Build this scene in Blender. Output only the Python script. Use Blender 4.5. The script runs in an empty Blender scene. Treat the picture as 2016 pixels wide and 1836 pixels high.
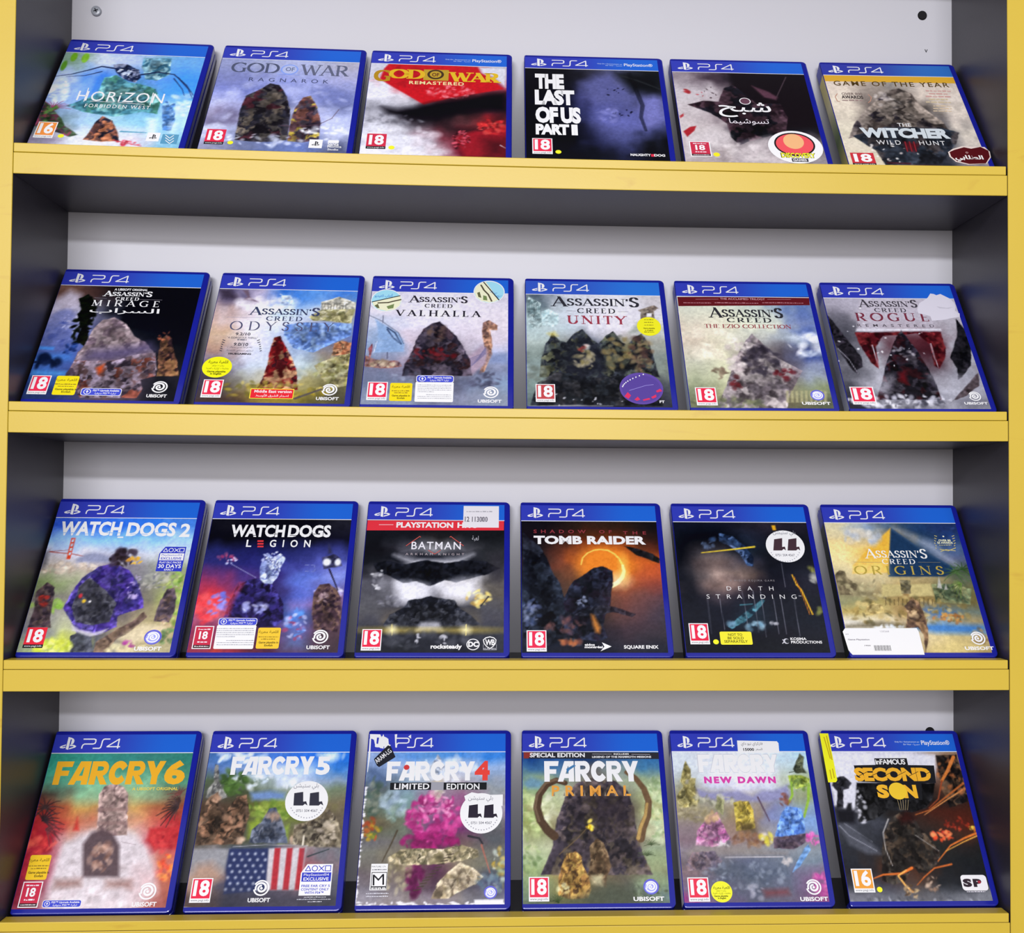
import bpy, math, random
import numpy as np
from mathutils import Matrix, Vector

C = bpy.context.scene.collection
MM = 0.001

# ---------------------------------------------------------------- camera, light, exposure
Z_BASE = 0.950                      # height of the lowest visible shelf lip above the floor
def build_camera():
    cam = bpy.data.cameras.new('camera'); o = bpy.data.objects.new('camera', cam); C.objects.link(o)
    yaw, pitch, roll = 0.0554552, 0.0284023, 0.0065351
    cy, sy, cp, sp = math.cos(yaw), math.sin(yaw), math.cos(pitch), math.sin(pitch)
    fwd = Vector((sy*cp, cy*cp, sp)); right = Vector((cy, -sy, 0)); up = right.cross(fwd)
    r2 = right*math.cos(roll) + up*math.sin(roll); u2 = up*math.cos(roll) - right*math.sin(roll)
    m = Matrix((r2, u2, -fwd)).transposed().to_4x4()
    m.translation = Vector((0.417257, -1.043481, Z_BASE + 0.344525))
    o.matrix_world = m
    cam.sensor_fit = 'HORIZONTAL'; cam.sensor_width = 36.0
    cam.lens = 36.0*2370.657/2016.0
    cam.shift_x = -108.891/2016.0; cam.shift_y = 27.766/2016.0
    cam.clip_start = 0.05
    bpy.context.scene.camera = o
build_camera()

def build_light():
    w = bpy.data.worlds.new('shop_room_light'); bpy.context.scene.world = w; w.use_nodes = True
    b = w.node_tree.nodes['Background']
    b.inputs[0].default_value = (1.0, 0.95, 0.95, 1); b.inputs[1].default_value = 0.45
    def area(name, loc, target, sx, sy, power, col):
        l = bpy.data.lights.new(name, 'AREA'); l.shape = 'RECTANGLE'; l.size = sx; l.size_y = sy
        l.energy = power; l.color = col
        o = bpy.data.objects.new(name, l); C.objects.link(o); o.location = loc
        d = Vector(target) - Vector(loc); o.rotation_euler = d.to_track_quat('-Z', 'Y').to_euler()
    area('ceiling_row_light', (-0.1, -4.4, 2.52), (0.4, 0, 1.3), 3.2, 0.14, 118, (0.95, 0.97, 1.05))
    area('added_low_light', (0.0, -7.0, 2.10), (0.4, 0, 1.4), 4.0, 1.3, 160, (0.97, 0.96, 1.0))  # unseen broad low source, added to grade the shadows under the shelves

    vs = bpy.context.scene.view_settings
    vs.view_transform = 'Standard'; vs.look = 'None'; vs.gamma = 1.0; vs.use_curve_mapping = False
    vs.exposure = 0.0
build_light()

# ---------------------------------------------------------------- small helpers
def s2l(c):
    c = np.asarray(c, float)
    return np.where(c <= 0.04045, c/12.92, ((c+0.055)/1.055)**2.4)
def hx(h):
    h = h.lstrip('#')
    if len(h) == 3: h = ''.join(ch*2 for ch in h)
    return np.array([int(h[i:i+2], 16)/255 for i in (0, 2, 4)])

MATS = {}
def nodes_of(name):
    m = bpy.data.materials.new(name); m.use_nodes = True
    nt = m.node_tree; return m, nt, nt.nodes['Principled BSDF']
PRINT_GAIN = 1.40
def print_mat(col):
    """ink of one flat colour under the clear film of the sleeve"""
    k = 'ink_' + col
    if k not in MATS:
        m, nt, b = nodes_of(k)
        c = np.clip(s2l(hx(col))*PRINT_GAIN, 0, 0.92)
        b.inputs['Base Color'].default_value = (*c, 1); b.inputs['Roughness'].default_value = 0.45
        b.inputs['Specular IOR Level'].default_value = 0.25
        MATS[k] = m
    return MATS[k]
def art_mat():
    if 'art' not in MATS:
        m, nt, b = nodes_of('printed_cover_art')
        a = nt.nodes.new('ShaderNodeVertexColor'); a.layer_name = 'ink'
        nt.links.new(a.outputs['Color'], b.inputs['Base Color'])
        b.inputs['Roughness'].default_value = 0.42; b.inputs['Specular IOR Level'].default_value = 0.25
        MATS['art'] = m
    return MATS['art']
def laminate(name, col, rough, spec, mottle=0.05, scale=3.0, bump=0.0, bscale=600, stain=0.0):
    m, nt, b = nodes_of(name)
    tc = nt.nodes.new('ShaderNodeTexCoord'); n = nt.nodes.new('ShaderNodeTexNoise')
    n.inputs['Scale'].default_value = scale; n.inputs['Detail'].default_value = 5
    nt.links.new(tc.outputs['Object'], n.inputs['Vector'])
    r = nt.nodes.new('ShaderNodeMapRange')
    r.inputs['To Min'].default_value = 1-mottle; r.inputs['To Max'].default_value = 1+mottle
    nt.links.new(n.outputs['Fac'], r.inputs['Value'])
    mx = nt.nodes.new('ShaderNodeVectorMath'); mx.operation = 'SCALE'
    mx.inputs[0].default_value = tuple(s2l(hx(col)))
    nt.links.new(r.outputs['Result'], mx.inputs['Scale']); nt.links.new(mx.outputs[0], b.inputs['Base Color'])
    if stain:                                             # sparse brownish handling smudges
        mp = nt.nodes.new('ShaderNodeMapping'); mp.inputs['Scale'].default_value = (5, 5, 22)
        nt.links.new(tc.outputs['Object'], mp.inputs['Vector'])
        ns = nt.nodes.new('ShaderNodeTexNoise'); ns.inputs['Scale'].default_value = 1.6; ns.inputs['Detail'].default_value = 4; ns.inputs['Distortion'].default_value = 1.2
        nt.links.new(mp.outputs[0], ns.inputs['Vector'])
        rs_ = nt.nodes.new('ShaderNodeMapRange'); rs_.inputs['From Min'].default_value = .64; rs_.inputs['From Max'].default_value = .76
        rs_.inputs['To Max'].default_value = stain; nt.links.new(ns.outputs['Fac'], rs_.inputs['Value'])
        mc = nt.nodes.new('ShaderNodeMix'); mc.data_type = 'RGBA'; mc.inputs[7].default_value = (*s2l(hx('#b98a2a')), 1)
        nt.links.new(rs_.outputs['Result'], mc.inputs[0]); nt.links.new(mx.outputs[0], mc.inputs[6]); nt.links.new(mc.outputs[2], b.inputs['Base Color'])
    b.inputs['Roughness'].default_value = rough; b.inputs['Specular IOR Level'].default_value = spec
    if bump:
        n2 = nt.nodes.new('ShaderNodeTexNoise'); n2.inputs['Scale'].default_value = bscale
        nt.links.new(tc.outputs['Object'], n2.inputs['Vector'])
        bp = nt.nodes.new('ShaderNodeBump'); bp.inputs['Strength'].default_value = bump; bp.inputs['Distance'].default_value = 0.0005
        nt.links.new(n2.outputs['Fac'], bp.inputs['Height']); nt.links.new(bp.outputs[0], b.inputs['Normal'])
    return m

class MB:
    """collects faces with material slots and links them as ONE mesh object"""
    def __init__(s): s.v = []; s.f = []; s.mi = []; s.mats = []
    def slot(s, m):
        if m not in s.mats: s.mats.append(m)
        return s.mats.index(m)
    def add(s, vs, fs, m):
        k = len(s.v); i = s.slot(m); s.v += [tuple(p) for p in vs]
        for f in fs: s.f.append(tuple(k+j for j in f)); s.mi.append(i)
    def box(s, x0, y0, z0, x1, y1, z1, m, zf=None, nx=1):
        """box; with zf(x) its height follows the sag of a shelf"""
        vs = []; fs = []
        for i in range(nx+1):
            x = x0+(x1-x0)*i/nx; d = zf(x) if zf else 0
            vs += [(x, y0, z0+d), (x, y1, z0+d), (x, y1, z1+d), (x, y0, z1+d)]
        for i in range(nx):
            a, b = 4*i, 4*i+4
            for j in range(4):
                j2 = (j+1) % 4; fs.append((a+j2, a+j, b+j, b+j2))
        fs.append((0, 1, 2, 3)); fs.append((4*nx+3, 4*nx+2, 4*nx+1, 4*nx)); s.add(vs, fs, m)
    def build(s, name, parent=None, smooth=False):
        me = bpy.data.meshes.new(name); me.from_pydata(s.v, [], s.f)
        for m in s.mats: me.materials.append(m)
        me.polygons.foreach_set('material_index', s.mi)
        if smooth: me.polygons.foreach_set('use_smooth', [True]*len(s.f))
        me.update()
        o = bpy.data.objects.new(name, me); C.objects.link(o); o.parent = parent
        return o
def bevel(o, w, seg=2):
    b = o.modifiers.new('bevel', 'BEVEL'); b.width = w; b.segments = seg; b.limit_method = 'ANGLE'; b.angle_limit = math.radians(40)
def tag(o, label=None, cat=None, group=None, kind=None):
    if label: o['label'] = label
    if cat: o['category'] = cat
    if group: o['group'] = group
    if kind: o['kind'] = kind

# ---------------------------------------------------------------- the room behind and below
W, D, LIP, LIPD, TB = 0.8672, 0.1325, 0.0082, 0.0152, 0.0182
SIDE = 0.019
LIP_TOP = [Z_BASE+0.6572, Z_BASE+0.4376, Z_BASE+0.2192, Z_BASE]
SAG = [(1.6, -1.6, 0.7), (0.1, -1.3, 1.0), (0.0, -0.4, -0.2), (0.2, -0.3, -2.1)]     # mm at left end, middle, right end
def sag(row, x):
    a, b, c = SAG[row]; t = x/W
    return MM*(a*(1-t)*(1-2*t) + b*4*t*(1-t) + c*t*(2*t-1))

yellow = laminate('yellow_edge_band', '#d2b43a', 0.36, 0.45, 0.05, 9, 0.05, 600, 0.5)
grey = laminate('dark_grey_laminate', '#322f37', 0.40, 0.45, 0.06, 6, 0.12, 900)
white = laminate('white_hardboard', '#c9c7cb', 0.38, 0.4, 0.02, 5, 0.03)
wallp = laminate('painted_wall', '#b9b6b4', 0.8, 0.2, 0.04, 2)
floorp = laminate('floor_tile', '#8f8b86', 0.5, 0.3, 0.08, 4)
def room():
    m = MB(); m.box(-3, D+0.02, 0, 3.9, D+0.12, 2.8, wallp); tag(m.build('wall_back'), kind='structure')
    m = MB(); m.box(-3, -4.5, -0.1, 3.9, D+0.12, 0, floorp); tag(m.build('floor'), kind='structure')
room()

# ---------------------------------------------------------------- the yellow-edged shelf unit
def shelf_unit():
    root = bpy.data.objects.new('shelf_unit', None); C.objects.link(root); root.location = (W/2, 0, 0)
    tag(root, 'yellow-edged shelf unit with dark grey sides and white back board, holding game cases', 'shelf')
    inv = Vector((-W/2, 0, 0))
    def put(o):
        o.location = inv; return o
    top = LIP_TOP[0]+0.31
    for s in (0, 1):
        x0, x1 = (-SIDE, 0) if s == 0 else (W, W+SIDE)
        m = MB(); m.box(x0, 0.0008, 0, x1, D+0.004, top, grey); o = put(m.build('side_panel', root)); 
        e = MB(); e.box(x0, -0.0004, 0.0, x1, 0.0008, top, yellow); eo = e.build('edge_band', o); bevel(eo, 0.0004, 1)
        eo['label'] = 'yellow edge band'
    m = MB(); m.box(-0.0002, D, 0.02, W+0.0002, D+0.004, top, white); put(m.build('back_panel', root))
    rows = [(LIP_TOP[0]+0.2550, None)] + [(LIP_TOP[k], k) for k in range(4)] + [(0.09, None)]
    for zt, k in rows:
        zf = (lambda x, k=k: sag(k, x)) if k is not None else (lambda x: 0.0)
        z1 = zt-LIP; z0 = z1-TB
        m = MB(); m.box(0.0003, 0.0008, z0, W-0.0006, D-0.0002, z1, grey, zf, 16); b = put(m.build('shelf_board', root))
        e = MB(); e.box(0.0003, -0.0004, z0, W-0.0006, 0.0008, z1, yellow, zf, 16)
        eo = e.build('edge_band', b); bevel(eo, 0.0005, 2); eo['label'] = 'yellow edge band'
        l = MB(); l.box(0.0004, -0.0004, z1+0.0003, W-0.0016, LIPD, zt, yellow, zf, 16); lo = put(l.build('shelf_lip', root)); bevel(lo, 0.0006, 2)
        lo['label'] = 'yellow lip along the front of the shelf'
    # fittings in the back board
    def disc(name, x, z, r, y0, y1, mat, n=24, dome=0.0):
        m = MB(); vs = []; fs = []
        rings = [(r, y1), (r, y0+0.0006), (r*0.86, y0), (r*0.5, y0-dome*0.8)]
        for rr, y in rings:
            for i in range(n):
                a = 2*math.pi*i/n; vs.append((x+rr*math.cos(a), y, z+rr*math.sin(a)))
        for j in range(len(rings)-1):
            for i in range(n):
                i2 = (i+1) % n; fs.append((j*n+i, j*n+i2, (j+1)*n+i2, (j+1)*n+i))
        fs.append(tuple((len(rings)-1)*n+i for i in range(n)))
        m.add(vs, fs, mat); return put(m.build(name, root))
    steel = laminate('zinc_screw', '#9a9da4', 0.3, 0.6, 0.1, 60); black = laminate('black_plug', '#0d0a0d', 0.5, 0.2)
    dark = laminate('screw_recess', '#22242b', 0.6, 0.2)
    sx, sz = (0.02339, Z_BASE+0.82817)
    so = disc('screw', sx, sz, 0.0047, D-0.003, D, steel, dome=0.0004); so['label'] = 'grey screw head'
    m = MB()
    for a in (0.4, 0.4+math.pi/2):
        dx, dz = math.cos(a), math.sin(a); L, t = 0.0022, 0.0005
        m.add([(sx+dx*u*L-dz*w_*t, D-0.0035, sz+dz*u*L+dx*w_*t) for u, w_ in ((-1, -1), (1, -1), (1, 1), (-1, 1))], [(0, 1, 2, 3)], dark)
    m.build('screw_slot', so)
    for px, pz in ((0.83702, Z_BASE+0.84860), (0.84330, Z_BASE+0.13245)):
        disc('black_plug', px, pz, 0.0047, D-0.0012, D, black)['label'] = 'round black plug in the back board'
    hx_, hz_ = (0.84091, Z_BASE+0.81267)
    m = MB(); m.add([(hx_-0.0016, D-0.0002, hz_+0.0016), (hx_-0.0008, D-0.0002, hz_+0.0016), (hx_, D-0.0002, hz_-0.0004), (hx_+0.0008, D-0.0002, hz_+0.0016),
                     (hx_+0.0016, D-0.0002, hz_+0.0016), (hx_, D-0.0002, hz_-0.0018)], [(0, 1, 2, 5), (2, 3, 4, 5)], black)
    put(m.build('screw_hole', root))
shelf_unit()

# ---------------------------------------------------------------- painting of printed art (colour per grid point)
X0, X1, Z0, Z1 = 0.6, 130.2, 4.4, 167.6           # printed sheet inside the sleeve, mm
ZB = 149.0                                        # lower line of the blue banner
NX, NZ = 152, 192
GX, GZ = np.meshgrid(np.linspace(X0, X1, NX), np.linspace(Z0, Z1, NZ))

def cover_of(pts, soft):
    """coverage 0..1 of a polygon with a soft edge"""
    p = np.array(pts, float); q = np.roll(p, -1, 0)
    m = soft+1.0
    a = np.zeros(GX.shape)
    i0, i1 = np.searchsorted(GX[0], [p[:, 0].min()-m, p[:, 0].max()+m]); j0, j1 = np.searchsorted(GZ[:, 0], [p[:, 1].min()-m, p[:, 1].max()+m])
    if i1 <= i0 or j1 <= j0: return a
    gx, gz = GX[j0:j1, i0:i1], GZ[j0:j1, i0:i1]
    ins = np.zeros(gx.shape, bool); d2 = np.full(gx.shape, 1e9)
    for (ax, az), (bx, bz) in zip(p, q):
        ex, ez = bx-ax, bz-az; L = ex*ex+ez*ez+1e-12
        t = np.clip(((gx-ax)*ex+(gz-az)*ez)/L, 0, 1)
        d2 = np.minimum(d2, (gx-ax-t*ex)**2+(gz-az-t*ez)**2)
        c = (az > gz) != (bz > gz)
        with np.errstate(divide='ignore', invalid='ignore'):
            ins ^= c & (gx < (bx-ax)*(gz-az)/(bz-az+1e-12)+ax)
    sd = np.sqrt(d2)*np.where(ins, 1, -1)
    a[j0:j1, i0:i1] = np.clip(0.5+sd/soft, 0, 1)
    return a
def line_cov(pts, w0, w1, soft):
    a = np.zeros(GX.shape); n = len(pts)-1
    for k in range(n):
        (ax, az), (bx, bz) = pts[k], pts[k+1]; ex, ez = bx-ax, bz-az; L = ex*ex+ez*ez+1e-12
        t = np.clip(((GX-ax)*ex+(GZ-az)*ez)/L, 0, 1)
        d = np.sqrt((GX-ax-t*ex)**2+(GZ-az-t*ez)**2); w = (w0+(w1-w0)*(k+t)/n)/2
        a = np.maximum(a, np.clip(0.5+(w-d)/soft, 0, 1))
    return a
def ell_cov(cx, cz, rx, rz, soft, rot=0.0):
    c, s = math.cos(rot), math.sin(rot); dx, dz = GX-cx, GZ-cz
    d = np.sqrt(((dx*c+dz*s)/rx)**2+((-dx*s+dz*c)/rz)**2)
    return np.clip(0.5+(1-d)*min(rx, rz)/soft, 0, 1)
def vnoise(rs, cells):
    """smooth value noise over the sheet"""
    nz, nx = int(cells*1.26)+2, cells+2
    g = rs.rand(nz, nx); u = (GX-X0)/(X1-X0)*(nx-1.001); v = (GZ-Z0)/(Z1-Z0)*(nz-1.001)
    i, j = u.astype(int), v.astype(int); fu, fv = u-i, v-j; fu = fu*fu*(3-2*fu); fv = fv*fv*(3-2*fv)
    return (g[j, i]*(1-fu)+g[j, i+1]*fu)*(1-fv)+(g[j+1, i]*(1-fu)+g[j+1, i+1]*fu)*fv
def paint(rows, ops, seed):
    rs = np.random.RandomState(seed); rd = random.Random(seed)
    G = np.array([[hx(c) for c in r.split()] for r in rows])
    nr, nc = G.shape[:2]
    u = np.clip((GX-X0)/(X1-X0)*nc-0.5, 0, nc-1.001); v = np.clip((ZB-GZ)/(ZB-Z0)*nr-0.5, 0, nr-1.001)
    u = np.clip(u+(vnoise(rs, 14)-.5)*.5, 0, nc-1.001); v = np.clip(v+(vnoise(rs, 14)-.5)*.5, 0, nr-1.001)
    i, j = u.astype(int), v.astype(int); fu, fv = (u-i)[..., None], (v-j)[..., None]
    img = (G[j, i]*(1-fu)+G[j, i+1]*fu)*(1-fv)+(G[j+1, i]*(1-fu)+G[j+1, i+1]*fu)*fv
    def lay(a, col):
        nonlocal img
        img = img*(1-a[..., None])+np.asarray(col)*a[..., None]
    for op in ops:
        k = op[0]
        if k == 'P': lay(cover_of(op[3], op[2])*op[4], hx(op[1]))
        elif k == 'E': lay(ell_cov(*op[2:6], op[6])*op[7], hx(op[1]))
        elif k == 'L': lay(line_cov(op[4], op[2], op[3], 0.9)*op[5], hx(op[1]))
        elif k == 'K':                                    # craggy mass: many small facets of a few colours
            pal = [hx(c) for c in op[1].split()]; pts = op[2]; n = op[3]
            n = int(n*2.4); a = cover_of([(x_+rd.uniform(-.7, .7), z_+rd.uniform(-.7, .7)) for x_, z_ in pts], op[4]); a = np.clip(a*1.25+(vnoise(rs, 36)-.5)*a*(1-a)*4, 0, 1); xs = [p[0] for p in pts]; zs = [p[1] for p in pts]
            sx = rs.uniform(min(xs), max(xs), n); sz = rs.uniform(min(zs), max(zs), n)
            wx = GX+(vnoise(rs, 26)-.5)*7+(vnoise(rs, 60)-.5)*3; wz = GZ+(vnoise(rs, 26)-.5)*7+(vnoise(rs, 60)-.5)*3
            m = a > 0.001; px, pz = wx[m], wz[m]
            d = (px[:, None]-sx)**2+((pz[:, None]-sz)*.8)**2
            o2 = np.argsort(d, 1)[:, :2]; pc = np.array([pal[rd.randrange(len(pal))]*rd.uniform(.9, 1.1) for _ in range(n)])
            d1 = np.sqrt(np.take_along_axis(d, o2, 1)); t = np.clip(.5+(d1[:, 1]-d1[:, 0])/4.0, .5, 1)[:, None]
            bulge = 1.13-.30*np.clip(cover_of(pts, 22.0)[m]*2-1, 0, 1)
            col = np.clip((pc[o2[:, 0]]*t+pc[o2[:, 1]]*(1-t))*bulge[:, None]*(1+(vnoise(rs, 46)[m]-.5)*.45)[:, None], 0, 1)
            full = img.copy(); full[m] = col; img = img*(1-a[..., None])+full*a[..., None]
        elif k == 'B':                                    # scatter of small soft blobs
            pal = [hx(c) for c in op[1].split()]; cx, cz, rx, rz, n, s, al = op[2:]
            for _ in range(n):
                an, q = rd.uniform(0, 6.283), math.sqrt(rd.random())
                x, z = cx+rx*q*math.cos(an), cz+rz*q*math.sin(an); r1 = s*rd.uniform(.5, 1.4); r2 = r1*rd.uniform(.35, .9)
                lay(ell_cov(x, z, r1, r2, max(.8, r2*.9), rd.uniform(0, 3.14))*al, pal[rd.randrange(len(pal))]*rd.uniform(.9, 1.1))
        elif k == 'F':                                    # frond fan of curved strokes
            col, cx, cz, L, n, a0, a1, w = op[1:]
            for q in range(n):
                an = math.radians(a0+(a1-a0)*q/max(1, n-1)); ll = L*rd.uniform(.75, 1.1)
                pts = [(cx+ll*t*math.cos(an), cz+ll*t*math.sin(an)-ll*.35*t*t) for t in (0, .25, .5, .75, 1)]
                lay(line_cov(pts, w, w*.3, .9), hx(col)*rd.uniform(.85, 1.15))
        elif k == 'N':                                    # painterly mottling
            amt, cells = op[1:]; q = 1+(vnoise(rs, cells)-.5)*2*amt+(vnoise(rs, cells*3)-.5)*amt
            img = img*q[..., None]
    q = 1+(vnoise(rs, 60)-.5)*.10+(rs.rand(*GX.shape)-.5)*.05
    img = img*q[..., None]
    return np.clip((img-.45)*1.12+.405, 0, 1)
def colour_attr(me, cols):
    a = me.color_attributes.new('ink', 'FLOAT_COLOR', 'POINT')
    c = np.ones((len(cols), 4), np.float32); c[:, :3] = cols; a.data.foreach_set('color', c.ravel())
FRONT = -0.05
def sheet_mesh(img):
    me = bpy.data.meshes.new('cover_sheet')
    n = NX*NZ; co = np.zeros((n, 3), np.float32); co[:, 0] = GX.ravel()*MM; co[:, 1] = FRONT*MM; co[:, 2] = GZ.ravel()*MM
    me.vertices.add(n); me.vertices.foreach_set('co', co.ravel())
    idx = np.arange(n).reshape(NZ, NX)
    q = np.stack([idx[:-1, :-1], idx[:-1, 1:], idx[1:, 1:], idx[1:, :-1]], -1).reshape(-1, 4)
    me.loops.add(q.size); me.loops.foreach_set('vertex_index', q.ravel().astype(np.int32))
    me.polygons.add(len(q)); me.polygons.foreach_set('loop_start', np.arange(0, q.size, 4, dtype=np.int32))
    me.update(calc_edges=True)
    colour_attr(me, np.clip(s2l(img.reshape(-1, 3))*PRINT_GAIN, 0, .92)); me.materials.append(art_mat())
    return me

# ---------------------------------------------------------------- lettering
AR={'ا':'\ufe8d\ufe8e','ب':'\ufe8f\ufe90\ufe91\ufe92','ت':'\ufe95\ufe96\ufe97\ufe98','ة':'\ufe93\ufe94','ج':'\ufe9d\ufe9e\ufe9f\ufea0','ح':'\ufea1\ufea2\ufea3\ufea4','د':'\ufea9\ufeaa','ر':'\ufead\ufeae','ز':'\ufeaf\ufeb0','س':'\ufeb1\ufeb2\ufeb3\ufeb4','ش':'\ufeb5\ufeb6\ufeb7\ufeb8','ص':'\ufeb9\ufeba\ufebb\ufebc','ط':'\ufec1\ufec2\ufec3\ufec4','ع':'\ufec9\ufeca\ufecb\ufecc','ف':'\ufed1\ufed2\ufed3\ufed4','ق':'\ufed5\ufed6\ufed7\ufed8','ك':'\ufed9\ufeda\ufedb\ufedc','ل':'\ufedd\ufede\ufedf\ufee0','م':'\ufee1\ufee2\ufee3\ufee4','ن':'\ufee5\ufee6\ufee7\ufee8','ه':'\ufee9\ufeea\ufeeb\ufeec','و':'\ufeed\ufeee','ي':'\ufef1\ufef2\ufef3\ufef4','أ':'\ufe83\ufe84','ى':'\ufeef\ufef0'}
def shape_word(s):
    out = []
    for i, ch in enumerate(s):
        pv = s[i-1] if i else ' '; nx = s[i+1] if i+1 < len(s) else ' '
        jp = pv in AR and len(AR[pv]) == 4; jn = nx in AR and len(AR[ch]) == 4
        out.append(AR[ch][{(0, 0): 0, (1, 0): 1, (0, 1): 2, (1, 1): 3}[(int(jp), int(jn))]])
    return ''.join(reversed(out))
def shape_arabic(s):
    """join arabic letters and put words and letters in the order they are seen"""
    return ' '.join(shape_word(w) if all(ch in AR for ch in w) else w for w in reversed(s.split(' ')))

TEXT = {}
def prepare_text(keys):
    """outline every string once with Blender's own built-in font"""
    objs = []
    for s, off, sp in keys:
        c = bpy.data.curves.new('t', 'FONT'); c.body = shape_arabic(s) if any(ch in AR for ch in s) else s; c.offset = off; c.space_character = sp; c.resolution_u = 3
        o = bpy.data.objects.new('t', c); C.objects.link(o); objs.append(o)
    c = bpy.data.curves.new('t', 'FONT'); c.body = 'H'; o = bpy.data.objects.new('t', c); C.objects.link(o); objs.append(o)
    dg = bpy.context.evaluated_depsgraph_get(); dg.update()
    res = []
    for o in objs:
        me = o.evaluated_get(dg).to_mesh()
        v = np.array([tuple(q.co) for q in me.vertices]).reshape(-1, 3)[:, :2]; f = [tuple(p.vertices) for p in me.polygons]
        res.append((v, f)); o.evaluated_get(dg).to_mesh_clear()
    cap = res[-1][0][:, 1].max()
    for k, r in zip(keys, res): TEXT[k] = (r[0], r[1], cap)
    for o in objs:
        c = o.data; bpy.data.objects.remove(o); bpy.data.curves.remove(c)

def arc(cx, cy, rx, ry, a0, a1, n=10):
    return [(cx+rx*math.cos(math.radians(a0+(a1-a0)*i/n)), cy+ry*math.sin(math.radians(a0+(a1-a0)*i/n))) for i in range(n+1)]
# roman capitals drawn with a broad pen: width, strokes (k = thick, n = thin), foot and head serifs
SERIF = {
 'A': (.78, [('n', [(.04, 0), (.39, 1)]), ('k', [(.37, 1), (.74, 0)]), ('n', [(.16, .34), (.62, .34)])], [(.04, 0), (.74, 0)]),
 'C': (.76, [('c', arc(.44, .5, .40, .5, 48, 312, 22)), ('n', [(.71, .98), (.71, .76)])], []),
 'D': (.80, [('k', [(.13, 0), (.13, 1)]), ('c', [(.1, 1)]+arc(.34, .5, .42, .5, 90, -90, 18)+[(.1, 0)])], [(.13, 0), (.13, 1)]),
 'E': (.58, [('k', [(.13, 0), (.13, 1)]), ('n', [(.1, 1), (.52, 1), (.52, .86)]), ('n', [(.1, .53), (.44, .53)]), ('n', [(.1, 0), (.54, 0), (.54, .16)])], [(.13, 0), (.13, 1)]),
 'F': (.55, [('k', [(.13, 0), (.13, 1)]), ('n', [(.1, 1), (.52, 1), (.52, .86)]), ('n', [(.1, .53), (.44, .53)])], [(.13, 0), (.13, 1)]),
 'G': (.82, [('c', arc(.44, .5, .40, .5, 48, 300, 22)+[(.70, .1)]), ('k', [(.70, .06), (.70, .42)]), ('n', [(.71, .98), (.71, .78)])], [(.70, .42)]),
 'H': (.86, [('k', [(.13, 0), (.13, 1)]), ('k', [(.73, 0), (.73, 1)]), ('n', [(.13, .52), (.73, .52)])], [(.13, 0), (.13, 1), (.73, 0), (.73, 1)]),
 'I': (.28, [('k', [(.14, 0), (.14, 1)])], [(.14, 0), (.14, 1)]),
 'L': (.58, [('k', [(.13, 0), (.13, 1)]), ('n', [(.1, 0), (.54, 0), (.54, .17)])], [(.13, 0), (.13, 1)]),
 'M': (.98, [('n', [(.13, 0), (.17, 1)]), ('k', [(.17, 1), (.49, .06)]), ('n', [(.49, .06), (.81, 1)]), ('k', [(.81, 1), (.86, 0)])], [(.13, 0), (.17, 1), (.81, 1), (.86, 0)]),
 'N': (.86, [('n', [(.13, 0), (.13, 1)]), ('k', [(.12, 1), (.73, 0)]), ('n', [(.73, 0), (.73, 1)])], [(.13, 0), (.12, 1), (.73, 1)]),
 'O': (.90, [('c', arc(.45, .5, .41, .5, 0, 360, 28))], []),
 'R': (.70, [('k', [(.13, 0), (.13, 1)]), ('c', [(.1, 1)]+arc(.34, .74, .25, .26, 90, -90, 14)+[(.1, .48)]), ('k', [(.34, .48), (.66, 0)])], [(.13, 0), (.13, 1), (.66, 0)]),
 'S': (.56, [('c', [(.47, .80)]+arc(.28, .74, .19, .26, 25, 200, 12)+[(.20, .58), (.38, .44)]+arc(.27, .26, .21, .26, 30, -165, 14))], []),
 'T': (.70, [('k', [(.35, 0), (.35, 1)]), ('n', [(.04, .84), (.04, 1), (.66, 1), (.66, .84)])], [(.35, 0)]),
 'U': (.82, [('k', [(.13, 1), (.13, .34)]), ('c', arc(.41, .34, .28, .34, 180, 360, 16)), ('n', [(.69, .34), (.69, 1)])], [(.13, 1), (.69, 1)]),
 'V': (.76, [('k', [(.04, 1), (.40, 0)]), ('n', [(.40, 0), (.74, 1)])], [(.04, 1), (.74, 1)]),
 'W': (1.08, [('k', [(.04, 1), (.32, 0)]), ('n', [(.32, 0), (.55, .95)]), ('k', [(.53, .95), (.80, 0)]), ('n', [(.80, 0), (1.05, 1)])], [(.04, 1), (1.05, 1)]),
 'Y': (.72, [('k', [(.04, 1), (.37, .48)]), ('n', [(.37, .48), (.70, 1)]), ('k', [(.37, .5), (.37, 0)])], [(.04, 1), (.70, 1), (.37, 0)]),
 'Z': (.66, [('n', [(.06, .84), (.06, 1), (.60, 1)]), ('k', [(.58, 1), (.06, 0)]), ('n', [(.06, 0), (.62, 0), (.62, .17)])], []),
 "'": (.20, [('k', [(.10, 1), (.09, .76)])], []), ' ': (.36, [], []),
}
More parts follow.
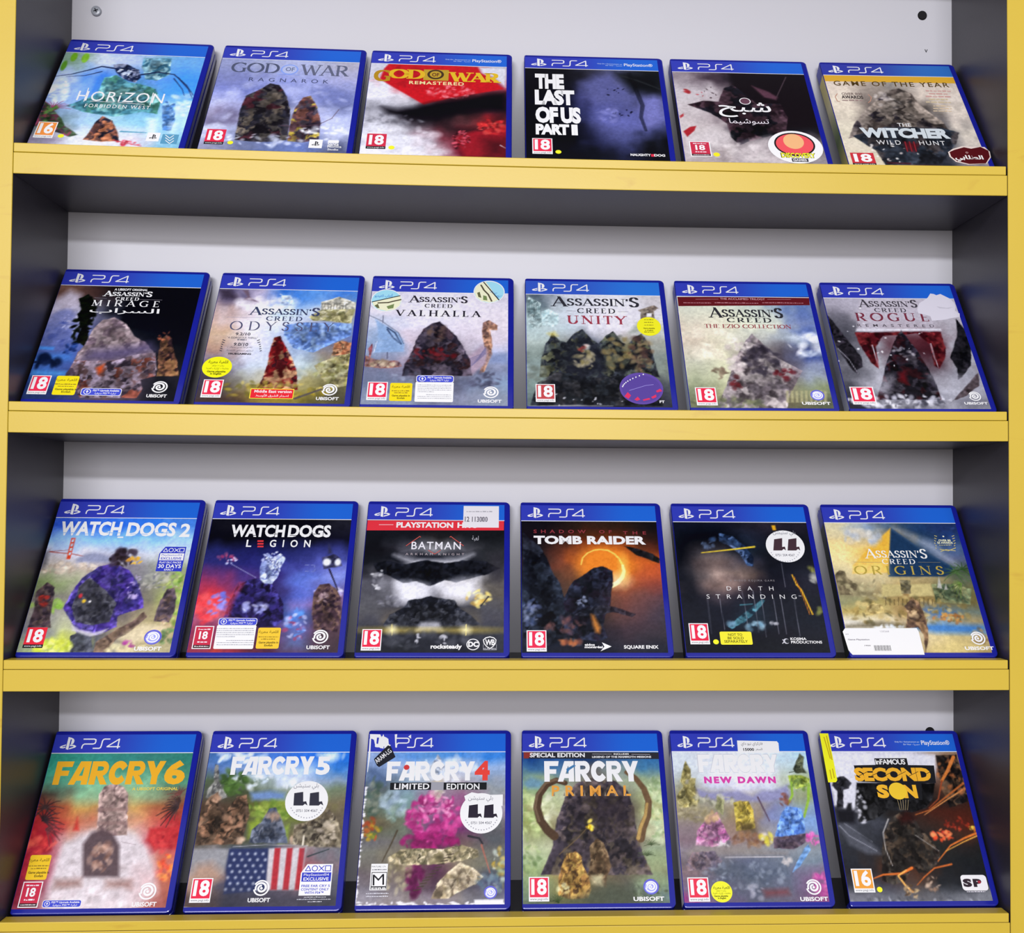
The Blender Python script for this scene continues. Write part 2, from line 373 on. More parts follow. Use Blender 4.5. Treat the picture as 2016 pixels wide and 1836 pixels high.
def block_text(s, x0, z0, w, h, sp):
    """polygons of very heavy, narrow-set capitals"""
    out = []; x = 0.0
    G = {
     'F': (.80, [[(0, 0), (.31, 0), (.31, 1), (0, 1)], [(.3, .76), (.80, .76), (.84, 1), (.3, 1)], [(.3, .38), (.68, .38), (.70, .60), (.3, .60)]]),
     'A': (.91, [[(-.06, 0), (.25, 0), (.63, 1), (.34, 1)], [(.57, 0), (.88, 0), (.88, 1), (.57, 1)], [(.25, .17), (.6, .17), (.6, .38), (.3, .38)], [(.34, 1), (.5, .72), (.6, .78), (.6, 1)]]),
     'R': (.90, [[(0, 0), (.31, 0), (.31, 1), (0, 1)], [(.3, .78), (.56, .78), (.56, 1), (.3, 1)], [(.3, .37), (.56, .37), (.56, .59), (.3, .59)], [(.33, .40), (.62, .40), (.93, 0), (.59, 0)]]
           + stroke_polys(arc(.53, .685, .21, .205, 90, -90, 10), .235)),
     'C': (.86, stroke_polys(arc(.46, .5, .32, .365, 42, 318, 20), .285)),
     'Y': (.92, [[(-.03, 1), (.30, 1), (.60, .44), (.32, .36)], [(.62, 1), (.93, 1), (.63, .36), (.36, .44)], [(.32, 0), (.63, 0), (.63, .46), (.32, .46)]]),
    }
    for ch in s:
        wd, ps = G[ch]; out += [[(x+px, py) for px, py in p] for p in ps]; x += wd+.03*sp
    f = w/x
    return [[(x0+px*f, z0+py*h) for px, py in p] for p in out]
def hull(ps):
    ps = sorted(set((round(x, 6), round(y, 6)) for x, y in ps))
    if len(ps) < 3: return ps
    def half(it):
        h = []
        for q in it:
            while len(h) > 1 and (h[-1][0]-h[-2][0])*(q[1]-h[-2][1])-(h[-1][1]-h[-2][1])*(q[0]-h[-2][0]) <= 0: h.pop()
            h.append(q)
        return h[:-1]
    return half(ps)+half(reversed(ps))
def serif_text(s, x0, z0, w, h, weight, sp):
    """polygons of a line of roman capitals; the first letter and a closing S may be taller (marked with ^)"""
    out = []; x = 0.0; big = 1.0
    k, t = 0.15*weight, 0.055*max(.6, weight)
    for ch in s:
        if ch == '^': big = 1.38; continue
        wd, strokes, ser = SERIF[ch]; dy = -.12 if big > 1 else 0
        for kind, pts in strokes:
            hw, ht = {'k': (k/2, t/2), 'n': (t/2, t/2), 'c': (k/2, t/2)}[kind]
            for a, b in zip(pts, pts[1:]):
                box = [(p[0]*1.0+i*hw, p[1]*(1-2*ht)+ht+j*ht) for p in (a, b) for i in (-1, 1) for j in (-1, 1)]
                out.append([(x+px*big, py*big+dy) for px, py in hull(box)])
        for sx, sy in ser:
            yy = 0 if sy < .5 else 1-t
            if sy == .42: yy = .40
            out.append([(x+(sx+i)*big, (yy+j)*big+dy) for i, j in ((-k*.9, 0), (k*.9, 0), (k*.9, t), (-k*.9, t))])
        x += wd*big*1.0+.07*sp*(2.2 if sp > 1 else 1); big = 1.0
    x -= .07*sp
    f = w/x
    return [[(x0+px*f, z0+py*h) for px, py in p] for p in out]

# ---------------------------------------------------------------- flat printed marks
def stroke_polys(pts, wd, closed=False):
    out = []; P = list(pts)+([pts[0]] if closed else [])
    for a, b in zip(P, P[1:]):
        dx, dz = b[0]-a[0], b[1]-a[1]; L = math.hypot(dx, dz) or 1e-6; nx, nz = -dz/L*wd/2, dx/L*wd/2; ex, ez = dx/L*wd*.22, dz/L*wd*.22
        out.append([(a[0]+nx-ex, a[1]+nz-ez), (a[0]-nx-ex, a[1]-nz-ez), (b[0]-nx+ex, b[1]-nz+ez), (b[0]+nx+ex, b[1]+nz+ez)])
    return out
def rrect(x0, z0, x1, z1, r, n=5):
    if r <= 0: return [(x0, z0), (x1, z0), (x1, z1), (x0, z1)]
    return arc(x1-r, z0+r, r, r, -90, 0, n)+arc(x1-r, z1-r, r, r, 0, 90, n)+arc(x0+r, z1-r, r, r, 90, 180, n)+arc(x0+r, z0+r, r, r, 180, 270, n)
def swirl(cx, cz, rx, rz, wd):
    out = []
    out += stroke_polys(arc(cx, cz, rx, rz, 150, -165, 40), wd)
    sp = [(cx+rx*(.80-.50*t)*math.cos(math.radians(200-470*t)), cz+rz*(.80-.50*t)*math.sin(math.radians(200-470*t))) for t in [i/44 for i in range(45)]]
    for i, q in enumerate(zip(sp, sp[1:])): out += stroke_polys(q, wd*(1.05+.3*math.sin(i/44*3.14)))
    out.append(arc(cx+rx*.02, cz-rz*.05, rx*.18, rz*.18, 0, 342, 18))
    return out
PS_P = [(.40, 1), (.60, .94), (.74, .86), (.81, .72), (.80, .52), (.73, .42), (.64, .42), (.64, .80), (.56, .83), (.56, 0), (.40, .06)]
PS_L = [(.36, .42), (.08, .30), (0, .22), (.06, .13), (.22, .11), (.36, .16), (.36, .25), (.22, .20), (.15, .22), (.18, .26), (.36, .33)]
PS_R = [(.60, .40), (.85, .38), (1, .28), (.95, .18), (.60, .03), (.60, .13), (.82, .22), (.85, .26), (.78, .29), (.60, .29)]
def ps_symbol(x0, z0, x1, z1):
    return [[(x0+u*(x1-x0), z0+v*(z1-z0)) for u, v in p] for p in (PS_P, PS_L, PS_R)]
def console_type(x0, z0, x1, z1, wd):
    L = [[(0, 1), (.28, 1), (.325, .93), (.335, .74), (.325, .55), (.28, .47), (.05, .47), (.015, .38), (0, .22), (0, 0)],
         [(.30, 0), (.46, 0), (.495, .07), (.505, .30), (.51, .80), (.53, .95), (.56, 1), (.70, 1)],
         [(.95, 0), (.95, 1), (.66, .17), (1.0, .17)]]
    out = []
    for l in L: out += stroke_polys([(x0+u*(x1-x0), z0+v*(z1-z0)) for u, v in l], wd)
    return out
def text_items(mb, it, y):
    _, s, x0, z0, w, h, col, off, font, sp, rot = it
    m = print_mat(col)
    if font == 's':
        for p in serif_text(s, x0, z0, w, h, 1+off, sp): flat(mb, p, y, m)
        return
    if font == 'f':
        for p in block_text(s, x0, z0, w, h, sp): flat(mb, p, y, m)
        return
    v, f, cap = TEXT[(s, off, sp)]
    xa, xb = v[:, 0].min(), v[:, 0].max()
    zl, zh = (0, cap+off*2) if font != 'a' else (v[:, 1].min(), v[:, 1].max())
    if font == 'l': zl, zh = 0, cap
    px = (v[:, 0]-xa)/(xb-xa)*w; pz = (v[:, 1]+(off if font != 'a' else 0)-zl)/(zh-zl)*h
    c, q = math.cos(rot), math.sin(rot)
    mb.add([((x0+a*c-b*q)*MM, y*MM, (z0+a*q+b*c)*MM) for a, b in zip(px, pz)], f, m)
def flat(mb, pts, y, m):
    n = len(pts); A = sum(pts[i][0]*pts[(i+1) % n][1]-pts[(i+1) % n][0]*pts[i][1] for i in range(n))
    if A < 0: pts = pts[::-1]
    y = y-.0025*(len(mb.f) % 9)                       # overlapping strokes never share one plane
    mb.add([(p[0]*MM, y*MM, p[1]*MM) for p in pts], [tuple(range(n))], m)
LAY = 0.035
def draw(mb, it, base, rd):
    k = it[0]
    def Y(l): return base-LAY*l
    if k == 't': text_items(mb, it[:11], Y(it[11]))
    elif k == 'p': flat(mb, it[2], Y(it[3]), print_mat(it[1]))
    elif k == 'e':
        flat(mb, arc(it[2], it[3], it[4], it[5], 0, 350, 35), Y(it[6]), print_mat(it[1]))
    elif k == 'r': flat(mb, rrect(*it[2:7]), Y(it[7]), print_mat(it[1]))
    elif k == 'l':
        for p in stroke_polys(it[3], it[2]): flat(mb, p, Y(it[4]), print_mat(it[1]))
    elif k == 'd':                                                       # a line of print too small to read
        _, col, x0, z0, x1, h, l = it; x = x0; m = print_mat(col)
        while x < x1:
            w = min(rd.uniform(.5, 1.9)*h*1.6, x1-x); hh = h*rd.uniform(.6, 1.1)
            flat(mb, rrect(x, z0, x+w, z0+hh, 0), Y(l), m); x += w+h*.45
    elif k == 'u':                                                       # swirl mark with name below
        _, st, x0, z0, x1, z1 = it; w, h = x1-x0, z1-z0; wt = print_mat('#f4f2f6')
        cx = (x0+x1)/2+(w*.04 if st == 'new' else w*.10); r = h*.355; cz = z1-r
        if st == 'old':
            flat(mb, arc(cx, cz, r, r, 0, 350, 35), Y(1), print_mat('#5a5ab8')); flat(mb, arc(cx-r*.05, cz-r*.1, r*.78, r*.74, 0, 350, 35), Y(1.4), print_mat('#8f93dc'))
            for p in swirl(cx, cz, r*.70, r*.66, r*.15): flat(mb, p, Y(2), wt)
        else:
            for p in swirl(cx, cz, r*.92, r*.92, r*.19): flat(mb, p, Y(2), wt)
        text_items(mb, ('t', 'UBISOFT', x0, z0, w, h*.19, '#f4f2f6', .03, 'g', 1, 0), Y(2))
    elif k == 'pegi':
        _, num, col, st, x0, z0, x1, z1 = it; w, h = x1-x0, z1-z0; wt = '#f2eef2'; strip = h*.17; b = w*.05
        if st == 'w': flat(mb, rrect(x0, z0, x1, z1, 0), Y(1), print_mat(wt))
        else: flat(mb, rrect(x0, z0, x1, z0+strip, 0), Y(1), print_mat('#15151a'))
        flat(mb, rrect(x0+(b if st == 'w' else 0), z0+strip, x1-(b if st == 'w' else 0), z1-(b if st == 'w' else 0), 0), Y(2), print_mat(col))
        text_items(mb, ('t', num, x0+w*.12, z0+strip+h*.10, w*.76, h*.64, '#f6f4f6', .036, 'g', .95, 0), Y(3))
        text_items(mb, ('t', 'www.pegi.info', x0+w*.06, z0+strip*.32, w*.88, strip*.5, '#5a5a60' if st == 'w' else '#f0f0f0', 0, 'l', 1, 0), Y(3))
    elif k == 'gcam':                                                    # red regional rating with white frame
        _, x0, z0, x1, z1 = it; w, h = x1-x0, z1-z0
        flat(mb, rrect(x0, z0, x1, z1, 0), Y(1), print_mat('#f2eef2')); flat(mb, rrect(x0+w*.05, z0+w*.05, x1-w*.05, z1-w*.05, 0), Y(2), print_mat('#b02840'))
        flat(mb, rrect(x0+w*.05, z0+w*.05, x1-w*.05, z0+h*.17, 0), Y(2.5), print_mat('#3a2024'))
        text_items(mb, ('t', '18', x0+w*.27, z0+h*.42, w*.46, h*.34, '#f6f2f4', .03, 'g', .95, 0), Y(3))
        draw(mb, ('d', '#e8c8d0', x0+w*.18, z0+h*.83, x0+w*.82, h*.05, 3), base, rd); draw(mb, ('d', '#e8c8d0', x0+w*.24, z0+h*.27, x0+w*.76, h*.06, 3), base, rd)
        draw(mb, ('d', '#d8d0d4', x0+w*.12, z0+h*.09, x0+w*.88, h*.035, 3), base, rd)
def draw_banner(mb_parent, bn, base):
    """blue banner: gradient sheet, thin line, console mark"""
    nx = 24; me = bpy.data.meshes.new('console_banner'); xs = np.linspace(X0, X1, nx); v = []; cols = []; f = []
    a, b = s2l(hx(bn[0])), s2l(hx(bn[1]))
    for i, x in enumerate(xs):
        t = (x-X0)/(X1-X0); t = min(1, max(0, (t-.34)/.5)); t = t*t*(3-2*t)
        for z in (ZB, Z1): v.append((x*MM, (base-LAY)*MM, z*MM)); cols.append((a*(1-t)+b*t)*PRINT_GAIN)
    for i in range(nx-1): f.append((2*i, 2*i+2, 2*i+3, 2*i+1))
    n0 = len(v); mb = MB()
    flat(mb, [(X0, ZB-.55), (X1, ZB-.55), (X1, ZB+.15), (X0, ZB+.15)], base-LAY*2, print_mat('#e6e6f4'))
    wt = print_mat('#e9e8f2')
    for p in ps_symbol(*bn[2]): flat(mb, p, base-LAY*2, wt)
    for p in console_type(*bn[3], 1.15): flat(mb, p, base-LAY*2, wt)
    for it in bn[4]: draw(mb, it, base, random.Random(5))
    for p, mi in zip(mb.f, mb.mi): f.append(tuple(n0+q for q in p))
    me.from_pydata(v+mb.v, [], f); me.materials.append(art_mat())
    for m in mb.mats: me.materials.append(m)
    me.polygons.foreach_set('material_index', [0]*(nx-1)+[i+1 for i in mb.mi])
    colour_attr(me, np.array(cols+[(1, 1, 1)]*len(mb.v))); me.update()
    o = bpy.data.objects.new('console_banner', me); C.objects.link(o); o.parent = mb_parent; o['label'] = 'blue banner with white console mark'
    return o

# ---------------------------------------------------------------- the game cases
CW, CH, CT, TILT = 135.5, 171.5, 14.0, math.radians(36.855)
YB, ZBOT = 18.3*MM, 8.8*MM
def case_plastic():
    m, nt, b = nodes_of('blue_case_plastic')
    tc = nt.nodes.new('ShaderNodeTexCoord'); n = nt.nodes.new('ShaderNodeTexNoise'); n.inputs['Scale'].default_value = 40
    nt.links.new(tc.outputs['Object'], n.inputs['Vector'])
    r = nt.nodes.new('ShaderNodeValToRGB'); r.color_ramp.elements[0].color = (*s2l(hx('#171e90')), 1); r.color_ramp.elements[1].color = (*s2l(hx('#1c24a0')), 1)
    nt.links.new(n.outputs['Fac'], r.inputs[0]); nt.links.new(r.outputs[0], b.inputs['Base Color'])
    b.inputs['Roughness'].default_value = 0.22; b.inputs['Specular IOR Level'].default_value = 0.5
    b.inputs['Coat Weight'].default_value = 0.3; b.inputs['Coat Roughness'].default_value = 0.1
    return m
PLASTIC = case_plastic()
def shell_mesh(name, y0, y1, inset=0.0):
    """half of a case: rounded outline (right corners rounder than the hinge side), rounded rims"""
    def outline(g):
        x0, x1, z0, z1 = g+inset, CW-g-inset, g+inset, CH-g-inset; rr, rl = max(.6, 5.0-g), max(.5, 2.2-g)
        return arc(x1-rr, z0+rr, rr, rr, -90, 0, 7)+arc(x1-rr, z1-rr, rr, rr, 0, 90, 7)+arc(x0+rl, z1-rl, rl, rl, 90, 180, 4)+arc(x0+rl, z0+rl, rl, rl, 180, 270, 4)
    prof = [(1.0, y0), (.28, y0+.28), (0, y0+1.0), (0, y1-1.0), (.28, y1-.28), (1.0, y1)]
    v = []; f = []; n = None
    for g, y in prof:
        o = outline(g); n = len(o); v += [(x*MM, y*MM, z*MM) for x, z in o]
    for j in range(len(prof)-1):
        for i in range(n):
            i2 = (i+1) % n; f.append((j*n+i, j*n+i2, (j+1)*n+i2, (j+1)*n+i))
    f.append(tuple(range(n)))
    f.append(tuple((len(prof)-1)*n+i for i in reversed(range(n))))
    me = bpy.data.meshes.new(name); me.from_pydata(v, [], f); me.materials.append(PLASTIC); me.update()
    return me
FRONT_ME = shell_mesh('front_shell', 0.0, 7.0)
BACK_ME = shell_mesh('back_shell', 7.4, CT)
SEAM_ME = shell_mesh('hinge_core', 5.8, 8.8, 0.7)
def spine_mesh(cols):
    """printed spine under the film on the hinge side"""
    me = bpy.data.meshes.new('spine_sheet'); n = 40; v = []; f = []; cc = []
    st = [hx(c) for c in cols.split()]
    for i in range(n+1):
        z = Z0+(Z1-Z0)*i/n; t = (ZB-z)/(ZB-Z0)
        if z > ZB-1: c = hx('#2a3398')
        else:
            q = max(0, min(.999, t))*(len(st)-1) if len(st) > 1 else 0; a = int(q); c = st[a]*(1-(q-a))+st[min(a+1, len(st)-1)]*(q-a)
        for y in (.45, CT-.8): v.append((-.04*MM, y*MM, z*MM)); cc.append(np.clip(s2l(c)*PRINT_GAIN, 0, .92))
    for i in range(n): f.append((2*i, 2*i+2, 2*i+3, 2*i+1))
    me.from_pydata(v, [], f); me.materials.append(art_mat()); colour_attr(me, np.array(cc)); me.update()
    return me
ROWNAME = ['top', 'second', 'third', 'lowest']
def game_case(d, k):
    root = bpy.data.objects.new('game_case', None); C.objects.link(root)
    x = d['x']*MM; xa, xb = x+.01, x+CW*MM-.01
    slope = (sag(d['row'], xb)-sag(d['row'], xa))/(xb-xa)
    root.rotation_euler = (-TILT, -math.atan(slope), 0)
    root.location = (x, YB, LIP_TOP[d['row']]-LIP+ZBOT+sag(d['row'], x+CW/2*MM)-slope*CW/2*MM)
    tag(root, d['label'], 'game case', 'game cases on the %s shelf' % ROWNAME[d['row']])
    for nm, me in (('front_shell', FRONT_ME), ('back_shell', BACK_ME), ('hinge_core', SEAM_ME)):
        o = bpy.data.objects.new(nm, me); C.objects.link(o); o.parent = root
    sp = bpy.data.objects.new('spine_sheet', spine_mesh(d['spine'])); C.objects.link(sp); sp.parent = root; sp['label'] = 'printed spine'
    sh = bpy.data.objects.new('cover_sheet', sheet_mesh(paint(d['grid'], d['ops'], 11+k))); C.objects.link(sh); sh.parent = root
    sh['label'] = 'printed cover sheet'
    base = FRONT-LAY; rd = random.Random(100+k)
    draw_banner(sh, d['banner'], base)
    for name, on_sheet, label, items in d['parts']:
        mb = MB()
        for it in items: draw(mb, it, base if on_sheet else base-LAY*5, rd)
        o = mb.build(name, sh if on_sheet else root)
        if label: o['label'] = label

COVERS = [
 {'row': 0,
  'x': 2,
  'label': 'game case with bright blue sky and waterfall cover, leftmost on the top shelf',
  'spine': '#24262e',
  'grid': ['#7f9c84 #c3cbe4 #a8b8dc #7fa8c0 #6a9fd8','#a9bce2 #4a80d8 #4f7fb4 #6a93d4 #4a8fe6','#a8bde6 #4f86dc #5f8fb0 #5a96c0 #4d94e6','#8aa0c8 #9fbfe0 #5f93a8 #6fa4c8 #a8c8ea','#4a5a50 #a0bcd8 #a8cade #8fc0d8 #a9cde4','#8a8296 #ccd2da #d6d2d6 #c8c4d2 #7fb0c8'],
  'ops': [('E','#8f8fa8',5.25,91.24,7.32,9.69,30,0.5),('B','#e8eef8 #c8d6f0',9.48,84.94,10.92,20.87,26,4,0.5),('B','#dfe8f6 #bcd0f0',122.67,73.82,13.8,19.08,22,4,0.5),('K','#4f7f86 #5f93a0 #3f6a78 #7aa8a8 #4a7a70',[(20.54,64.64),(30.01,71.4),(44.02,83.24),(44.11,109.48),(54.27,114.96),(67.75,103.93),(80.47,101.21),(94.69,95.27),(103.08,74.57),(102.55,57.1),(88.34,59.64),(67.22,50.92),(38.86,55.98)],40,1.5),('K','#3f6a80 #6a8fa0 #88a8b0',[(73.24,144.46),(98.74,144.32),(102.72,118.9),(93.24,108.42),(82.65,109.6),(75.12,129.45)],22,1.5),('K','#26304c #3a4666 #8a90a8 #1e2640',[(49,131.61),(58.09,133.75),(73.25,124.27),(77.35,112.69),(73.33,104.19),(61.19,108.61),(53.26,119.95)],26,1.5),('L','#242c4c',2.2,0.6,[(52.25,124.97),(38.42,127.7),(26.74,120.39),(13.31,113.05),(0.17,109.11)],1),('L','#242c4c',2,0.6,[(74.85,115.92),(90.82,121.72),(106.48,119.08),(120.57,103.03),(129.78,87.04)],1),('L','#2c3454',1.4,0.4,[(40.17,119.33),(26.68,112),(10.35,109.58)],1),('L','#2c3454',1.5,0.4,[(111.11,114.25),(123.53,96.57),(129.65,82.17)],1),('L','#2c3454',1.2,0.4,[(107.64,112.42),(117.94,96.32),(121.43,86.67)],1),('B','#dfe6f2 #b8c4d8',60.76,120.3,6.55,6.7,10,2,0.8),('E','#6fa030',9.81,141.37,3.01,7.16,1.2,1),('E','#7fb03a',20.4,140.85,3.4,7.52,1.2,1),('E','#5f9034',3.78,126.9,2.62,8.06,1.2,1),('E','#86b848',20.64,135.37,1.88,2.71,1.2,1),('K','#5a80b0 #4a6fa0 #7a9cc4',[(104.46,74.63),(108.04,78),(111.27,70.13),(115.04,75.09),(120.1,48.45),(119.59,33.01),(111.51,32.68)],18,1.5),('P','#d6e4f2',6,[(95.82,49),(103.96,49.34),(107.22,26.42),(99.18,26.1)],0.7),('P','#cfe0f0',6,[(116.56,45.2),(123.16,43.92),(123.97,28.61),(118.46,29.15)],0.6),('K','#3a3a3c #5a3a44 #4a5a48 #7a4050 #384834',[(-1.56,73.21),(9.35,57.86),(20.28,45.86),(25.74,33.79),(40.84,22.27),(34.44,19.01),(22.84,23.06),(-1.75,32.68)],34,1.5),('F','#8a3a54',9.89,59.45,19.8,9,20,120,1),('B','#5f8a48 #3f5a38 #7a3f4a',7.58,49.98,9.84,13.86,30,2.2,0.8),('K','#4a3a40 #8a5a48 #b0765a #2a2a38 #6a4a44',[(46.73,15.75),(49.05,25.62),(51.16,40.96),(56.4,50.47),(65.77,44.65),(73.63,28.11),(78.1,14.73),(62.35,13.37)],22,1.5),('L','#4f8fa8',1.8,1,[(76.15,28.97),(98.76,28.36)],1),('L','#b03a48',1.6,0.8,[(72.49,16.01),(97.96,8.8)],0.8),('B','#b03a48 #c86070',85.62,12.79,12.32,3.7,16,1.6,0.8),('L','#7a7488',1.2,0.6,[(-0.53,13.15),(23.31,13.34)],1)],
  'banner': ('#2b35a0','#1a59bc',(6.5,152.2,21.6,165.2),(27,153.6,61.5,163),[]),
  'parts': [('title_lettering',True,None,[('t','HORiZON',27.09,72.94,77.21,14.7,'#e8eef6',0,'g',1.12,0,2),('l','#e8eef6',0.55,[(39.94,72.15),(61.09,72.11)],2),('l','#e8eef6',0.55,[(64.84,71.79),(88.91,70.28)],2),('l','#e8eef6',0.8,[(34.16,92.55),(34.55,71.59)],2),('l','#e8eef6',0.8,[(93.28,88.67),(93.87,69.38)],2),('t','FORBIDDEN WEST',36.86,63.09,57.71,5.03,'#d8e4f0',0,'g',1.3,0,2)]),('rating_label',True,None,[('pegi','16','#d8803a','w',3.03,15.98,19.83,39.21),('e','#e6dc28',26.52,19.45,2.64,2.64,1)]),('studio_logo',True,None,[('r','#f2f0f4',100.11,16.34,111.29,28.86,0,1),('p','#24242c',[(105.03,26.36),(106.37,25.94),(107.31,25.39),(107.78,24.43),(107.71,23.05),(107.24,22.36),(106.64,22.36),(106.64,24.98),(106.1,25.19),(106.1,19.47),(105.03,19.88)],2),('p','#24242c',[(104.76,22.36),(102.88,21.54),(102.35,20.98),(102.75,20.37),(103.82,20.23),(104.76,20.57),(104.76,21.19),(103.82,20.85),(103.35,20.98),(103.55,21.26),(104.76,21.74)],2),('p','#24242c',[(106.37,22.22),(108.05,22.09),(109.05,21.4),(108.72,20.71),(106.37,19.68),(106.37,20.37),(107.85,20.98),(108.05,21.26),(107.58,21.47),(106.37,21.47)],2)]),('publisher_logo',True,None,[('r','#4f88a8',113.35,13.42,127.64,27.23,0,1),('l','#eef2f6',0.75,[(115.86,26.01),(120.22,21.64),(123.1,25.84)],2),('l','#eef2f6',0.75,[(116.55,22.1),(120.91,17.76),(123.77,21.93)],2),('l','#eef2f6',0.75,[(117.24,18.21),(121.58,13.89),(124.44,18.04)],2)])]},
 {'row': 0,
  'x': 148.27,
  'label': 'game case with misty blue-grey mountain cover and pale ring in its title, top shelf',
  'spine': '#24262e',
  'grid': ['#8e94b8 #9aa0bc #a4aaca #a2a8c2 #a4a2b2','#7a80ac #8086b4 #8f97c8 #969cc6 #a0a2c6','#7c84bc #6d76ae #8088bc #8a92c2 #7e86b4','#a8acd0 #8f95c0 #6a6f92 #a2a8d0 #6f769c','#7a6f8a #8f90b4 #6e7086 #a8acd0 #a8b0d4','#b4b8d4 #8088a8 #7078a0 #8a92bc #c0c6e0','#8a8ca4 #6c7494 #62709c #6a7ab0 #565c78'],
  'ops': [('P','#6e6a86',8,[(-1.26,52.37),(7.92,61.02),(21.24,69.94),(28.89,61.9),(34.01,48.35),(2.63,42.98)],0.8),('P','#7078a8',10,[(90.21,100.03),(102.57,110.81),(116.76,102.67),(127.28,97.34),(131.18,80.3),(97.35,78.84)],0.8),('B','#c8cce6 #b0b6da',62.88,77.36,65.6,42.15,50,7,0.28),('K','#2c2c36 #3c3a42 #54504e #6a625a #221f26 #4a2c34',[(31.19,22.65),(29.18,45.42),(29.34,67.49),(31.75,88.8),(41.86,100.04),(50.62,109.91),(59.21,108.1),(68.2,91.84),(73.26,69.36),(75.68,44.59),(76.79,24.44),(53.78,20.22)],46,1.5),('K','#4a4650 #6a4a44 #9a8a44 #38303c #584248',[(76.94,23.11),(76.68,50.1),(78.67,72.39),(82.64,88.89),(90.2,92.09),(97.78,74.62),(102.97,51.18),(103.77,26.83),(90.22,22.3)],30,1.5),('L','#5a4650',0.7,0.5,[(68.28,45.65),(86.96,45.05),(101.96,49.08),(112.48,58.47),(117.76,72.65)],1),('B','#dfe4f2 #c0c8e2',61.29,23.83,65.19,7.95,40,3,0.5),('P','#ccd2e8',4,[(-2.52,40.06),(12.38,47.46),(20.57,41),(0.13,33.43)],0.6),('B','#e8ecf6',107.67,40.45,20.93,5.4,22,3,0.5)],
  'banner': ('#2b35a0','#1a59bc',(6.5,152.2,21.6,165.2),(27,153.6,61.5,163),[]),
  'parts': [('title_lettering',True,None,[('t','GOD',11.83,126.87,43.87,15.7,'#464c64',0,'s',1,0,2),('t','WAR',77.01,125.43,43.27,17.24,'#565a70',0,'s',1,0,2),('t','OF',61.99,130.94,8.48,6.29,'#5a6480',0.02,'g',1,0,2),('e','#7a92d8',65.67,133.62,8.28,8.28,1),('e','#a2aacc',65.67,133.62,6.76,6.76,1.3),('l','#7a92d8',0.6,[(55,125.63),(76.22,124.98)],2),('t','RAGNARÖK',30.15,112.86,73.91,5.87,'#3c4260',0,'g',1.9,0,2)]),('rating_label',True,None,[('pegi','18','#c62440','b',4.62,15.02,21.56,36.98),('e','#e6dc28',27.47,18.14,2.53,2.53,1)]),('studio_logo',True,None,[('r','#f2f0f4',96.29,13.94,108.07,26.33,0,1),('p','#24242c',[(101.47,23.85),(102.89,23.44),(103.88,22.9),(104.37,21.94),(104.3,20.58),(103.81,19.9),(103.17,19.9),(103.17,22.49),(102.6,22.69),(102.6,17.04),(101.47,17.45)],2),('p','#24242c',[(101.19,19.9),(99.21,19.08),(98.65,18.54),(99.07,17.92),(100.2,17.79),(101.19,18.13),(101.19,18.74),(100.2,18.4),(99.71,18.54),(99.92,18.81),(101.19,19.29)],2),('p','#24242c',[(102.89,19.76),(104.65,19.63),(105.71,18.95),(105.36,18.26),(102.89,17.24),(102.89,17.92),(104.44,18.54),(104.65,18.81),(104.16,19.01),(102.89,19.01)],2)]),('publisher_logo',True,None,[('t','Santa',112.65,17.8,10,5.02,'#e8eaf4',0.02,'g',1,0,2),('t','Monica',112.9,15.21,12.38,3.16,'#e8eaf4',0.01,'g',1,0,2),('t','Studio',113.28,11.23,9.56,2.88,'#e8eaf4',0.01,'g',1,0,2),('r','#e8eaf4',112.67,21.85,122.3,26.22,1,1)])]},
 {'row': 0,
  'x': 289.39,
  'label': 'game case with red and white painted stripe cover and gold title, top shelf',
  'spine': '#24262e',
  'grid': ['#b8b6c0 #c02c34 #b82e38 #b43440 #9c9ca6','#c8c8d2 #b83038 #a83440 #a85060 #9a4858','#d0d0da #c8c4cc #a04050 #703038 #2c2026','#8a8a94 #8c8c94 #1e1c22 #18161a #3a2430','#b8b8c2 #6a666e #3a2a30 #6a4044 #b03034','#d0d2dc #c0c0ca #74505a #6a2430 #702028','#d2d2de #d0d0da #c8c4cc #6a2030 #58202c'],
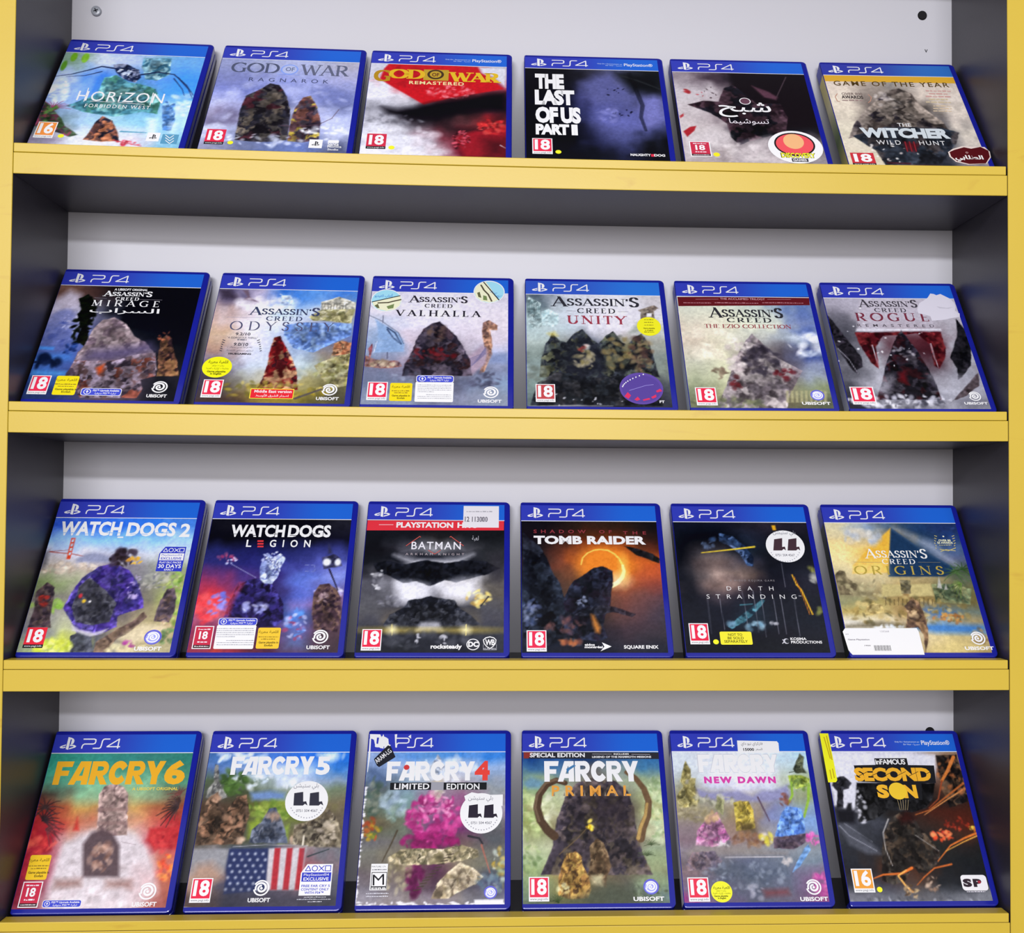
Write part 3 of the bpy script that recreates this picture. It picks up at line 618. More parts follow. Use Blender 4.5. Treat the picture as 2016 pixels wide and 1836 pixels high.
  'ops': [('P','#bcbcc8',1.2,[(0.49,150.11),(15.93,150.15),(13.6,137.47),(6.53,126.12),(1.48,120.43)],1),('P','#b4242e',2,[(18.28,150.54),(103.54,147.31),(105.27,139.01),(116.53,127.09),(127.68,112.59),(101.2,103.34),(78.1,95.65),(53.89,84.06),(18.15,115.76),(10.61,123.57),(13.41,140.24)],1),('P','#c4c4ce',4,[(103.54,147.31),(129.91,147.16),(129.23,115.37),(116.47,132.6),(106.88,137.69)],1),('B','#d06068 #e0a0a8 #c05058',77.75,106.31,23.4,12.1,80,2.2,0.5),('B','#8a1c26 #a82834',37.84,126.2,24.96,19.18,40,4,0.4),('P','#16131a',10,[(15.97,78.52),(29.89,75.22),(44.91,79.76),(62.92,88.39),(85.87,94.67),(109.01,102.34),(130.05,107.3),(130.16,76.88),(117.07,77.63),(101.71,76.97),(82.71,70.99),(67.72,63.94),(41.29,61.56),(21.2,68.4)],1),('P','#16131a',14,[(40.74,71.8),(78.9,70.83),(73.34,55.25),(50.72,54.32),(36.83,60.1)],0.8),('P','#2a1c22',14,[(70.37,53.86),(102.18,52.63),(129.39,75.55),(130.22,57.58),(102.42,40.07),(81.41,39.24)],0.75),('P','#8a2430',5,[(83.02,35.58),(102.3,46.33),(129.51,44.91),(129.65,9.25),(94.19,7.93)],1),('B','#c83c3c #d86058 #a02830',117.33,53.24,12.16,11.43,46,2.6,0.6),('B','#c86070 #401a22 #a04450',89.86,32.13,8.19,14.82,60,1.6,0.7),('P','#381820',16,[(110.03,34.16),(130.3,34.96),(130.39,9.28),(113.38,8.64)],0.7),('B','#707078 #50505a #9a9aa4',26.37,58.4,27,8.89,50,3,0.35),('B','#e0e0e8 #b0b0ba',35.48,31.23,37,18.53,50,5,0.3),('L','#e8e8f0',0.8,0.4,[(125.1,25.5),(129.98,21.4)],0.8)],
  'banner': ('#2b35a0','#1a59bc',(6.5,152.2,21.6,165.2),(27,153.6,61.5,163),[('t','PlayStation®',97,156,28,4.4,'#dfe6f6',0.01,'l',1,0,2),('t','Only On • Exclusivement sur',71,158.4,24.5,1.5,'#b8c8ee',0,'l',1,0,2),('t','حصريا - Nur für',79,155.2,16.5,2.1,'#b8c8ee',0,'a',1,0,2)]),
  'parts': [('title_lettering',True,None,[('t','G',5.82,119.6,14.42,18.48,'#a07a18',0.5,'s',1,0,2),('t','OD',19.9,125,31.33,15.14,'#c8a020',0.6,'s',0.6,0,2),('t','WAR',77.63,122.48,44.47,15.43,'#c8a422',0.6,'s',0.6,0,2),('r','#a88a28',51.3,123.4,75.05,141.07,0,1),('e','#3c2a18',62.68,133.13,7.9,7.9,1.5),('e','#a88a28',62.68,133.13,5.53,5.53,2),('t','OF',59.27,129.82,6.85,5.79,'#5a2a18',0.03,'g',1,0,3),('t','REMASTERED',38.37,116.23,51.6,5.16,'#dcc890',0.02,'g',1.15,0,2)]),('rating_label',True,None,[('pegi','18','#b82840','b',5.51,15.42,22.96,37.54),('e','#e6dc28',28.29,17.87,2.79,2.79,1)])]},
 {'row': 0,
  'x': 437.14,
  'label': 'game case with near-black cover, blue-lit right side and block white title, top shelf',
  'spine': '#15161e #15161e',
  'grid': ['#14141e #16161e #30303c #5a5c78 #1c2022','#12121c #1c1c28 #4c4f78 #6a6c94 #24262c','#12121c #22243a #55588a #5c5f8c #4a4c6c','#12121c #16182a #3f436c #4e5280 #6a6ca0','#10111a #12131e #3c3f60 #5c6090 #4a4e76','#10111a #10111a #2a2d48 #484c74 #16181e','#14151e #14151e #161822 #24273c #14151c'],
  'ops': [('P','#5c5f8c',14,[(54.05,125.64),(68.9,137.39),(83.67,143.67),(89.31,128.62),(101.31,115.46),(101.98,100.64),(82.8,95.8),(66.96,92.45),(59.64,105.49)],1),('P','#6468a0',16,[(65.05,84.45),(79.26,87.69),(81.58,72.09),(103.54,75.6),(107.19,60.25),(95.97,53.42),(73.02,55.03),(64.28,66.2)],1),('P','#5a5e8e',22,[(69.88,53.64),(98.97,52.27),(98.03,37.13),(72,33.62)],0.5),('P','#7274aa',12,[(111.58,102.4),(123.09,108.29),(130.64,103.23),(128.98,81.91),(119.59,60.76),(111.49,55.31),(109.61,73.26)],1),('P','#15181c',14,[(88.52,143.89),(130.5,143.05),(129.88,114.02),(112.49,115.96),(102.74,112.81),(94.92,128.88)],1),('L','#34373a',3,2,[(93.14,139.91),(108.77,132.28),(128.7,119.42)],0.6),('L','#101218',5,3,[(101.39,143.09),(110.85,91.69),(108.05,73.19),(111.31,52.76)],0.5),('B','#16182a',91.99,77.73,11.7,6.55,10,1.1,0.9),('B','#16182a',86.82,112.1,9.54,8.16,7,1.3,0.9),('B','#8a8cc0 #7a7cb0',77.95,77.14,10.14,11.79,18,3,0.4)],
  'banner': ('#2b35a0','#1a59bc',(6.5,152.2,21.6,165.2),(27,153.6,61.5,163),[('t','PlayStation®',97,156,28,4.4,'#dfe6f6',0.01,'l',1,0,2),('t','Only On • Exclusivement sur',71,158.4,24.5,1.5,'#b8c8ee',0,'l',1,0,2),('t','حصريا - Nur für',79,155.2,16.5,2.1,'#b8c8ee',0,'a',1,0,2)]),
  'parts': [('title_lettering',True,None,[('t','THE',10.05,114.71,27.63,24.78,'#e2e0ea',0.06,'g',0.9,0,2),('t','LAST',9.52,89.19,37.38,23.84,'#e2e0ea',0.06,'g',0.9,0,2),('t','OF US',9.74,60.97,42.17,24.67,'#e2e0ea',0.06,'g',0.9,0,2),('t','PART II',9.75,42.91,38.48,16.21,'#e2e0ea',0.06,'g',0.9,0,2)]),('rating_label',True,None,[('pegi','18','#cc2844','w',6.35,14.3,24.57,37.37),('e','#e6dc28',29.71,17.73,2.68,2.68,1)]),('publisher_logo',True,None,[('t','NAUGHTY',94.73,14.19,18.43,3.42,'#e8e4ea',0.04,'g',1,0,2),('t','DOG',116.17,14.11,9.95,3.42,'#e8e4ea',0.04,'g',1,0,2),('r','#c02840',113.28,13.69,116.26,17.46,0,1)])]},
 {'row': 0,
  'x': 580.53,
  'label': 'game case with pale grey and black cover, round white sticker with red disc, top shelf',
  'spine': '#2c2a34 #2c2a34',
  'grid': ['#8c8288 #4a3f48 #2c282e #24242a #18191e','#b8b2b6 #b0a8ac #4a3c42 #2a1f24 #17181d','#bcb6b8 #a49a9e #5a4c54 #3c3038 #1a1b20','#b4acae #948a8e #4c4048 #24222a #1b1b22','#bcb4b4 #aaa2a4 #282830 #1e1e26 #28262c','#a89ea0 #b8b0b2 #5c5458 #6a6266 #6a6468','#a49a9c #968c8c #a8a0a2 #b8b0b2 #8a8488'],
  'ops': [('P','#201a1f',6,[(56.04,148.7),(132.84,147.66),(131.9,63.53),(100.47,59.45),(84.75,50.45),(77.69,61.34),(68.68,77.97),(67.39,109.92),(56.64,122.86)],1),('K','#2a1f26 #17181d #3c2d34 #4a3a42 #23222a',[(10.28,95.69),(26.48,102.24),(40.28,101.37),(47.8,122.46),(57.16,127.4),(70.91,110.08),(76.45,98.55),(100.11,99.57),(102.92,76.54),(97.95,53.76),(83.71,49.03),(63.96,39.98),(53.17,34.1),(46.16,46.16),(44.97,65.63),(31.35,82.13)],40,1.5),('P','#6a4a58',3,[(75.8,128.24),(91.29,118.42),(98.91,109.83),(96.53,105.29),(85.69,109.25)],0.8),('L','#6a5a62',1,0.8,[(111.63,143.59),(98.24,111.28)],0.7),('P','#c0babc',12,[(1.43,44.39),(32.4,59.5),(44.47,46.09),(32.56,29.24),(15.61,17.84),(0.21,11.95)],0.7),('P','#b8b0b2',10,[(45.5,25.68),(64.13,41.36),(83.52,47.64),(81.72,9.66),(40.04,6.81)],0.8),('B','#d0caca #8a8286',45.04,21.63,41.75,14.85,40,5,0.35),('B','#a03a40',11.28,116.34,2.64,3,4,2,1),('P','#9a3038',1.2,[(2.59,52.73),(9.58,59.98),(15.66,61.62),(13.3,54.55),(5.64,44.56)],1),('P','#a0444a',1.2,[(1.29,76.58),(5.53,81.05),(5.32,76.75),(1.84,73.05)],1),('B','#3a2a30 #a04850',31.17,114.25,10.5,11.96,9,1.3,0.9)],
  'banner': ('#2b35a0','#1a59bc',(6.5,152.2,21.6,165.2),(27,153.6,61.5,163),[]),
  'parts': [('title_lettering',True,None,[('t','شبح',39.31,76.36,50.23,23.99,'#dcd6dc',0.01,'a',1,0,2),('t','تسوشيما',47.38,64.38,37.54,10.25,'#d0cad0',0,'a',1,0,2),('e','#e0dade',66.28,102.21,5.46,5.46,1),('e','#5a3a48',66.28,102.21,4.58,4.58,1.4)]),('rating_label',True,None,[('gcam',6.3,15.5,25.52,37.8),('e','#d8cc20',29.95,18.78,2.99,2.99,1)]),('shop_sticker',False,'round white shop sticker with red disc',[('e','#e6e4e8',104.27,31.99,25.35,24.39,1),('e','#1c1418',103.99,35.79,18.93,17.6,2),('e','#d24a52',103.99,35.79,17.32,15.68,2.5),('e','#d8a070',103.62,40.16,9.52,11.32,3),('t','DISCOVERY',88.77,15.57,32.09,7.55,'#1c1a10',0.06,'g',1,0,4),('t','DISCOVERY',89.39,15.84,30.85,7.01,'#dcd22c',0.03,'g',1,0,5),('r','#2a2a34',97.95,9.99,113.06,14.81,0,4),('t','GAMES',99,10.93,12.64,2.94,'#d8d8e4',0.03,'g',1,0,5)])]},
 {'row': 0,
  'x': 729.92,
  'label': 'game case with cream cover, mustard band and torn dark red sticker, top shelf',
  'spine': '#c8b860 #d0c8a0 #5a6a4a #c8b46a',
  'grid': ['#c8bcb0 #a89c90 #8a8682 #b8aea4 #c0b4a8','#cfc4b6 #948a82 #7c746e #ccc0b4 #ccc2b8','#d0c6b6 #6a625e #5c544e #5a5450 #ccc2b6','#c8c0b0 #6c6260 #3c3c42 #4a484c #c4bab0','#c8c2b0 #9c9488 #3a3f4a #40424a #c4bcb0','#c6beae #b8b09c #4a4448 #383c46 #b8b0a8','#c4bca8 #bcb4a0 #403038 #30343c #8a8488'],
  'ops': [('K','#7a726c #5a524e #46403e #8a8078 #38343a',[(7.56,46.98),(17.78,71.4),(32.4,91.7),(46.71,109.07),(58.57,123.24),(71.88,128.66),(81.48,120.82),(85.16,102.31),(92.89,89.29),(101.65,74.85),(106.92,58.88),(67.51,58.9),(38.14,59.33)],34,1.5),('K','#30363f #26282e #3e444e #4a4648',[(12.04,50.32),(45.02,64.42),(98.8,66.6),(113.52,57.54),(106.79,41.39),(95.3,25.36),(85.96,9.7),(33.94,7.81),(28.45,29.02),(20.78,39.63)],36,1.5),('B','#c8c0bc #b8b0ac #989088',57.9,109.56,13.26,15.39,30,2.6,0.5),('B','#3c3834 #2c2a2c',71.05,95.01,11.17,18.53,26,2.6,0.5),('P','#5a1820',5,[(58.27,42.66),(72.34,40.06),(64.77,27.3),(57.95,31.7)],0.7),('B','#e8e4e0 #c0b8b4',40.82,23.32,34.92,17.05,18,1.4,0.8),('L','#5a2028',2,2,[(36.46,10.93),(57.33,10.18)],0.6)],
  'banner': ('#2a3290','#2860a8',(6.5,152.2,21.6,165.2),(27,153.6,61.5,163),[]),
  'parts': [('title_band',True,None,[('r','#c4962a',0.6,138.2,130.2,148.3,0,1)]),('title_lettering',True,None,[('t','GAME OF THE YEAR',8.41,131.31,114.23,7.72,'#4a3610',0.01,'g',1.25,0,2),('t','THE',57.65,66,12.83,5.56,'#e0dcdc',0,'g',1,0,2),('t','WITCHER',19.95,48.33,84.53,15.3,'#b4bcc0',0.06,'g',1,0,2),('t','WILD',32.32,38.17,22.6,6.33,'#c8c8c8',0,'g',1.25,0,2),('t','HUNT',72.42,38.18,24.35,6.35,'#c8c8c8',0,'g',1.25,0,2),('l','#701820',1.3,[(59.26,42.7),(58.61,27.85)],2),('l','#701820',1.3,[(63.38,42.86),(62.7,28)],2),('l','#701820',1.3,[(67.51,43.02),(66.79,28.16)],2)]),('award_text',True,None,[('t','OVER 800',13.13,115.68,20.19,3.78,'#5a4a48',0.01,'l',1,0,2),('t','AWARDS',12.1,109.71,21.13,5.13,'#2c2426',0.03,'g',1,0,2),('d','#8a7470',11.88,105.97,32.11,2.04,3),('l','#a87c68',0.8,[(8.92,117.6),(6.02,112.37),(6.88,105.65),(9.18,104.4)],2),('l','#a87c68',0.8,[(39.17,117.24),(41.26,112.22),(39.12,106.21),(36.61,103.57)],2)]),('contents_text',True,None,[('d','#b89088',97.28,123.79,122.06,2.09,3),('d','#b89088',99.35,119.11,117.88,2.08,3),('d','#b89088',95.25,114.46,119.89,2.06,3),('d','#b8a888',97.31,109.82,115.74,2.06,3),('d','#b8a888',93.24,105.21,117.75,2.05,3),('d','#c0ac90',98.99,99.1,117.32,1.86,3),('d','#c0ac90',98.09,95.05,116.38,1.86,3),('d','#c0ac90',97.19,91.02,115.44,1.85,3)]),('rating_label',True,None,[('pegi','18','#b02a34','b',4.06,6.71,25.77,25.06)]),('shop_sticker',False,'torn dark red shop sticker',[('p','#c8b8b0',[(96.32,27.72),(101.81,32.59),(111.58,36.87),(123.22,36.53),(132.89,36.12),(136.04,29.22),(134.86,20.68),(128.63,11.26),(110.85,9.4),(100.22,13.27),(96.18,20.77)],1),('p','#48090f',[(97.79,27.78),(102.92,31.08),(113.18,35.37),(119.5,33.27),(129.02,36.29),(134.96,30.74),(134.08,21.42),(127.73,11.53),(112.04,10.35),(101.48,14.54),(97.71,21.14)],2),('t','الطلابي',100.9,14.09,26.5,9.29,'#e0d4d0',0.03,'a',1,0,3),('e','#c8a8a4',113.98,27.3,1.18,1.18,3),('e','#48090f',113.98,27.3,0.78,0.78,3.5)])]},
 {'row': 1,
  'x': 2,
  'label': 'game case with dark cover and pale dome at left, leftmost on the second shelf',
  'spine': '#24262e',
  'grid': ['#6a5048 #3a2c2c #14141c #12141c #12141c','#a09cb4 #6a6a78 #12141c #10131c #10141c','#8a8cb4 #7a7ca4 #18191f #12141e #11141c','#5a6494 #6470a8 #3a3c48 #1c1e28 #14161e','#4a5a90 #4c5c94 #5a5260 #30303a #1a1c22','#4068a8 #3f4a78 #6a5c68 #4a4450 #22222a','#2c3a60 #38406c #5a4a50 #48424e #1c1d24'],
  'ops': [('P','#8a6a5c',10,[(-1.7,148.72),(19.21,146.46),(17.33,138.14),(3.56,141.93)],0.6),('P','#c4bed0',9,[(0.87,129.55),(10.91,142.11),(21.31,136.87),(23.92,116.59),(12.43,119.01),(6.39,113.51),(-0.84,113.35)],0.8),('E','#7b80ac',12.72,101.71,10.8,14.47,4,1),('P','#6c74a4',8,[(-0.73,97.47),(26.19,98.06),(30.84,85.12),(-2.4,81.84)],1),('B','#5a6498 #6a74a8 #4a5690',12.41,79.58,16.02,11.52,40,2.6,0.6),('B','#c8c8dc #a8a8cc',22.01,100.6,9,15.78,20,2,0.5),('K','#0e1210 #161a14 #1e2018',[(20.97,130.03),(28.65,137.04),(36.18,127.67),(38.34,108.9),(35.18,98.26),(40.88,80.17),(39.52,69.9),(30.75,77.39),(31.49,90.33),(23.86,108.58),(26.64,116.65)],22,1.5),('B','#12160f #1a1e16 #0c0f0c',32.24,103.46,8.14,30.36,70,2.6,0.95),('P','#4f86cc',3,[(0.88,68.11),(13.43,67.47),(13.6,63.68),(0.97,64.06)],1),('P','#4a78bc',8,[(-1.34,58.98),(31.01,60.24),(33.09,50.89),(-0.68,49.02)],0.8),('B','#16203a #1c2844',10.65,49.23,10.44,6.18,16,4,0.9),('P','#4f88c0',5,[(1.13,37.96),(30.76,37.88),(31.13,32.39),(1.44,33.08)],0.8),('B','#20305c #38508c',27.98,65.86,5.31,8.82,16,2.4,0.8),('F','#48548c',14.51,97.81,5.4,7,10,170,1),('K','#8a7c80 #76686c #9a8c90 #6a5c66',[(34.47,44.72),(36.15,60.97),(39.86,72.45),(42.87,91.88),(49.68,102.53),(58.82,106.7),(70.35,99.02),(81.73,82.3),(93.03,74.81),(103.84,59.76),(108.11,41.13)],60,1.5),('P','#5c5474',12,[(39.83,52.27),(47.69,64.98),(68.43,67.93),(97.5,74.9),(102.7,66.07),(88.13,58.2),(63.17,50.21)],0.8),('K','#807480 #94889a #6a5c64 #5c4a4c #7a4a40 #3c343e',[(35.44,52.18),(47.38,49.92),(71.46,52.87),(89.42,60.74),(103.16,63.54),(109.45,33.77),(96.16,29.88),(100.81,19.06),(97.89,7.07),(49.63,7.48),(30.81,29.95)],60,1.5),('P','#b0502c',4,[(55.95,42.64),(61.93,47.7),(61.96,39.06),(59.24,35.33)],1),('K','#5a4038 #7a5a44 #4a3a30 #8a6a4c #33262a',[(110.32,33.79),(106.73,58.56),(105.76,78.93),(109,86.11),(114.29,81.68),(118.74,66.38),(124.45,53.87),(130.02,34.14)],26,1.5),('B','#c07858 #8a5040',107.54,84.14,5.4,7.74,12,1.6,0.6)],
  'banner': ('#2b35a0','#1a59bc',(6.5,152.2,21.6,165.2),(27,153.6,61.5,163),[]),
  'parts': [('title_lettering',True,None,[('t','A UBISOFT ORIGINAL',51.07,142.79,30.69,2.75,'#d8d4dc',0.03,'l',1,0,2),('t',"^ASSASSIN'^S",43.02,135.52,43.8,5.3,'#e4e0e6',0.3,'s',1,0,2),('t','CREED',54.63,129.73,21.88,4.07,'#e4e0e6',0.3,'s',2,0,2),('t','MIRAGE',34.26,121.6,63.87,7.83,'#e4e0e6',-0.1,'s',3,0,2),('t','السراب',34.41,111.13,63.3,8,'#e4e0e6',0.01,'a',1,0,2),('l','#7a7680',0.3,[(35.18,132.41),(46.39,131.72)],2),('l','#7a7680',0.3,[(76.94,131.36),(97.32,131.3)],2)]),('rating_label',True,None,[('pegi','18','#d02848','w',3.28,10.05,19.99,32.43)]),('language_label',True,None,[('r','#e6c412',24.69,9.68,44.18,32.37,1.6,1),('t','اللعبة معربة',23.98,25.41,18.76,3.82,'#6a5410',0.01,'a',1,0,3),('d','#8a7020',24.84,21.84,43.49,1.12,3),('d','#8a7020',27.86,19.39,41.58,1.11,3),('t','Game playable in',26.3,15.4,18.65,1.99,'#3a3010',0.02,'l',1,0,3),('t','English',32.4,12.31,7.84,1.98,'#3a3010',0.02,'l',1,0,3)]),('upgrade_label',True,None,[('r','#d8d8f4',48.91,9.6,83.75,18.42,2.47,1),('r','#3a44b4',49.44,10.13,83.22,17.89,2.22,2),('e','#eef0fa',54.38,14.01,3.18,3.18,3),('e','#3a44b4',54.38,14.01,2.56,2.56,3.5),('p','#eef0fa',[(53.06,14.01),(54.38,15.77),(55.7,14.01),(54.82,14.01),(54.82,12.42),(53.94,12.42),(53.94,14.01)],4),('t','PS5™ Upgrade Available',59.05,14.54,22.49,2.12,'#f0f0fc',0.02,'l',1,0,3),('t','ترقية PS5™ متوفرة',61.26,10.66,18.08,2.82,'#f0f0fc',0.01,'a',1,0,3)]),('publisher_logo',True,None,[('u','new',105.79,8.63,123.19,27.91)])]},
 {'row': 1,
  'x': 149.5,
  'label': 'game case with bright sky cover, temples on cliffs and round yellow sticker, second shelf',
  'spine': '#24262e',
  'grid': ['#5a5470 #b0a8c0 #3a70c0 #6090d0 #4a7cc8','#a89494 #d8d2de #a8c0e0 #b8c4d8 #a09c90','#c0a8a0 #d8d4e0 #ccd2e2 #a4acc0 #7a86a8','#b89c80 #d4d2de #b4bed4 #7088b4 #68749c','#9a8078 #c8c8d8 #b0bcd0 #8c9cb4 #806e60','#6a6070 #b0b8c8 #c0ccd4 #a8b4b4 #80785c','#4a4450 #8a8878 #b0a890 #9a9470 #6c6848','#443e48 #6a5a40 #8a7838 #7a7034 #4a4840'],
  'ops': [('P','#443c4c',6,[(-0.22,147.2),(11.91,147.5),(20.9,133.01),(15.55,134.16),(5.9,135.2)],1),('P','#6a5a68',2,[(22.41,147.12),(27.62,147.25),(30.13,138.33),(40.28,130.3),(32.96,133.3),(24.26,133.73),(27.97,138.27)],1),('B','#e6e2ea',47.41,128.57,32.68,8.86,30,5,0.4),('K','#a8a498 #c0bcae #8a8a84 #d0ccbe',[(96.73,133.54),(107.25,137.62),(113.94,140.98),(129.48,133.04),(129.33,124.16),(98.28,122.19)],26,1.5),('K','#8a8660 #a09a78 #6e6e50 #b0ac94',[(87.12,113.18),(98.28,122.19),(129.33,124.16),(127.51,104.16),(106.6,107.41),(92.77,108.34)],30,1.5),('L','#6a6860',0.5,0.5,[(98.29,131.03),(98.85,123.46)],1),('L','#6a6860',0.5,0.5,[(101.06,131.1),(101.62,123.52)],1),('L','#6a6860',0.5,0.5,[(103.84,131.16),(104.38,123.59)],1),('L','#6a6860',0.5,0.5,[(106.62,131.23),(107.15,123.65)],1),('L','#6a6860',0.5,0.5,[(109.4,131.3),(109.92,123.72)],1),('L','#6a6860',0.5,0.5,[(112.18,131.36),(112.69,123.78)],1),('L','#6a6860',0.5,0.5,[(114.96,131.43),(115.46,123.84)],1),('L','#6a6860',0.5,0.5,[(117.75,131.49),(118.23,123.91)],1),('L','#6a6860',0.5,0.5,[(120.53,131.56),(121,123.97)],1),('K','#9ab0cc #8a9cbc #b0bcd0',[(58.99,140.3),(67.54,141.79),(72.58,127.9),(59.63,127.6)],12,1.5),('L','#a8b8d0',1,1,[(57.82,142.84),(59.71,141.6)],1),('K','#5a74a8 #6a84b8 #7890bc #8098bc',[(67.69,102.86),(84.48,105.69),(127.51,104.16),(128.73,89.5),(114.31,79.55),(96.96,67.29),(78.03,71.66),(67.7,88.22)],40,1.5),('P','#b8cce8',4,[(99.26,103.54),(101.82,103.6),(104.09,88.98),(101.55,88.93)],0.7),('K','#7a4a38 #9a6a50 #5a4438 #a8886c',[(114.42,78.35),(120.86,82.08),(130.37,79.87),(129.03,65.55),(114.05,64.08)],20,1.5),('K','#7c7850 #98906a #646044 #a8a488 #8a8468',[(98.62,50.92),(111.14,59.32),(130.61,66.76),(131.5,26.31),(114.6,22.64),(106.62,37.24)],50,1.5),('B','#8c8c60 #b0b090',112.45,45.39,13.28,16.1,40,2.2,0.6),('B','#c4d0d8 #98a8b0',78.69,43.62,14.85,18.4,30,4,0.4),('K','#5a1c20 #7a2428 #3a1c24 #8a6a54 #a88468',[(52.84,20.49),(55.98,34.07),(57.25,50.15),(57.41,68.88),(59.28,84.43),(64.81,87.56),(70.36,76.26),(77.83,62.2),(82.97,46),(88.19,21.08)],40,1.5),('B','#a88468 #8a6a54',69.08,27.5,14.67,6.78,24,2.4,0.6),('B','#8a7a30 #a09040 #6a6434 #c0b068',61.09,19.51,58.32,10.03,90,2.6,0.6),('L','#5a5450',2.4,2,[(86.58,9.92),(108.17,21.41)],1),('P','#4a3c38',8,[(0.02,6.33),(14.68,15.4),(39.94,8.07),(45.36,3.76),(-0.24,3.04)],1)],
  'banner': ('#2b35a0','#1a59bc',(6.5,152.2,21.6,165.2),(27,153.6,61.5,163),[]),
  'parts': [('title_lettering',True,None,[('t',"^ASSASSIN'^S",33.28,114.83,64,7.91,'#343a58',0.1,'s',1,0,2),('t','CREED',49.29,106.76,33.79,5.69,'#343a58',0.1,'s',2,0,2),('t','ODYSSEY',17.51,93.65,97.21,11.6,'#4a4a66',-0.25,'s',3,0,2),('l','#8a8aa0',0.3,[(12.98,110.28),(44.56,110.37)],2)]),('review_text',True,None,[('t','9.2/10',23.97,86.85,13.48,3.61,'#2c2c38',0.02,'g',1,0,2),('t','"A GORGEOUS THRILL"',17.01,82.64,27.74,2.4,'#3a3a48',0,'l',1,0,2),('d','#5a5a68',26.56,80.48,34.93,1.43,3),('t','9.0/10',24.21,73.32,12.96,4.04,'#2c2c38',0.02,'g',1,0,2),('t','تقدم لنا يوبي سوفت',18.83,70.11,22.54,2.84,'#4a4a58',0,'a',1,0,2),('t','مغامرة تستحق التجربة',19.05,65.77,24.14,2.82,'#4a4a58',0,'a',1,0,2),('t','TRUEGAMING',20.64,62.24,20.77,2.22,'#1c1c24',0.04,'g',1,0,2),('l','#3a3a48',0.9,[(15.76,79.7),(13.49,80.84)],2),('l','#3a3a48',0.9,[(44.64,80.28),(46.75,81.53)],2),('l','#3a3a48',0.9,[(15.56,77.06),(13.4,78.09)],2),('l','#3a3a48',0.9,[(45.48,77.67),(47.43,78.79)],2),('l','#3a3a48',0.9,[(14.52,74.43),(13.3,75.35)],2),('l','#3a3a48',0.9,[(46.99,75.08),(48.12,76.05)],2),('l','#3a3a48',0.9,[(14.33,71.81),(13.21,72.62)],2),('l','#3a3a48',0.9,[(47.83,72.48),(48.81,73.33)],2),('l','#3a3a48',0.9,[(14.96,69.22),(13.11,69.89)],2),('l','#3a3a48',0.9,[(48,69.88),(49.49,70.62)],2),('l','#3a3a48',0.9,[(14.76,66.62),(13.02,67.18)],2),('l','#3a3a48',0.9,[(48.83,67.29),(50.17,67.91)],2)]),('rating_label',True,None,[('pegi','18','#cc2442','w',4.7,9.71,22.21,31.21)]),('language_sticker',True,'round yellow language label',[('e','#e8de14',13.64,46.46,13.12,12.88,1),('t','اللعبة معربة',5.3,49.93,17.29,4.85,'#3a3810',0.01,'a',1,0,2),('t','تتضمن قوائم',9.08,46.71,10.69,2.75,'#3a3810',0,'a',1,0,2),('t','وتعليمات باللغة العربية',4.32,43.02,19.68,2.98,'#3a3810',0,'a',1,0,2),('t','Game playable',5.62,39.93,16.37,2.05,'#2c2a08',0.03,'l',1,0,2),('t','in English',8.91,37.19,9.8,2.05,'#2c2a08',0.03,'l',1,0,2)]),('region_label',True,None,[('r','#e8c43a',46.87,9.28,85.06,21.36,0.6,1),('r','#c8202c',47.59,9.95,84.43,20.46,0.4,2),('t','Middle East version',50.55,16.26,32.47,3.34,'#f0dce0',0.02,'g',1,0,3),('t','اصدار الشرق الأوسط',52.06,10.92,28.73,3.99,'#f0dce0',0.01,'a',1,0,3)]),('publisher_logo',True,None,[('u','new',104.97,8.55,124.79,27.89)])]},
 {'row': 1,
  'x': 292.93,
  'label': 'game case with pale sky and ship cover, two round blue stickers, second shelf',
  'spine': '#24262e',
  'grid': ['#c0bcc8 #c8c6d4 #cccad6 #ccc8d4 #c4c0cc','#c8c4d0 #d0cdd8 #d2d0dc #d0ccd8 #ccc6d0','#b0b8cc #ccc8d6 #c8c4d2 #ccc6d2 #ccc4cc','#8a9ab4 #c0b4c0 #8a8490 #b8b0bc #c4bcc8','#8490a8 #a8a0b0 #4a4450 #98909c #a4acc8','#70748a #8a8294 #484250 #70707e #7c849c','#6a7288 #707488 #4a4854 #646a80 #8090a8','#80889c #848ca0 #6c7084 #808498 #848c9c'],
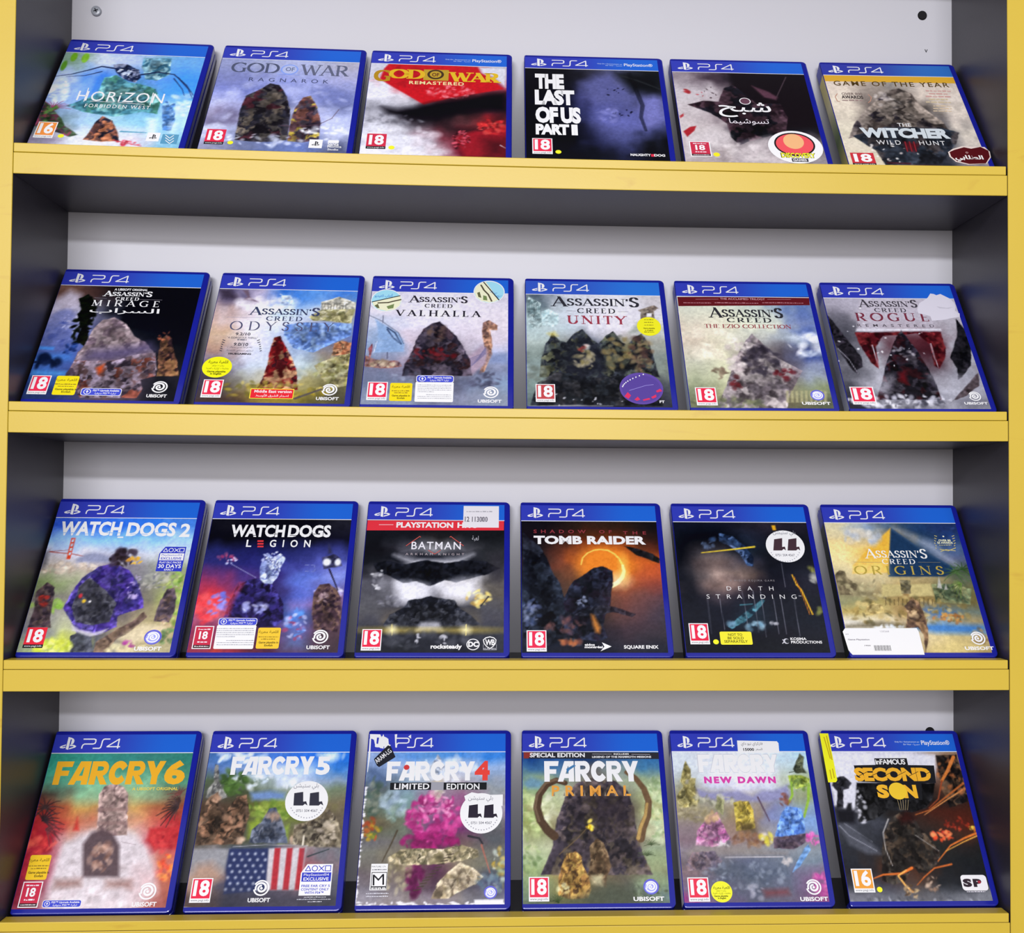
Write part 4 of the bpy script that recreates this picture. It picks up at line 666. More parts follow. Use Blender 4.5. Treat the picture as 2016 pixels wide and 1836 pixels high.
  'ops': [('P','#8ba3c4',2,[(6.34,111.44),(17.25,102.57),(28.86,93.8),(35.18,79.45),(34.95,69.55),(8.63,67.95),(10.59,84.48),(9.67,97.89)],1),('P','#7690b4',14,[(10.45,97.91),(29.51,82.65),(34.95,69.55),(10.11,69.07)],0.5),('L','#4a5468',0.6,0.6,[(0.02,116.46),(12.05,109.28),(28.86,93.8),(34.4,79.43)],1),('L','#34405c',1.4,1.4,[(18.34,98.07),(24.54,87),(32.05,79.38),(25.71,93.73),(18.19,100.33)],1),('L','#5a5c70',0.7,0.7,[(13.18,116.18),(13.79,107.04)],1),('L','#5a5c70',1,1,[(20.26,68.17),(20.75,60.58)],1),('L','#d0d4e0',0.5,0.5,[(7.86,67.93),(9.96,82.25)],1),('B','#9aaecb #7c94b8',21.69,82.49,10.92,12.21,24,3,0.4),('K','#6a4a48 #8a6a60 #544048 #7a6468',[(0.36,64.52),(10.79,59.31),(30.98,57.54),(34.44,51.16),(19.27,47.68),(0.65,50.53)],30,1.5),('B','#b0a490 #8c7c6c',15.78,54.03,14.63,4.28,18,2.2,0.8),('K','#6a4048 #8a5a58',[(2.89,72.2),(5.52,78.85),(6.15,70.08),(4.38,62.43)],8,1.5),('K','#8a6a5c #a88470 #6a5450 #9a7864',[(106.2,109.06),(112.59,111.5),(119.87,104.79),(119.12,99.09),(113.54,98.97),(115.65,87.76),(114.7,66.73),(110.95,53.64),(108.75,45.03),(104.15,42.82),(110.78,66.66),(106.52,88.69),(105.55,99.94)],34,1.5),('P','#9c8c9c',4,[(95.92,66.37),(106.66,79.78),(111.48,73.25),(110.15,55.79),(98,41.65),(82.6,41.38),(80.57,57.39)],1),('L','#6c6888',0.6,0.6,[(85.62,43.55),(97.75,53.4),(109.97,68.83)],1),('L','#6c6888',0.6,0.6,[(87.07,46.78),(99.25,56.23),(109.95,70.36)],1),('L','#6c6888',0.6,0.6,[(88.53,50.01),(100.75,59.07),(109.92,71.9)],1),('L','#6c6888',0.6,0.6,[(90,53.26),(102.26,61.92),(109.9,73.44)],1),('L','#6c6888',0.6,0.6,[(91.47,56.52),(103.77,64.77),(109.88,74.98)],1),('L','#6c6888',0.6,0.6,[(92.95,59.79),(105.28,67.64),(109.86,76.52)],1),('K','#a8a0b0 #8c6c68 #b0a8b8',[(41.74,58.82),(54.08,60.13),(56.34,44.09),(45.54,44.96)],10,1.5),('K','#34303c #4a4450 #28242e #5c5460 #3c2c30',[(35.1,39.47),(37.28,55.5),(42.34,69.7),(46.25,85.22),(51.92,98.79),(58.32,106.87),(66.18,109.9),(73.67,100.95),(81.9,91.54),(88.61,77.21),(94.89,59.82),(98.41,40.6)],60,1.5),('B','#6a1c24 #7a2c30 #5a3038',61.56,66.79,20.28,7.66,30,2.6,0.6),('B','#6a5850 #5a4a48',64.38,94.54,9.48,11.3,20,2.6,0.5),('B','#5a5c70 #484a5c #70748a',108.89,35.5,14.63,9.49,40,3,0.7),('P','#7c88a8',6,[(114.7,66.73),(130.37,70.32),(130.4,56.16),(113.25,56.92)],1),('B','#a4b0c4 #6a7488',35.7,28.99,31.92,16.72,40,4,0.35)],
  'banner': ('#2b35a0','#1a59bc',(6.5,152.2,21.6,165.2),(27,153.6,61.5,163),[]),
  'parts': [('title_lettering',True,None,[('t',"^ASSASSIN'^S",36.9,135.53,54.67,6.86,'#28242e',0.2,'s',1,0,2),('t','CREED',51.63,128.02,26.62,4.91,'#28242e',0.2,'s',2,0,2),('t','VALHALLA',25.55,116.21,80.14,8.09,'#201e28',0.25,'s',2.6,0,2)]),('rating_label',True,None,[('pegi','18','#cc2442','w',5.43,9.42,23.23,31.39)]),('language_label',True,None,[('r','#e4c016',25.43,8.72,45.14,30.4,1.6,1),('t','اللعبة معربة',27,23.76,15.96,3.66,'#6a5410',0.01,'a',1,0,3),('d','#8a7020',27.22,20.34,43.13,1.07,3),('d','#8a7020',29.45,17.99,41.16,1.07,3),('t','Game playable in',27.59,14.17,15.87,1.91,'#3a3010',0.02,'l',1,0,3),('t','English',32.36,11.2,6.67,1.91,'#3a3010',0.02,'l',1,0,3)]),('info_label',True,None,[('r','#ecebf0',47.79,8.05,81.73,32.08,1.2,1),('d','#8c8c96',49.6,27.98,79.74,0.71,2),('d','#8c8c96',49.7,25.98,79.8,0.71,2),('d','#8c8c96',49.79,23.98,79.86,0.71,2),('d','#8c8c96',49.89,21.97,79.93,0.71,2),('d','#8c8c96',49.99,19.85,64.63,0.7,2),('d','#8c8c96',57.82,16.3,80.11,0.7,2),('d','#8c8c96',50.27,14.14,80.17,0.7,2),('d','#8c8c96',50.38,12.04,80.24,0.7,2)]),('upgrade_label',True,None,[('r','#d8d8f4',48.13,31.5,81.71,40.3,2.46,1),('r','#3a44b4',48.66,32.03,81.18,39.77,2.22,2),('e','#eef0fa',53.59,35.9,3.17,3.17,3),('e','#3a44b4',53.59,35.9,2.55,2.55,3.5),('p','#eef0fa',[(52.27,35.9),(53.59,37.66),(54.91,35.9),(54.03,35.9),(54.03,34.32),(53.15,34.32),(53.15,35.9)],4),('t','PS5™ Upgrade Available',58.25,36.43,21.26,2.11,'#f0f0fc',0.02,'l',1,0,3),('t','ترقية PS5™ متوفرة',60.45,32.56,16.86,2.82,'#f0f0fc',0.01,'a',1,0,3)]),('publisher_logo',True,None,[('u','new',103.62,7.91,124.72,27.37)]),('shop_sticker',False,'round blue and cream shop sticker',[('e','#e4e8e0',15.05,136.58,14.65,15.51,1),('e','#8fc4e4',15.05,136.58,13.85,14.33,1.5),('p','#d8dcb4',[(1.95,133.92),(27.61,142.78),(28.91,136.91),(27.55,129.84),(23.05,124.5),(15.97,122.36),(8.65,124.17),(3.48,129.28)],2),('l','#20242c',1.1,[(1.53,134.15),(27.57,143.37)],3),('t','ألعاب الفيديو',3.52,140.04,16.97,5.92,'#3a78b8',0.01,'a',1,0,3),('l','#4a4434',1.6,[(7.25,132.87),(16.85,133.69),(21.57,135.56),(28.68,138.08)],3),('p','#5a5c3c',[(4.28,129.3),(7.33,131.71),(9.33,125.92),(6.93,125.87)],3),('p','#6a7c4c',[(15.58,128.4),(22.59,132.06),(22.14,126.22),(17.41,124.95)],3)]),('shop_sticker',False,'round blue and cream shop sticker',[('e','#e4e8e0',111.95,150.79,14.92,15.84,1),('e','#8fc4e4',111.95,150.79,14.1,14.64,1.5),('p','#d8dcb4',[(104.36,163.27),(108.47,164.95),(121.05,140.28),(117,137.23),(112.12,136.28),(104.77,138.12),(99.79,143.33),(97.85,150.44),(99.52,157.7)],2),('l','#20242c',1.1,[(106.41,164.53),(121.46,139.7)],3),('t','ألعاب الفيديو',112.36,150.33,11.08,6.74,'#3a78b8',0.01,'a',1,-0.9,3),('l','#4a4434',1.6,[(104,160.23),(106.99,153.07),(111.17,147.18),(114.55,137.76)],3),('p','#5a5c3c',[(100.49,149.31),(102.93,150.57),(104.7,142.26),(101.83,143.38)],3),('p','#6a7c4c',[(106.28,145.87),(109.57,144.76),(110.46,138.84),(106.38,139.34)],3)])]},
 {'row': 1,
  'x': 439.73,
  'label': 'game case with pale city cover, red title word and oval purple sticker, second shelf',
  'spine': '#c8c8d2 #b8bcc4 #d8d8e0',
  'grid': ['#5a6670 #b8bcc4 #c8c8d0 #ccccd4 #b8b4b8','#98a8a8 #b8c0c8 #cccad4 #cfcdd6 #c4c2ca','#9caeb0 #b0bcc4 #c8c8d2 #ccc8d0 #b4b8b8','#a4b0ac #8c9090 #7c808c #98948c #9a9c94','#7c8884 #4c5048 #3c3c44 #6c6858 #7c8480','#8c9c9c #3c403c #44444c #4c4844 #7c847c','#7c8c88 #2c3030 #34363a #33343a #54585c','#5c6868 #2c2e34 #2c2e36 #2c2c34 #3c3e48'],
  'ops': [('K','#6a7c7e #8c9ea0 #a4b4b4 #566468',[(2.4,144.95),(14.23,136.01),(13.99,118.96),(16.28,114.52),(14.54,103.34),(3.61,100.9),(2.29,130.02)],30,1.5),('K','#a0b4b8 #b4c4c6 #8ca4a8',[(15.25,124.63),(22.81,128.21),(31.36,121.61),(31.09,110.37),(25.47,103.58),(15.39,107.8)],20,1.5),('P','#b8c4c4',18,[(2.95,114.22),(31.88,110.39),(31.56,97.09),(3.54,92.11)],0.5),('L','#54646a',0.4,0.4,[(3.95,139.21),(4.24,127.79)],0.7),('L','#54646a',0.4,0.4,[(5.68,138.11),(5.97,127.37)],0.7),('L','#54646a',0.4,0.4,[(7.42,137),(7.71,126.96)],0.7),('L','#54646a',0.4,0.4,[(9.15,135.89),(9.44,126.54)],0.7),('L','#54646a',0.4,0.4,[(10.88,134.79),(11.17,126.13)],0.7),('L','#54646a',0.4,0.4,[(12.61,133.68),(12.9,125.71)],0.7),('L','#54646a',0.4,0.4,[(14.34,132.58),(14.63,125.3)],0.7),('K','#6a6058 #544c48 #7c746c',[(107.77,127.88),(123.5,135.7),(126.81,131.75),(122.95,128.23),(122.99,118.01),(109.48,117.71),(110.01,125.66)],16,1.5),('P','#d4d4da',1.2,[(115.52,124.64),(120.3,124.75),(119.98,120.21),(115.2,120.1)],1),('P','#8a9088',5,[(95.52,96.23),(105.94,112.01),(109.11,112.08),(106.65,98.67)],0.7),('K','#2c2e34 #3c4048 #4c5250 #5a5c4c #24262a',[(11.34,39.22),(13.94,62.22),(18.86,82.64),(24.52,95.29),(31.32,87.23),(37.43,84.1),(45.51,95.18),(53.54,101.74),(60.8,87.84),(68.33,82.56),(75.06,93.6),(81.59,99.02),(88.04,88.4),(93.9,81.99),(100.66,90.84),(108.13,97.38),(115.15,85.68),(118.4,66.34),(121.88,41.16)],110,1.5),('P','#c4b458',5,[(20.64,95.76),(26.91,98.09),(29.9,92.66),(23.69,92.53)],0.7),('P','#2a2c36',14,[(34,71.11),(46.79,86.46),(53.51,100.86),(59.98,86.73),(69.58,76.1),(74.51,50.73),(71.02,41.3),(30.17,39.55)],0.7),('B','#7c7452 #8c8468 #a49c84',53.74,65.1,9.24,15.98,30,3,0.6),('B','#8a4440 #c0c0bc',54.18,76.87,5.39,5.4,8,2.4,0.6),('B','#7a745c #8a7a54 #5c6054',84.16,74.24,12.4,23.65,50,3.4,0.6),('B','#5a4640 #7a6450 #8c7c60 #443838',106.33,70.38,10.85,23.65,50,3.4,0.6),('K','#24262c #30343a #3c3c40 #1c1e24',[(10.5,32.03),(27.29,45.71),(60.37,40.08),(93.79,41.71),(105.2,30.57),(123.21,28.83),(122.22,6.61),(4.25,4.78)],60,1.5),('B','#dcdce4',54.81,13.54,52.15,9.05,16,1,0.7),('B','#8c9490 #6a726c',10.59,39.21,8.3,18.54,24,4,0.5),('P','#c0c0c8',1.5,[(2.04,4.74),(10.15,4.87),(29.36,5.96),(45.65,6.61),(54.51,5.95),(76.76,5.9),(76.73,5.31),(2.03,3.76)],0.6)],
  'banner': ('#2c4cac','#2468c0',(6.5,152.2,21.6,165.2),(27,153.6,61.5,163),[]),
  'parts': [('title_lettering',True,None,[('t',"^ASSASSIN'^S",25.93,133.66,83.01,9.95,'#26262e',0.1,'s',1,0,2),('t','CREED',49.58,123.57,36.85,6.6,'#26262e',0.1,'s',2,0,2),('t','UNITY',39.68,108.94,56.6,11.24,'#8a3040',0.15,'s',1.6,0,2),('l','#5a5a64',0.3,[(38.99,126.31),(48.09,126.29)],2),('l','#5a5a64',0.3,[(88.16,126.3),(98.11,126.3)],2)]),('rating_label',True,None,[('pegi','18','#a83c40','w',8.36,9.61,25.84,31.27)]),('language_sticker',False,'oval yellow sticker',[('e','#dcd020',116.47,106.65,11.45,12.49,1),('d','#8a8420',112.47,115.06,121.2,1.12,3),('d','#8a8420',112.22,111.45,120.93,1.12,3),('d','#8a8420',111.98,107.88,120.67,1.12,3),('t','Game playable',110.88,103.31,10.87,1.56,'#4a4610',0.03,'l',1,0,2),('t','in English',112.27,100.64,7.87,1.33,'#4a4610',0.03,'l',1,0,2),('d','#6a6414',111.35,98.65,120.78,0.88,3)]),('shop_sticker',False,'oval translucent purple sticker',[('e','#54408c',103.82,26.97,19.78,19.48,1),('e','#4c3a84',103.8,26.67,17.74,16.83,1.5),('p','#e0d8ec',[(86.25,29.23),(87.21,30.06),(87.59,28.84),(86.64,28.01)],3),('p','#e0d8ec',[(86.98,30.88),(87.93,31.71),(88.32,30.49),(87.36,29.66)],3),('p','#e0d8ec',[(88.07,32.54),(89.03,33.37),(89.41,32.15),(88.45,31.31)],3),('p','#e0d8ec',[(89.53,34.2),(90.48,35.04),(90.87,33.81),(89.91,32.98)],3),('p','#e0d8ec',[(91.35,35.88),(92.31,36.72),(92.69,35.49),(91.73,34.65)],3),('p','#e0d8ec',[(93.54,37.57),(94.5,38.41),(94.88,37.18),(93.92,36.34)],3),('p','#e0d8ec',[(96.1,39.26),(97.06,40.11),(97.44,38.87),(96.48,38.03)],3),('p','#e0d8ec',[(99.03,40.97),(100,41.82),(100.37,40.58),(99.41,39.73)],3),('p','#e0d8ec',[(102.33,42.69),(103.3,43.53),(103.67,42.3),(102.71,41.45)],3),('p','#e0d8ec',[(106.01,44.41),(106.98,45.26),(107.35,44.02),(106.38,43.17)],3),('p','#c02c54',[(87.81,17.08),(91.11,22.19),(93.87,18.19),(91.38,14.12)],3),('p','#c02c54',[(96.55,13.2),(99.77,16.77),(101.79,13.29),(98.7,11.73)],3),('p','#c02c54',[(104.03,13.32),(110.17,15.43),(110.77,13.43),(104.68,11.83)],3),('p','#c02c54',[(111.74,16.46),(116.47,19.57),(116.62,16.54),(113.1,14.47)],3),('p','#c02c54',[(116.81,24.14),(120.78,26.75),(122.43,23.72),(117.41,22.12)],3),('l','#8a80c0',0.5,[(92.74,24.25),(108.22,30.62),(115.11,31.77)],3)]),('publisher_logo',True,None,[('t','FT',119.09,9.59,4.49,3.01,'#e0e0e8',0.03,'g',1,0,2)])]},
 {'row': 1,
  'x': 585.73,
  'label': 'game case with cream sky cover under a dark red band, second shelf',
  'spine': '#b8b8c8 #a8b0c0 #c0c8cc #b4c0d0',
  'grid': ['#c0c4b8 #c4c8b8 #b8c0b8 #8c9cac #6c80a4','#c4c4b4 #ccccb8 #c8ccb8 #b4bcb8 #5c70a0','#c4bcac #d0ccb8 #ccd0bc #c4c8bc #707ca4','#c0b4a4 #cccab4 #b0b0a8 #a0a4a8 #8c9cb0','#b8b0a0 #ccc8b0 #948e88 #5c5860 #545c80','#b4b4a4 #c8c8ac #68646c #48424c #7c84a0','#a4a890 #c0c2a4 #5c5a60 #6c646c #8c94a0','#808870 #b0b090 #545254 #807c6c #80886c','#686c58 #a0a080 #484848 #686450 #5c6050'],
  'ops': [('B','#e0dccc #d8d0c0',25.27,86.81,27.52,19.2,30,6,0.4),('P','#3c4c84',10,[(110.7,71.92),(116.95,79.13),(131.91,75.87),(130.19,65.25),(114.59,63.78)],0.8),('P','#445898',14,[(109.99,101.83),(126.67,108.29),(130.38,98.61),(118.79,91.12)],0.8),('B','#e4e4e8 #c0c8d4',117.68,83.91,17.3,14.4,24,5,0.5),('P','#6474a4',16,[(103.57,130.1),(130.78,134.5),(130.58,110.83),(121.41,108.18),(108.84,117.76)],0.5),('K','#a8a0a0 #8c8486 #746c72 #5c5458',[(23.38,4.22),(31.68,20.26),(38.79,39.41),(45.5,57.84),(53.93,75.52),(61.67,89.95),(68.26,97.91),(73.6,89),(79.78,77.21),(88.61,66.8),(100.07,57.7),(108.29,50.35),(100.25,35.95),(91.93,19.02),(87.46,5.2)],60,1.5),('B','#d0c8c4 #b8acac',50.54,68.41,9.35,22.33,40,3,0.6),('B','#3c3844 #302c34 #4c4650',72.09,64.15,15.39,19.89,50,3.6,0.65),('B','#5a2028 #6a2830',92.63,47.2,9.29,6.9,14,3,0.7),('B','#6a2c30 #54282c',45.39,31.64,4.18,12.38,12,2.4,0.7),('B','#6a5c50 #8a7c6c',31.28,47.24,6.72,6.87,14,2.2,0.7),('P','#a8a480',2,[(89.56,25.66),(92.23,25.7),(90.48,11.27),(87.83,11.23)],0.75),('P','#a8a480',2,[(93.9,25.73),(96.57,25.78),(94.79,11.34),(92.14,11.3)],0.75),('P','#a8a480',2,[(98.24,25.8),(100.92,25.85),(99.09,11.41),(96.44,11.36)],0.75),('P','#a8a480',2,[(102.59,25.88),(105.27,25.92),(103.41,11.47),(100.75,11.43)],0.75),('P','#a8a480',2,[(106.94,25.95),(109.62,25.99),(107.72,11.54),(105.06,11.5)],0.75),('P','#a8a480',2,[(111.29,26.02),(113.97,26.06),(112.03,11.61),(109.38,11.57)],0.75),('P','#a8a480',2,[(115.64,26.09),(118.32,26.14),(116.35,11.68),(113.69,11.64)],0.75),('P','#a8a480',2,[(120,26.16),(122.68,26.21),(120.67,11.75),(118.01,11.7)],0.75),('P','#a8a480',2,[(124.35,26.24),(127.04,26.28),(124.99,11.81),(122.33,11.77)],0.75),('B','#6c7058 #848868 #54584c',35.4,9.31,36.08,6.57,60,3,0.5)],
  'banner': ('#2b35a0','#1a59bc',(6.5,152.2,21.6,165.2),(27,153.6,61.5,163),[]),
  'parts': [('title_band',True,None,[('p','#561018',[(1.23,135.02),(129.41,138.26),(130.52,150.01),(1.29,147.93)],1)]),('title_lettering',True,None,[('t','THE ACCLAIMED TRILOGY',42.84,144.6,43.69,2.56,'#c89aa0',0,'g',1,0,2),('l','#a87880',0.4,[(18.83,144.78),(40.97,145.31)],2),('l','#a87880',0.4,[(88.91,145.82),(112.09,146.11)],2),('d','#a87078',6.4,139.24,33.3,1.14,3),('d','#a87078',36.78,139.63,79.29,1.14,3),('d','#a87078',83.26,140.44,123.77,1.15,3),('t',"^ASSASSIN'^S",30.5,120.97,70.46,10.12,'#26262c',0.2,'s',1,0,2),('t','CREED',46.44,113.65,43.43,6.19,'#26262c',0.2,'s',2,0,2),('t','THE EZIO COLLECTION',23.74,105.74,82.91,5.16,'#86383e',0.1,'s',1,0,2)]),('rating_label',True,None,[('pegi','18','#cc2440','w',6.52,7.22,25.35,29.06)]),('publisher_logo',True,None,[('u','old',101.99,8.71,128.14,26.86)])]},
 {'row': 1,
  'x': 729.92,
  'label': 'game case with torn white patch on a grey snowy cover, rightmost on the second shelf',
  'spine': '#8c90b8 #9498a4 #7a7c8c #b0b4bc',
  'grid': ['#a09ca8 #b4b0bc #b8b4be #b0aab4 #b4b0b8','#74727c #a8a4ae #b4b0ba #b0acb6 #b0acb4','#54545c #9a969e #8c7c84 #847880 #a4a0a8','#4c4c54 #8c8890 #5c3840 #542c34 #98949c','#505058 #8c8c94 #4c2c34 #44242c #a0a0a8','#606068 #a0a0a8 #5c4c54 #5c4c54 #98989f','#58585f #9a9aa4 #545058 #6c666e #90909a','#44444c #909098 #5c5c64 #a4a4ae #9a9aa4','#34343c #84848c #787882 #8c8c96 #74747e'],
  'ops': [('P','#b2acb6',3,[(34.71,145.39),(108.51,148.28),(101.75,108.94),(25.52,104.58)],0.8),('P','#c6c4cc',2,[(25.89,106.63),(107.37,107.69),(107.67,104.69),(24.24,102.92)],1),('K','#44181e #5a2028 #34141a #6a2c30',[(22.09,101.79),(107.12,102.23),(106.42,82.02),(102.41,68.73),(93.53,54.9),(89.46,58.06),(92.41,84.41),(82.23,100.34),(72.43,100.14),(48.4,96.93),(39.97,83.36),(36.22,53.85),(30.19,62.14),(24.5,83.05)],44,1.5),('L','#b4b0b8',1,0.4,[(36.35,84.62),(36.93,67.48),(37.29,54.51)],1),('L','#b4b0b8',1,0.4,[(93,87.09),(92.75,68.55),(93.67,55.55)],1),('K','#201f24 #2c2a30 #38343c #18181c',[(-0.64,128.8),(6.41,112.36),(15.79,88.2),(22.8,68.52),(21.59,56.8),(14.95,51.54),(17.81,46.47),(11.16,51.47),(2.31,82.6),(-0.9,109.46)],40,1.5),('L','#8c8a94',0.8,0.6,[(2.82,79.96),(10.84,65.68),(16.15,47.72)],1),('K','#18181c #222226 #2c2a30',[(126.12,120.51),(132.11,104.12),(130.81,82.51),(124.08,58.7),(112.69,43.05),(108.42,41.06),(110.64,54.56),(108.22,68.84),(115.82,84.88),(122.57,101.19)],40,1.5),('K','#24222a #34303a #4c4850 #1a181e #3c2026',[(26.93,15.29),(36.44,37.91),(44.73,58.52),(53.44,78.32),(61.94,96.54),(68.51,104.81),(71.99,93.37),(77.04,82.77),(80.41,67),(84.67,51.52),(86.4,33.72),(87.17,16.25)],60,1.5),('B','#a8a4ac #6a666e',63.54,75.87,10.61,9.31,18,1.6,0.7),('P','#641c24',5,[(54.36,49.68),(61.29,51.09),(59.74,34.52),(53.22,39.47)],0.8),('K','#3c3438 #4c4448',[(97.37,13.94),(110.02,27.83),(129.87,51.04),(126.41,33.14),(112,20.37)],10,1.5),('B','#d4d4dc #b8b8c4 #e4e4ec',45.31,14.35,48.62,7.44,60,3,0.6),('B','#40404a #5c5c66',53.87,10.8,44.64,6.15,40,2.4,0.5),('B','#e8e8f0',41.51,91.4,50.7,48.6,20,1,0.8),('P','#b8b8c2',10,[(12.64,38.76),(48.14,47.01),(39.33,21.67),(12.69,28.71)],0.5),('P','#a8a8b2',10,[(80.48,47.59),(121.91,45.77),(102.88,21.47),(89.24,27.48)],0.5)],
  'banner': ('#2b35a0','#1a59bc',(6.5,152.2,21.6,165.2),(27,153.6,61.5,163),[]),
  'parts': [('title_lettering',True,None,[('t',"^ASSASSIN'^S",34.38,137.07,57.18,7.76,'#3a363e',0.1,'s',1,0,2),('t','CREED',48.03,129.57,31.7,5.35,'#3a363e',0.1,'s',2,0,2),('t','ROGUE',27.78,117.07,73.81,11.17,'#6a2838',0.05,'s',2.6,0,2),('t','REMASTERED',27.34,109.24,74.48,3.58,'#4a444c',0.01,'g',2.2,0,2)]),('torn_patch',True,'torn white patch of the cover',[('p','#c6c2cc',[(104.44,150.33),(108.24,156.17),(111.63,155.53),(113.78,153.86),(118.22,155.69),(123.32,151.5),(126.71,148.72),(129.25,142.36),(129.09,137.39),(127.26,131.71),(130.94,128.29),(130.04,123.66),(121.47,121.8),(114.01,119.55),(101.27,117.88),(101.17,124.13),(96.65,126.12),(90.13,128.06),(90.33,133.68),(94.16,142.25),(100.12,146.66)],3),('p','#b4b0ba',[(110.25,138.09),(119.78,136.05),(127.07,137.35),(121.46,134.68),(112.62,135.32)],3.5)]),('rating_label',True,None,[('pegi','18','#cc2444','w',4.57,9.41,26.42,31.19)]),('publisher_logo',True,None,[('u','new',107.13,9.79,128.8,25.63)])]},
 {'row': 2,
  'x': 2.02,
  'label': 'game case with red bridge, blue sky and green hills cover, leftmost on the third shelf',
  'spine': '#24262e',
  'grid': ['#3858b8 #3a66c8 #3a70d0 #3a78d4 #4a7cc8','#8ab0e0 #8cbcec #88bcec #8cbcea #9cc0e8','#b8b8c8 #c8c8d4 #a8a8b8 #c0c4d0 #b8c0c8','#b0a8a0 #b8aca0 #7c7484 #8c8c8c #8c9478','#7c8c60 #a8a894 #54505c #7c7c80 #94986c','#74706c #8c8c7c #4c4c58 #6c6468 #98a068','#8c8884 #a8a898 #54505c #8c8270 #a09c70','#7c7c84 #b8bc94 #5c5a60 #a89c7c #a49470','#8c9880 #b8c058 #5c6068 #b0a488 #a8a080'],
  'ops': [('L','#9c5048',1,0.8,[(3.85,109.7),(24.69,107.52),(53.88,100.79)],1),('L','#8a4a44',0.5,0.3,[(3.74,110.16),(22.74,112.12)],1),('P','#c04a30',1,[(19.75,125.5),(23.67,125.53),(24.12,101.78),(20.63,101.76)],1),('P','#a8c8e8',0.8,[(21.02,123.99),(22.7,124),(22.66,120.84),(20.98,120.83)],1),('P','#a8c8e8',0.8,[(21.19,119.08),(22.86,119.09),(22.81,115.95),(21.14,115.94)],1),('P','#a8c8e8',0.8,[(21.35,114.2),(23.02,114.21),(22.97,111.08),(21.3,111.07)],1),('P','#a8c8e8',0.8,[(21.51,109.34),(23.17,109.35),(23.13,106.24),(21.46,106.23)],1),('P','#8c90a8',4,[(29.65,101.81),(36.71,107.58),(43.75,109.36),(52.45,107.68),(63.81,101.99),(64.5,98.56),(30.41,98.39)],1),('B','#c8b8a8 #a89888 #dcd0c0',25.49,91.55,24.84,6.78,60,2.2,0.6),('B','#9c9c94 #70707c #b8b4ac',108.85,78.44,18.3,10.08,50,2.2,0.6),('B','#6c9040 #88ac50 #a8b870',125.11,58.59,10.92,28.47,60,3,0.65),('B','#7ca048 #94b45c',14.46,52.83,14.32,8.64,40,3,0.6),('P','#4c4c54',4,[(-2.99,107.36),(3.31,112),(5.37,91.45),(0.16,90.3)],0.6),('K','#4c3c88 #5a4898 #3c3470 #6a5ca8 #44406c',[(29.52,49.63),(33.04,65.96),(38.69,81.49),(50.93,92.81),(64.73,97.42),(78.98,90.68),(87.79,78.35),(96.8,59.6),(99.54,49.82),(87.77,45.47),(78.76,41.16),(79.99,30.54),(65.77,22.11),(47.66,24.18),(37.29,38.94)],70,1.5),('K','#40404a #4c4c54 #383842 #54545c',[(36.68,49.65),(39.06,71.49),(45.75,82.64),(65.61,66.07),(74.37,54.08),(72.02,34.76),(58.46,31.56),(43.33,35.77)],40,1.5),('E','#c8a840',46.08,56.71,1.62,1.96,1.2,1),('E','#b04048',42.01,62.15,1.62,2.41,1.2,1),('E','#e0dce0',51.41,56.19,1.08,1.09,1.2,1),('B','#c0b0d8 #2c2850',87.24,71.67,6.37,13.32,24,1.8,0.6),('B','#2c2428 #3a3034 #443a48',71.91,103.18,12.09,10.35,50,3,0.75),('B','#e8b030 #d8a040',83.47,100.95,7.4,4.58,10,2,0.7),('K','#4c4044 #5c504c #3c343c',[(4.98,29.36),(4.25,50.64),(2.38,65.85),(9.05,75.8),(17.33,71.4),(19.97,56.09),(21.04,39.97),(23.51,29.39)],24,1.5),('B','#8a3430 #a84038',10.5,58.23,5.37,5.45,10,2.4,0.7),('K','#5c5058 #6c5c58 #4c444c',[(111.09,35.9),(112.28,54.19),(115.92,69.56),(122.84,71.81),(126.93,58.6),(127.35,45.57),(124.71,34.86)],20,1.5),('B','#b09078 #d0b8a0',119.38,29.54,5.37,6.36,12,2,0.6),('K','#54565e #5c6068 #484a54',[(45.46,2.49),(43.29,20),(48.96,26.28),(60.47,22.11),(63.34,8.64),(69.88,2.49)],24,1.5),('K','#6c5c54 #7c6a5c #5a4c48',[(66.17,3.51),(65.75,13.79),(79.07,26.32),(92.32,35.86),(100.34,45.5),(103.84,41.22),(91.9,24.24),(80.96,16.92),(76.66,3.51)],24,1.5),('P','#c4c0c8',2,[(40.49,32.58),(48.73,27.33),(61.79,24.2),(73.32,28.42),(69.08,23.16),(59.15,20.02),(42.78,26.27)],0.8),('B','#c8d050 #d8dc88 #b0bc48',30.74,9.65,15.75,8.24,60,3,0.6),('B','#d8d0a8 #c0b490',90.74,7.62,17.5,5.15,30,3,0.6),('B','#a04890',93.24,12.78,5.31,3.11,10,2,0.7),('P','#d8ccb0',6,[(84.08,19),(101.65,33.75),(126.16,31.67),(118.92,22.18),(98.33,13.82)],0.7),('B','#68885a #506848',126.21,21.14,7.12,8.36,20,2.4,0.6)],
  'banner': ('#2b35a0','#1a59bc',(6.5,152.2,21.6,165.2),(27,153.6,61.5,163),[]),
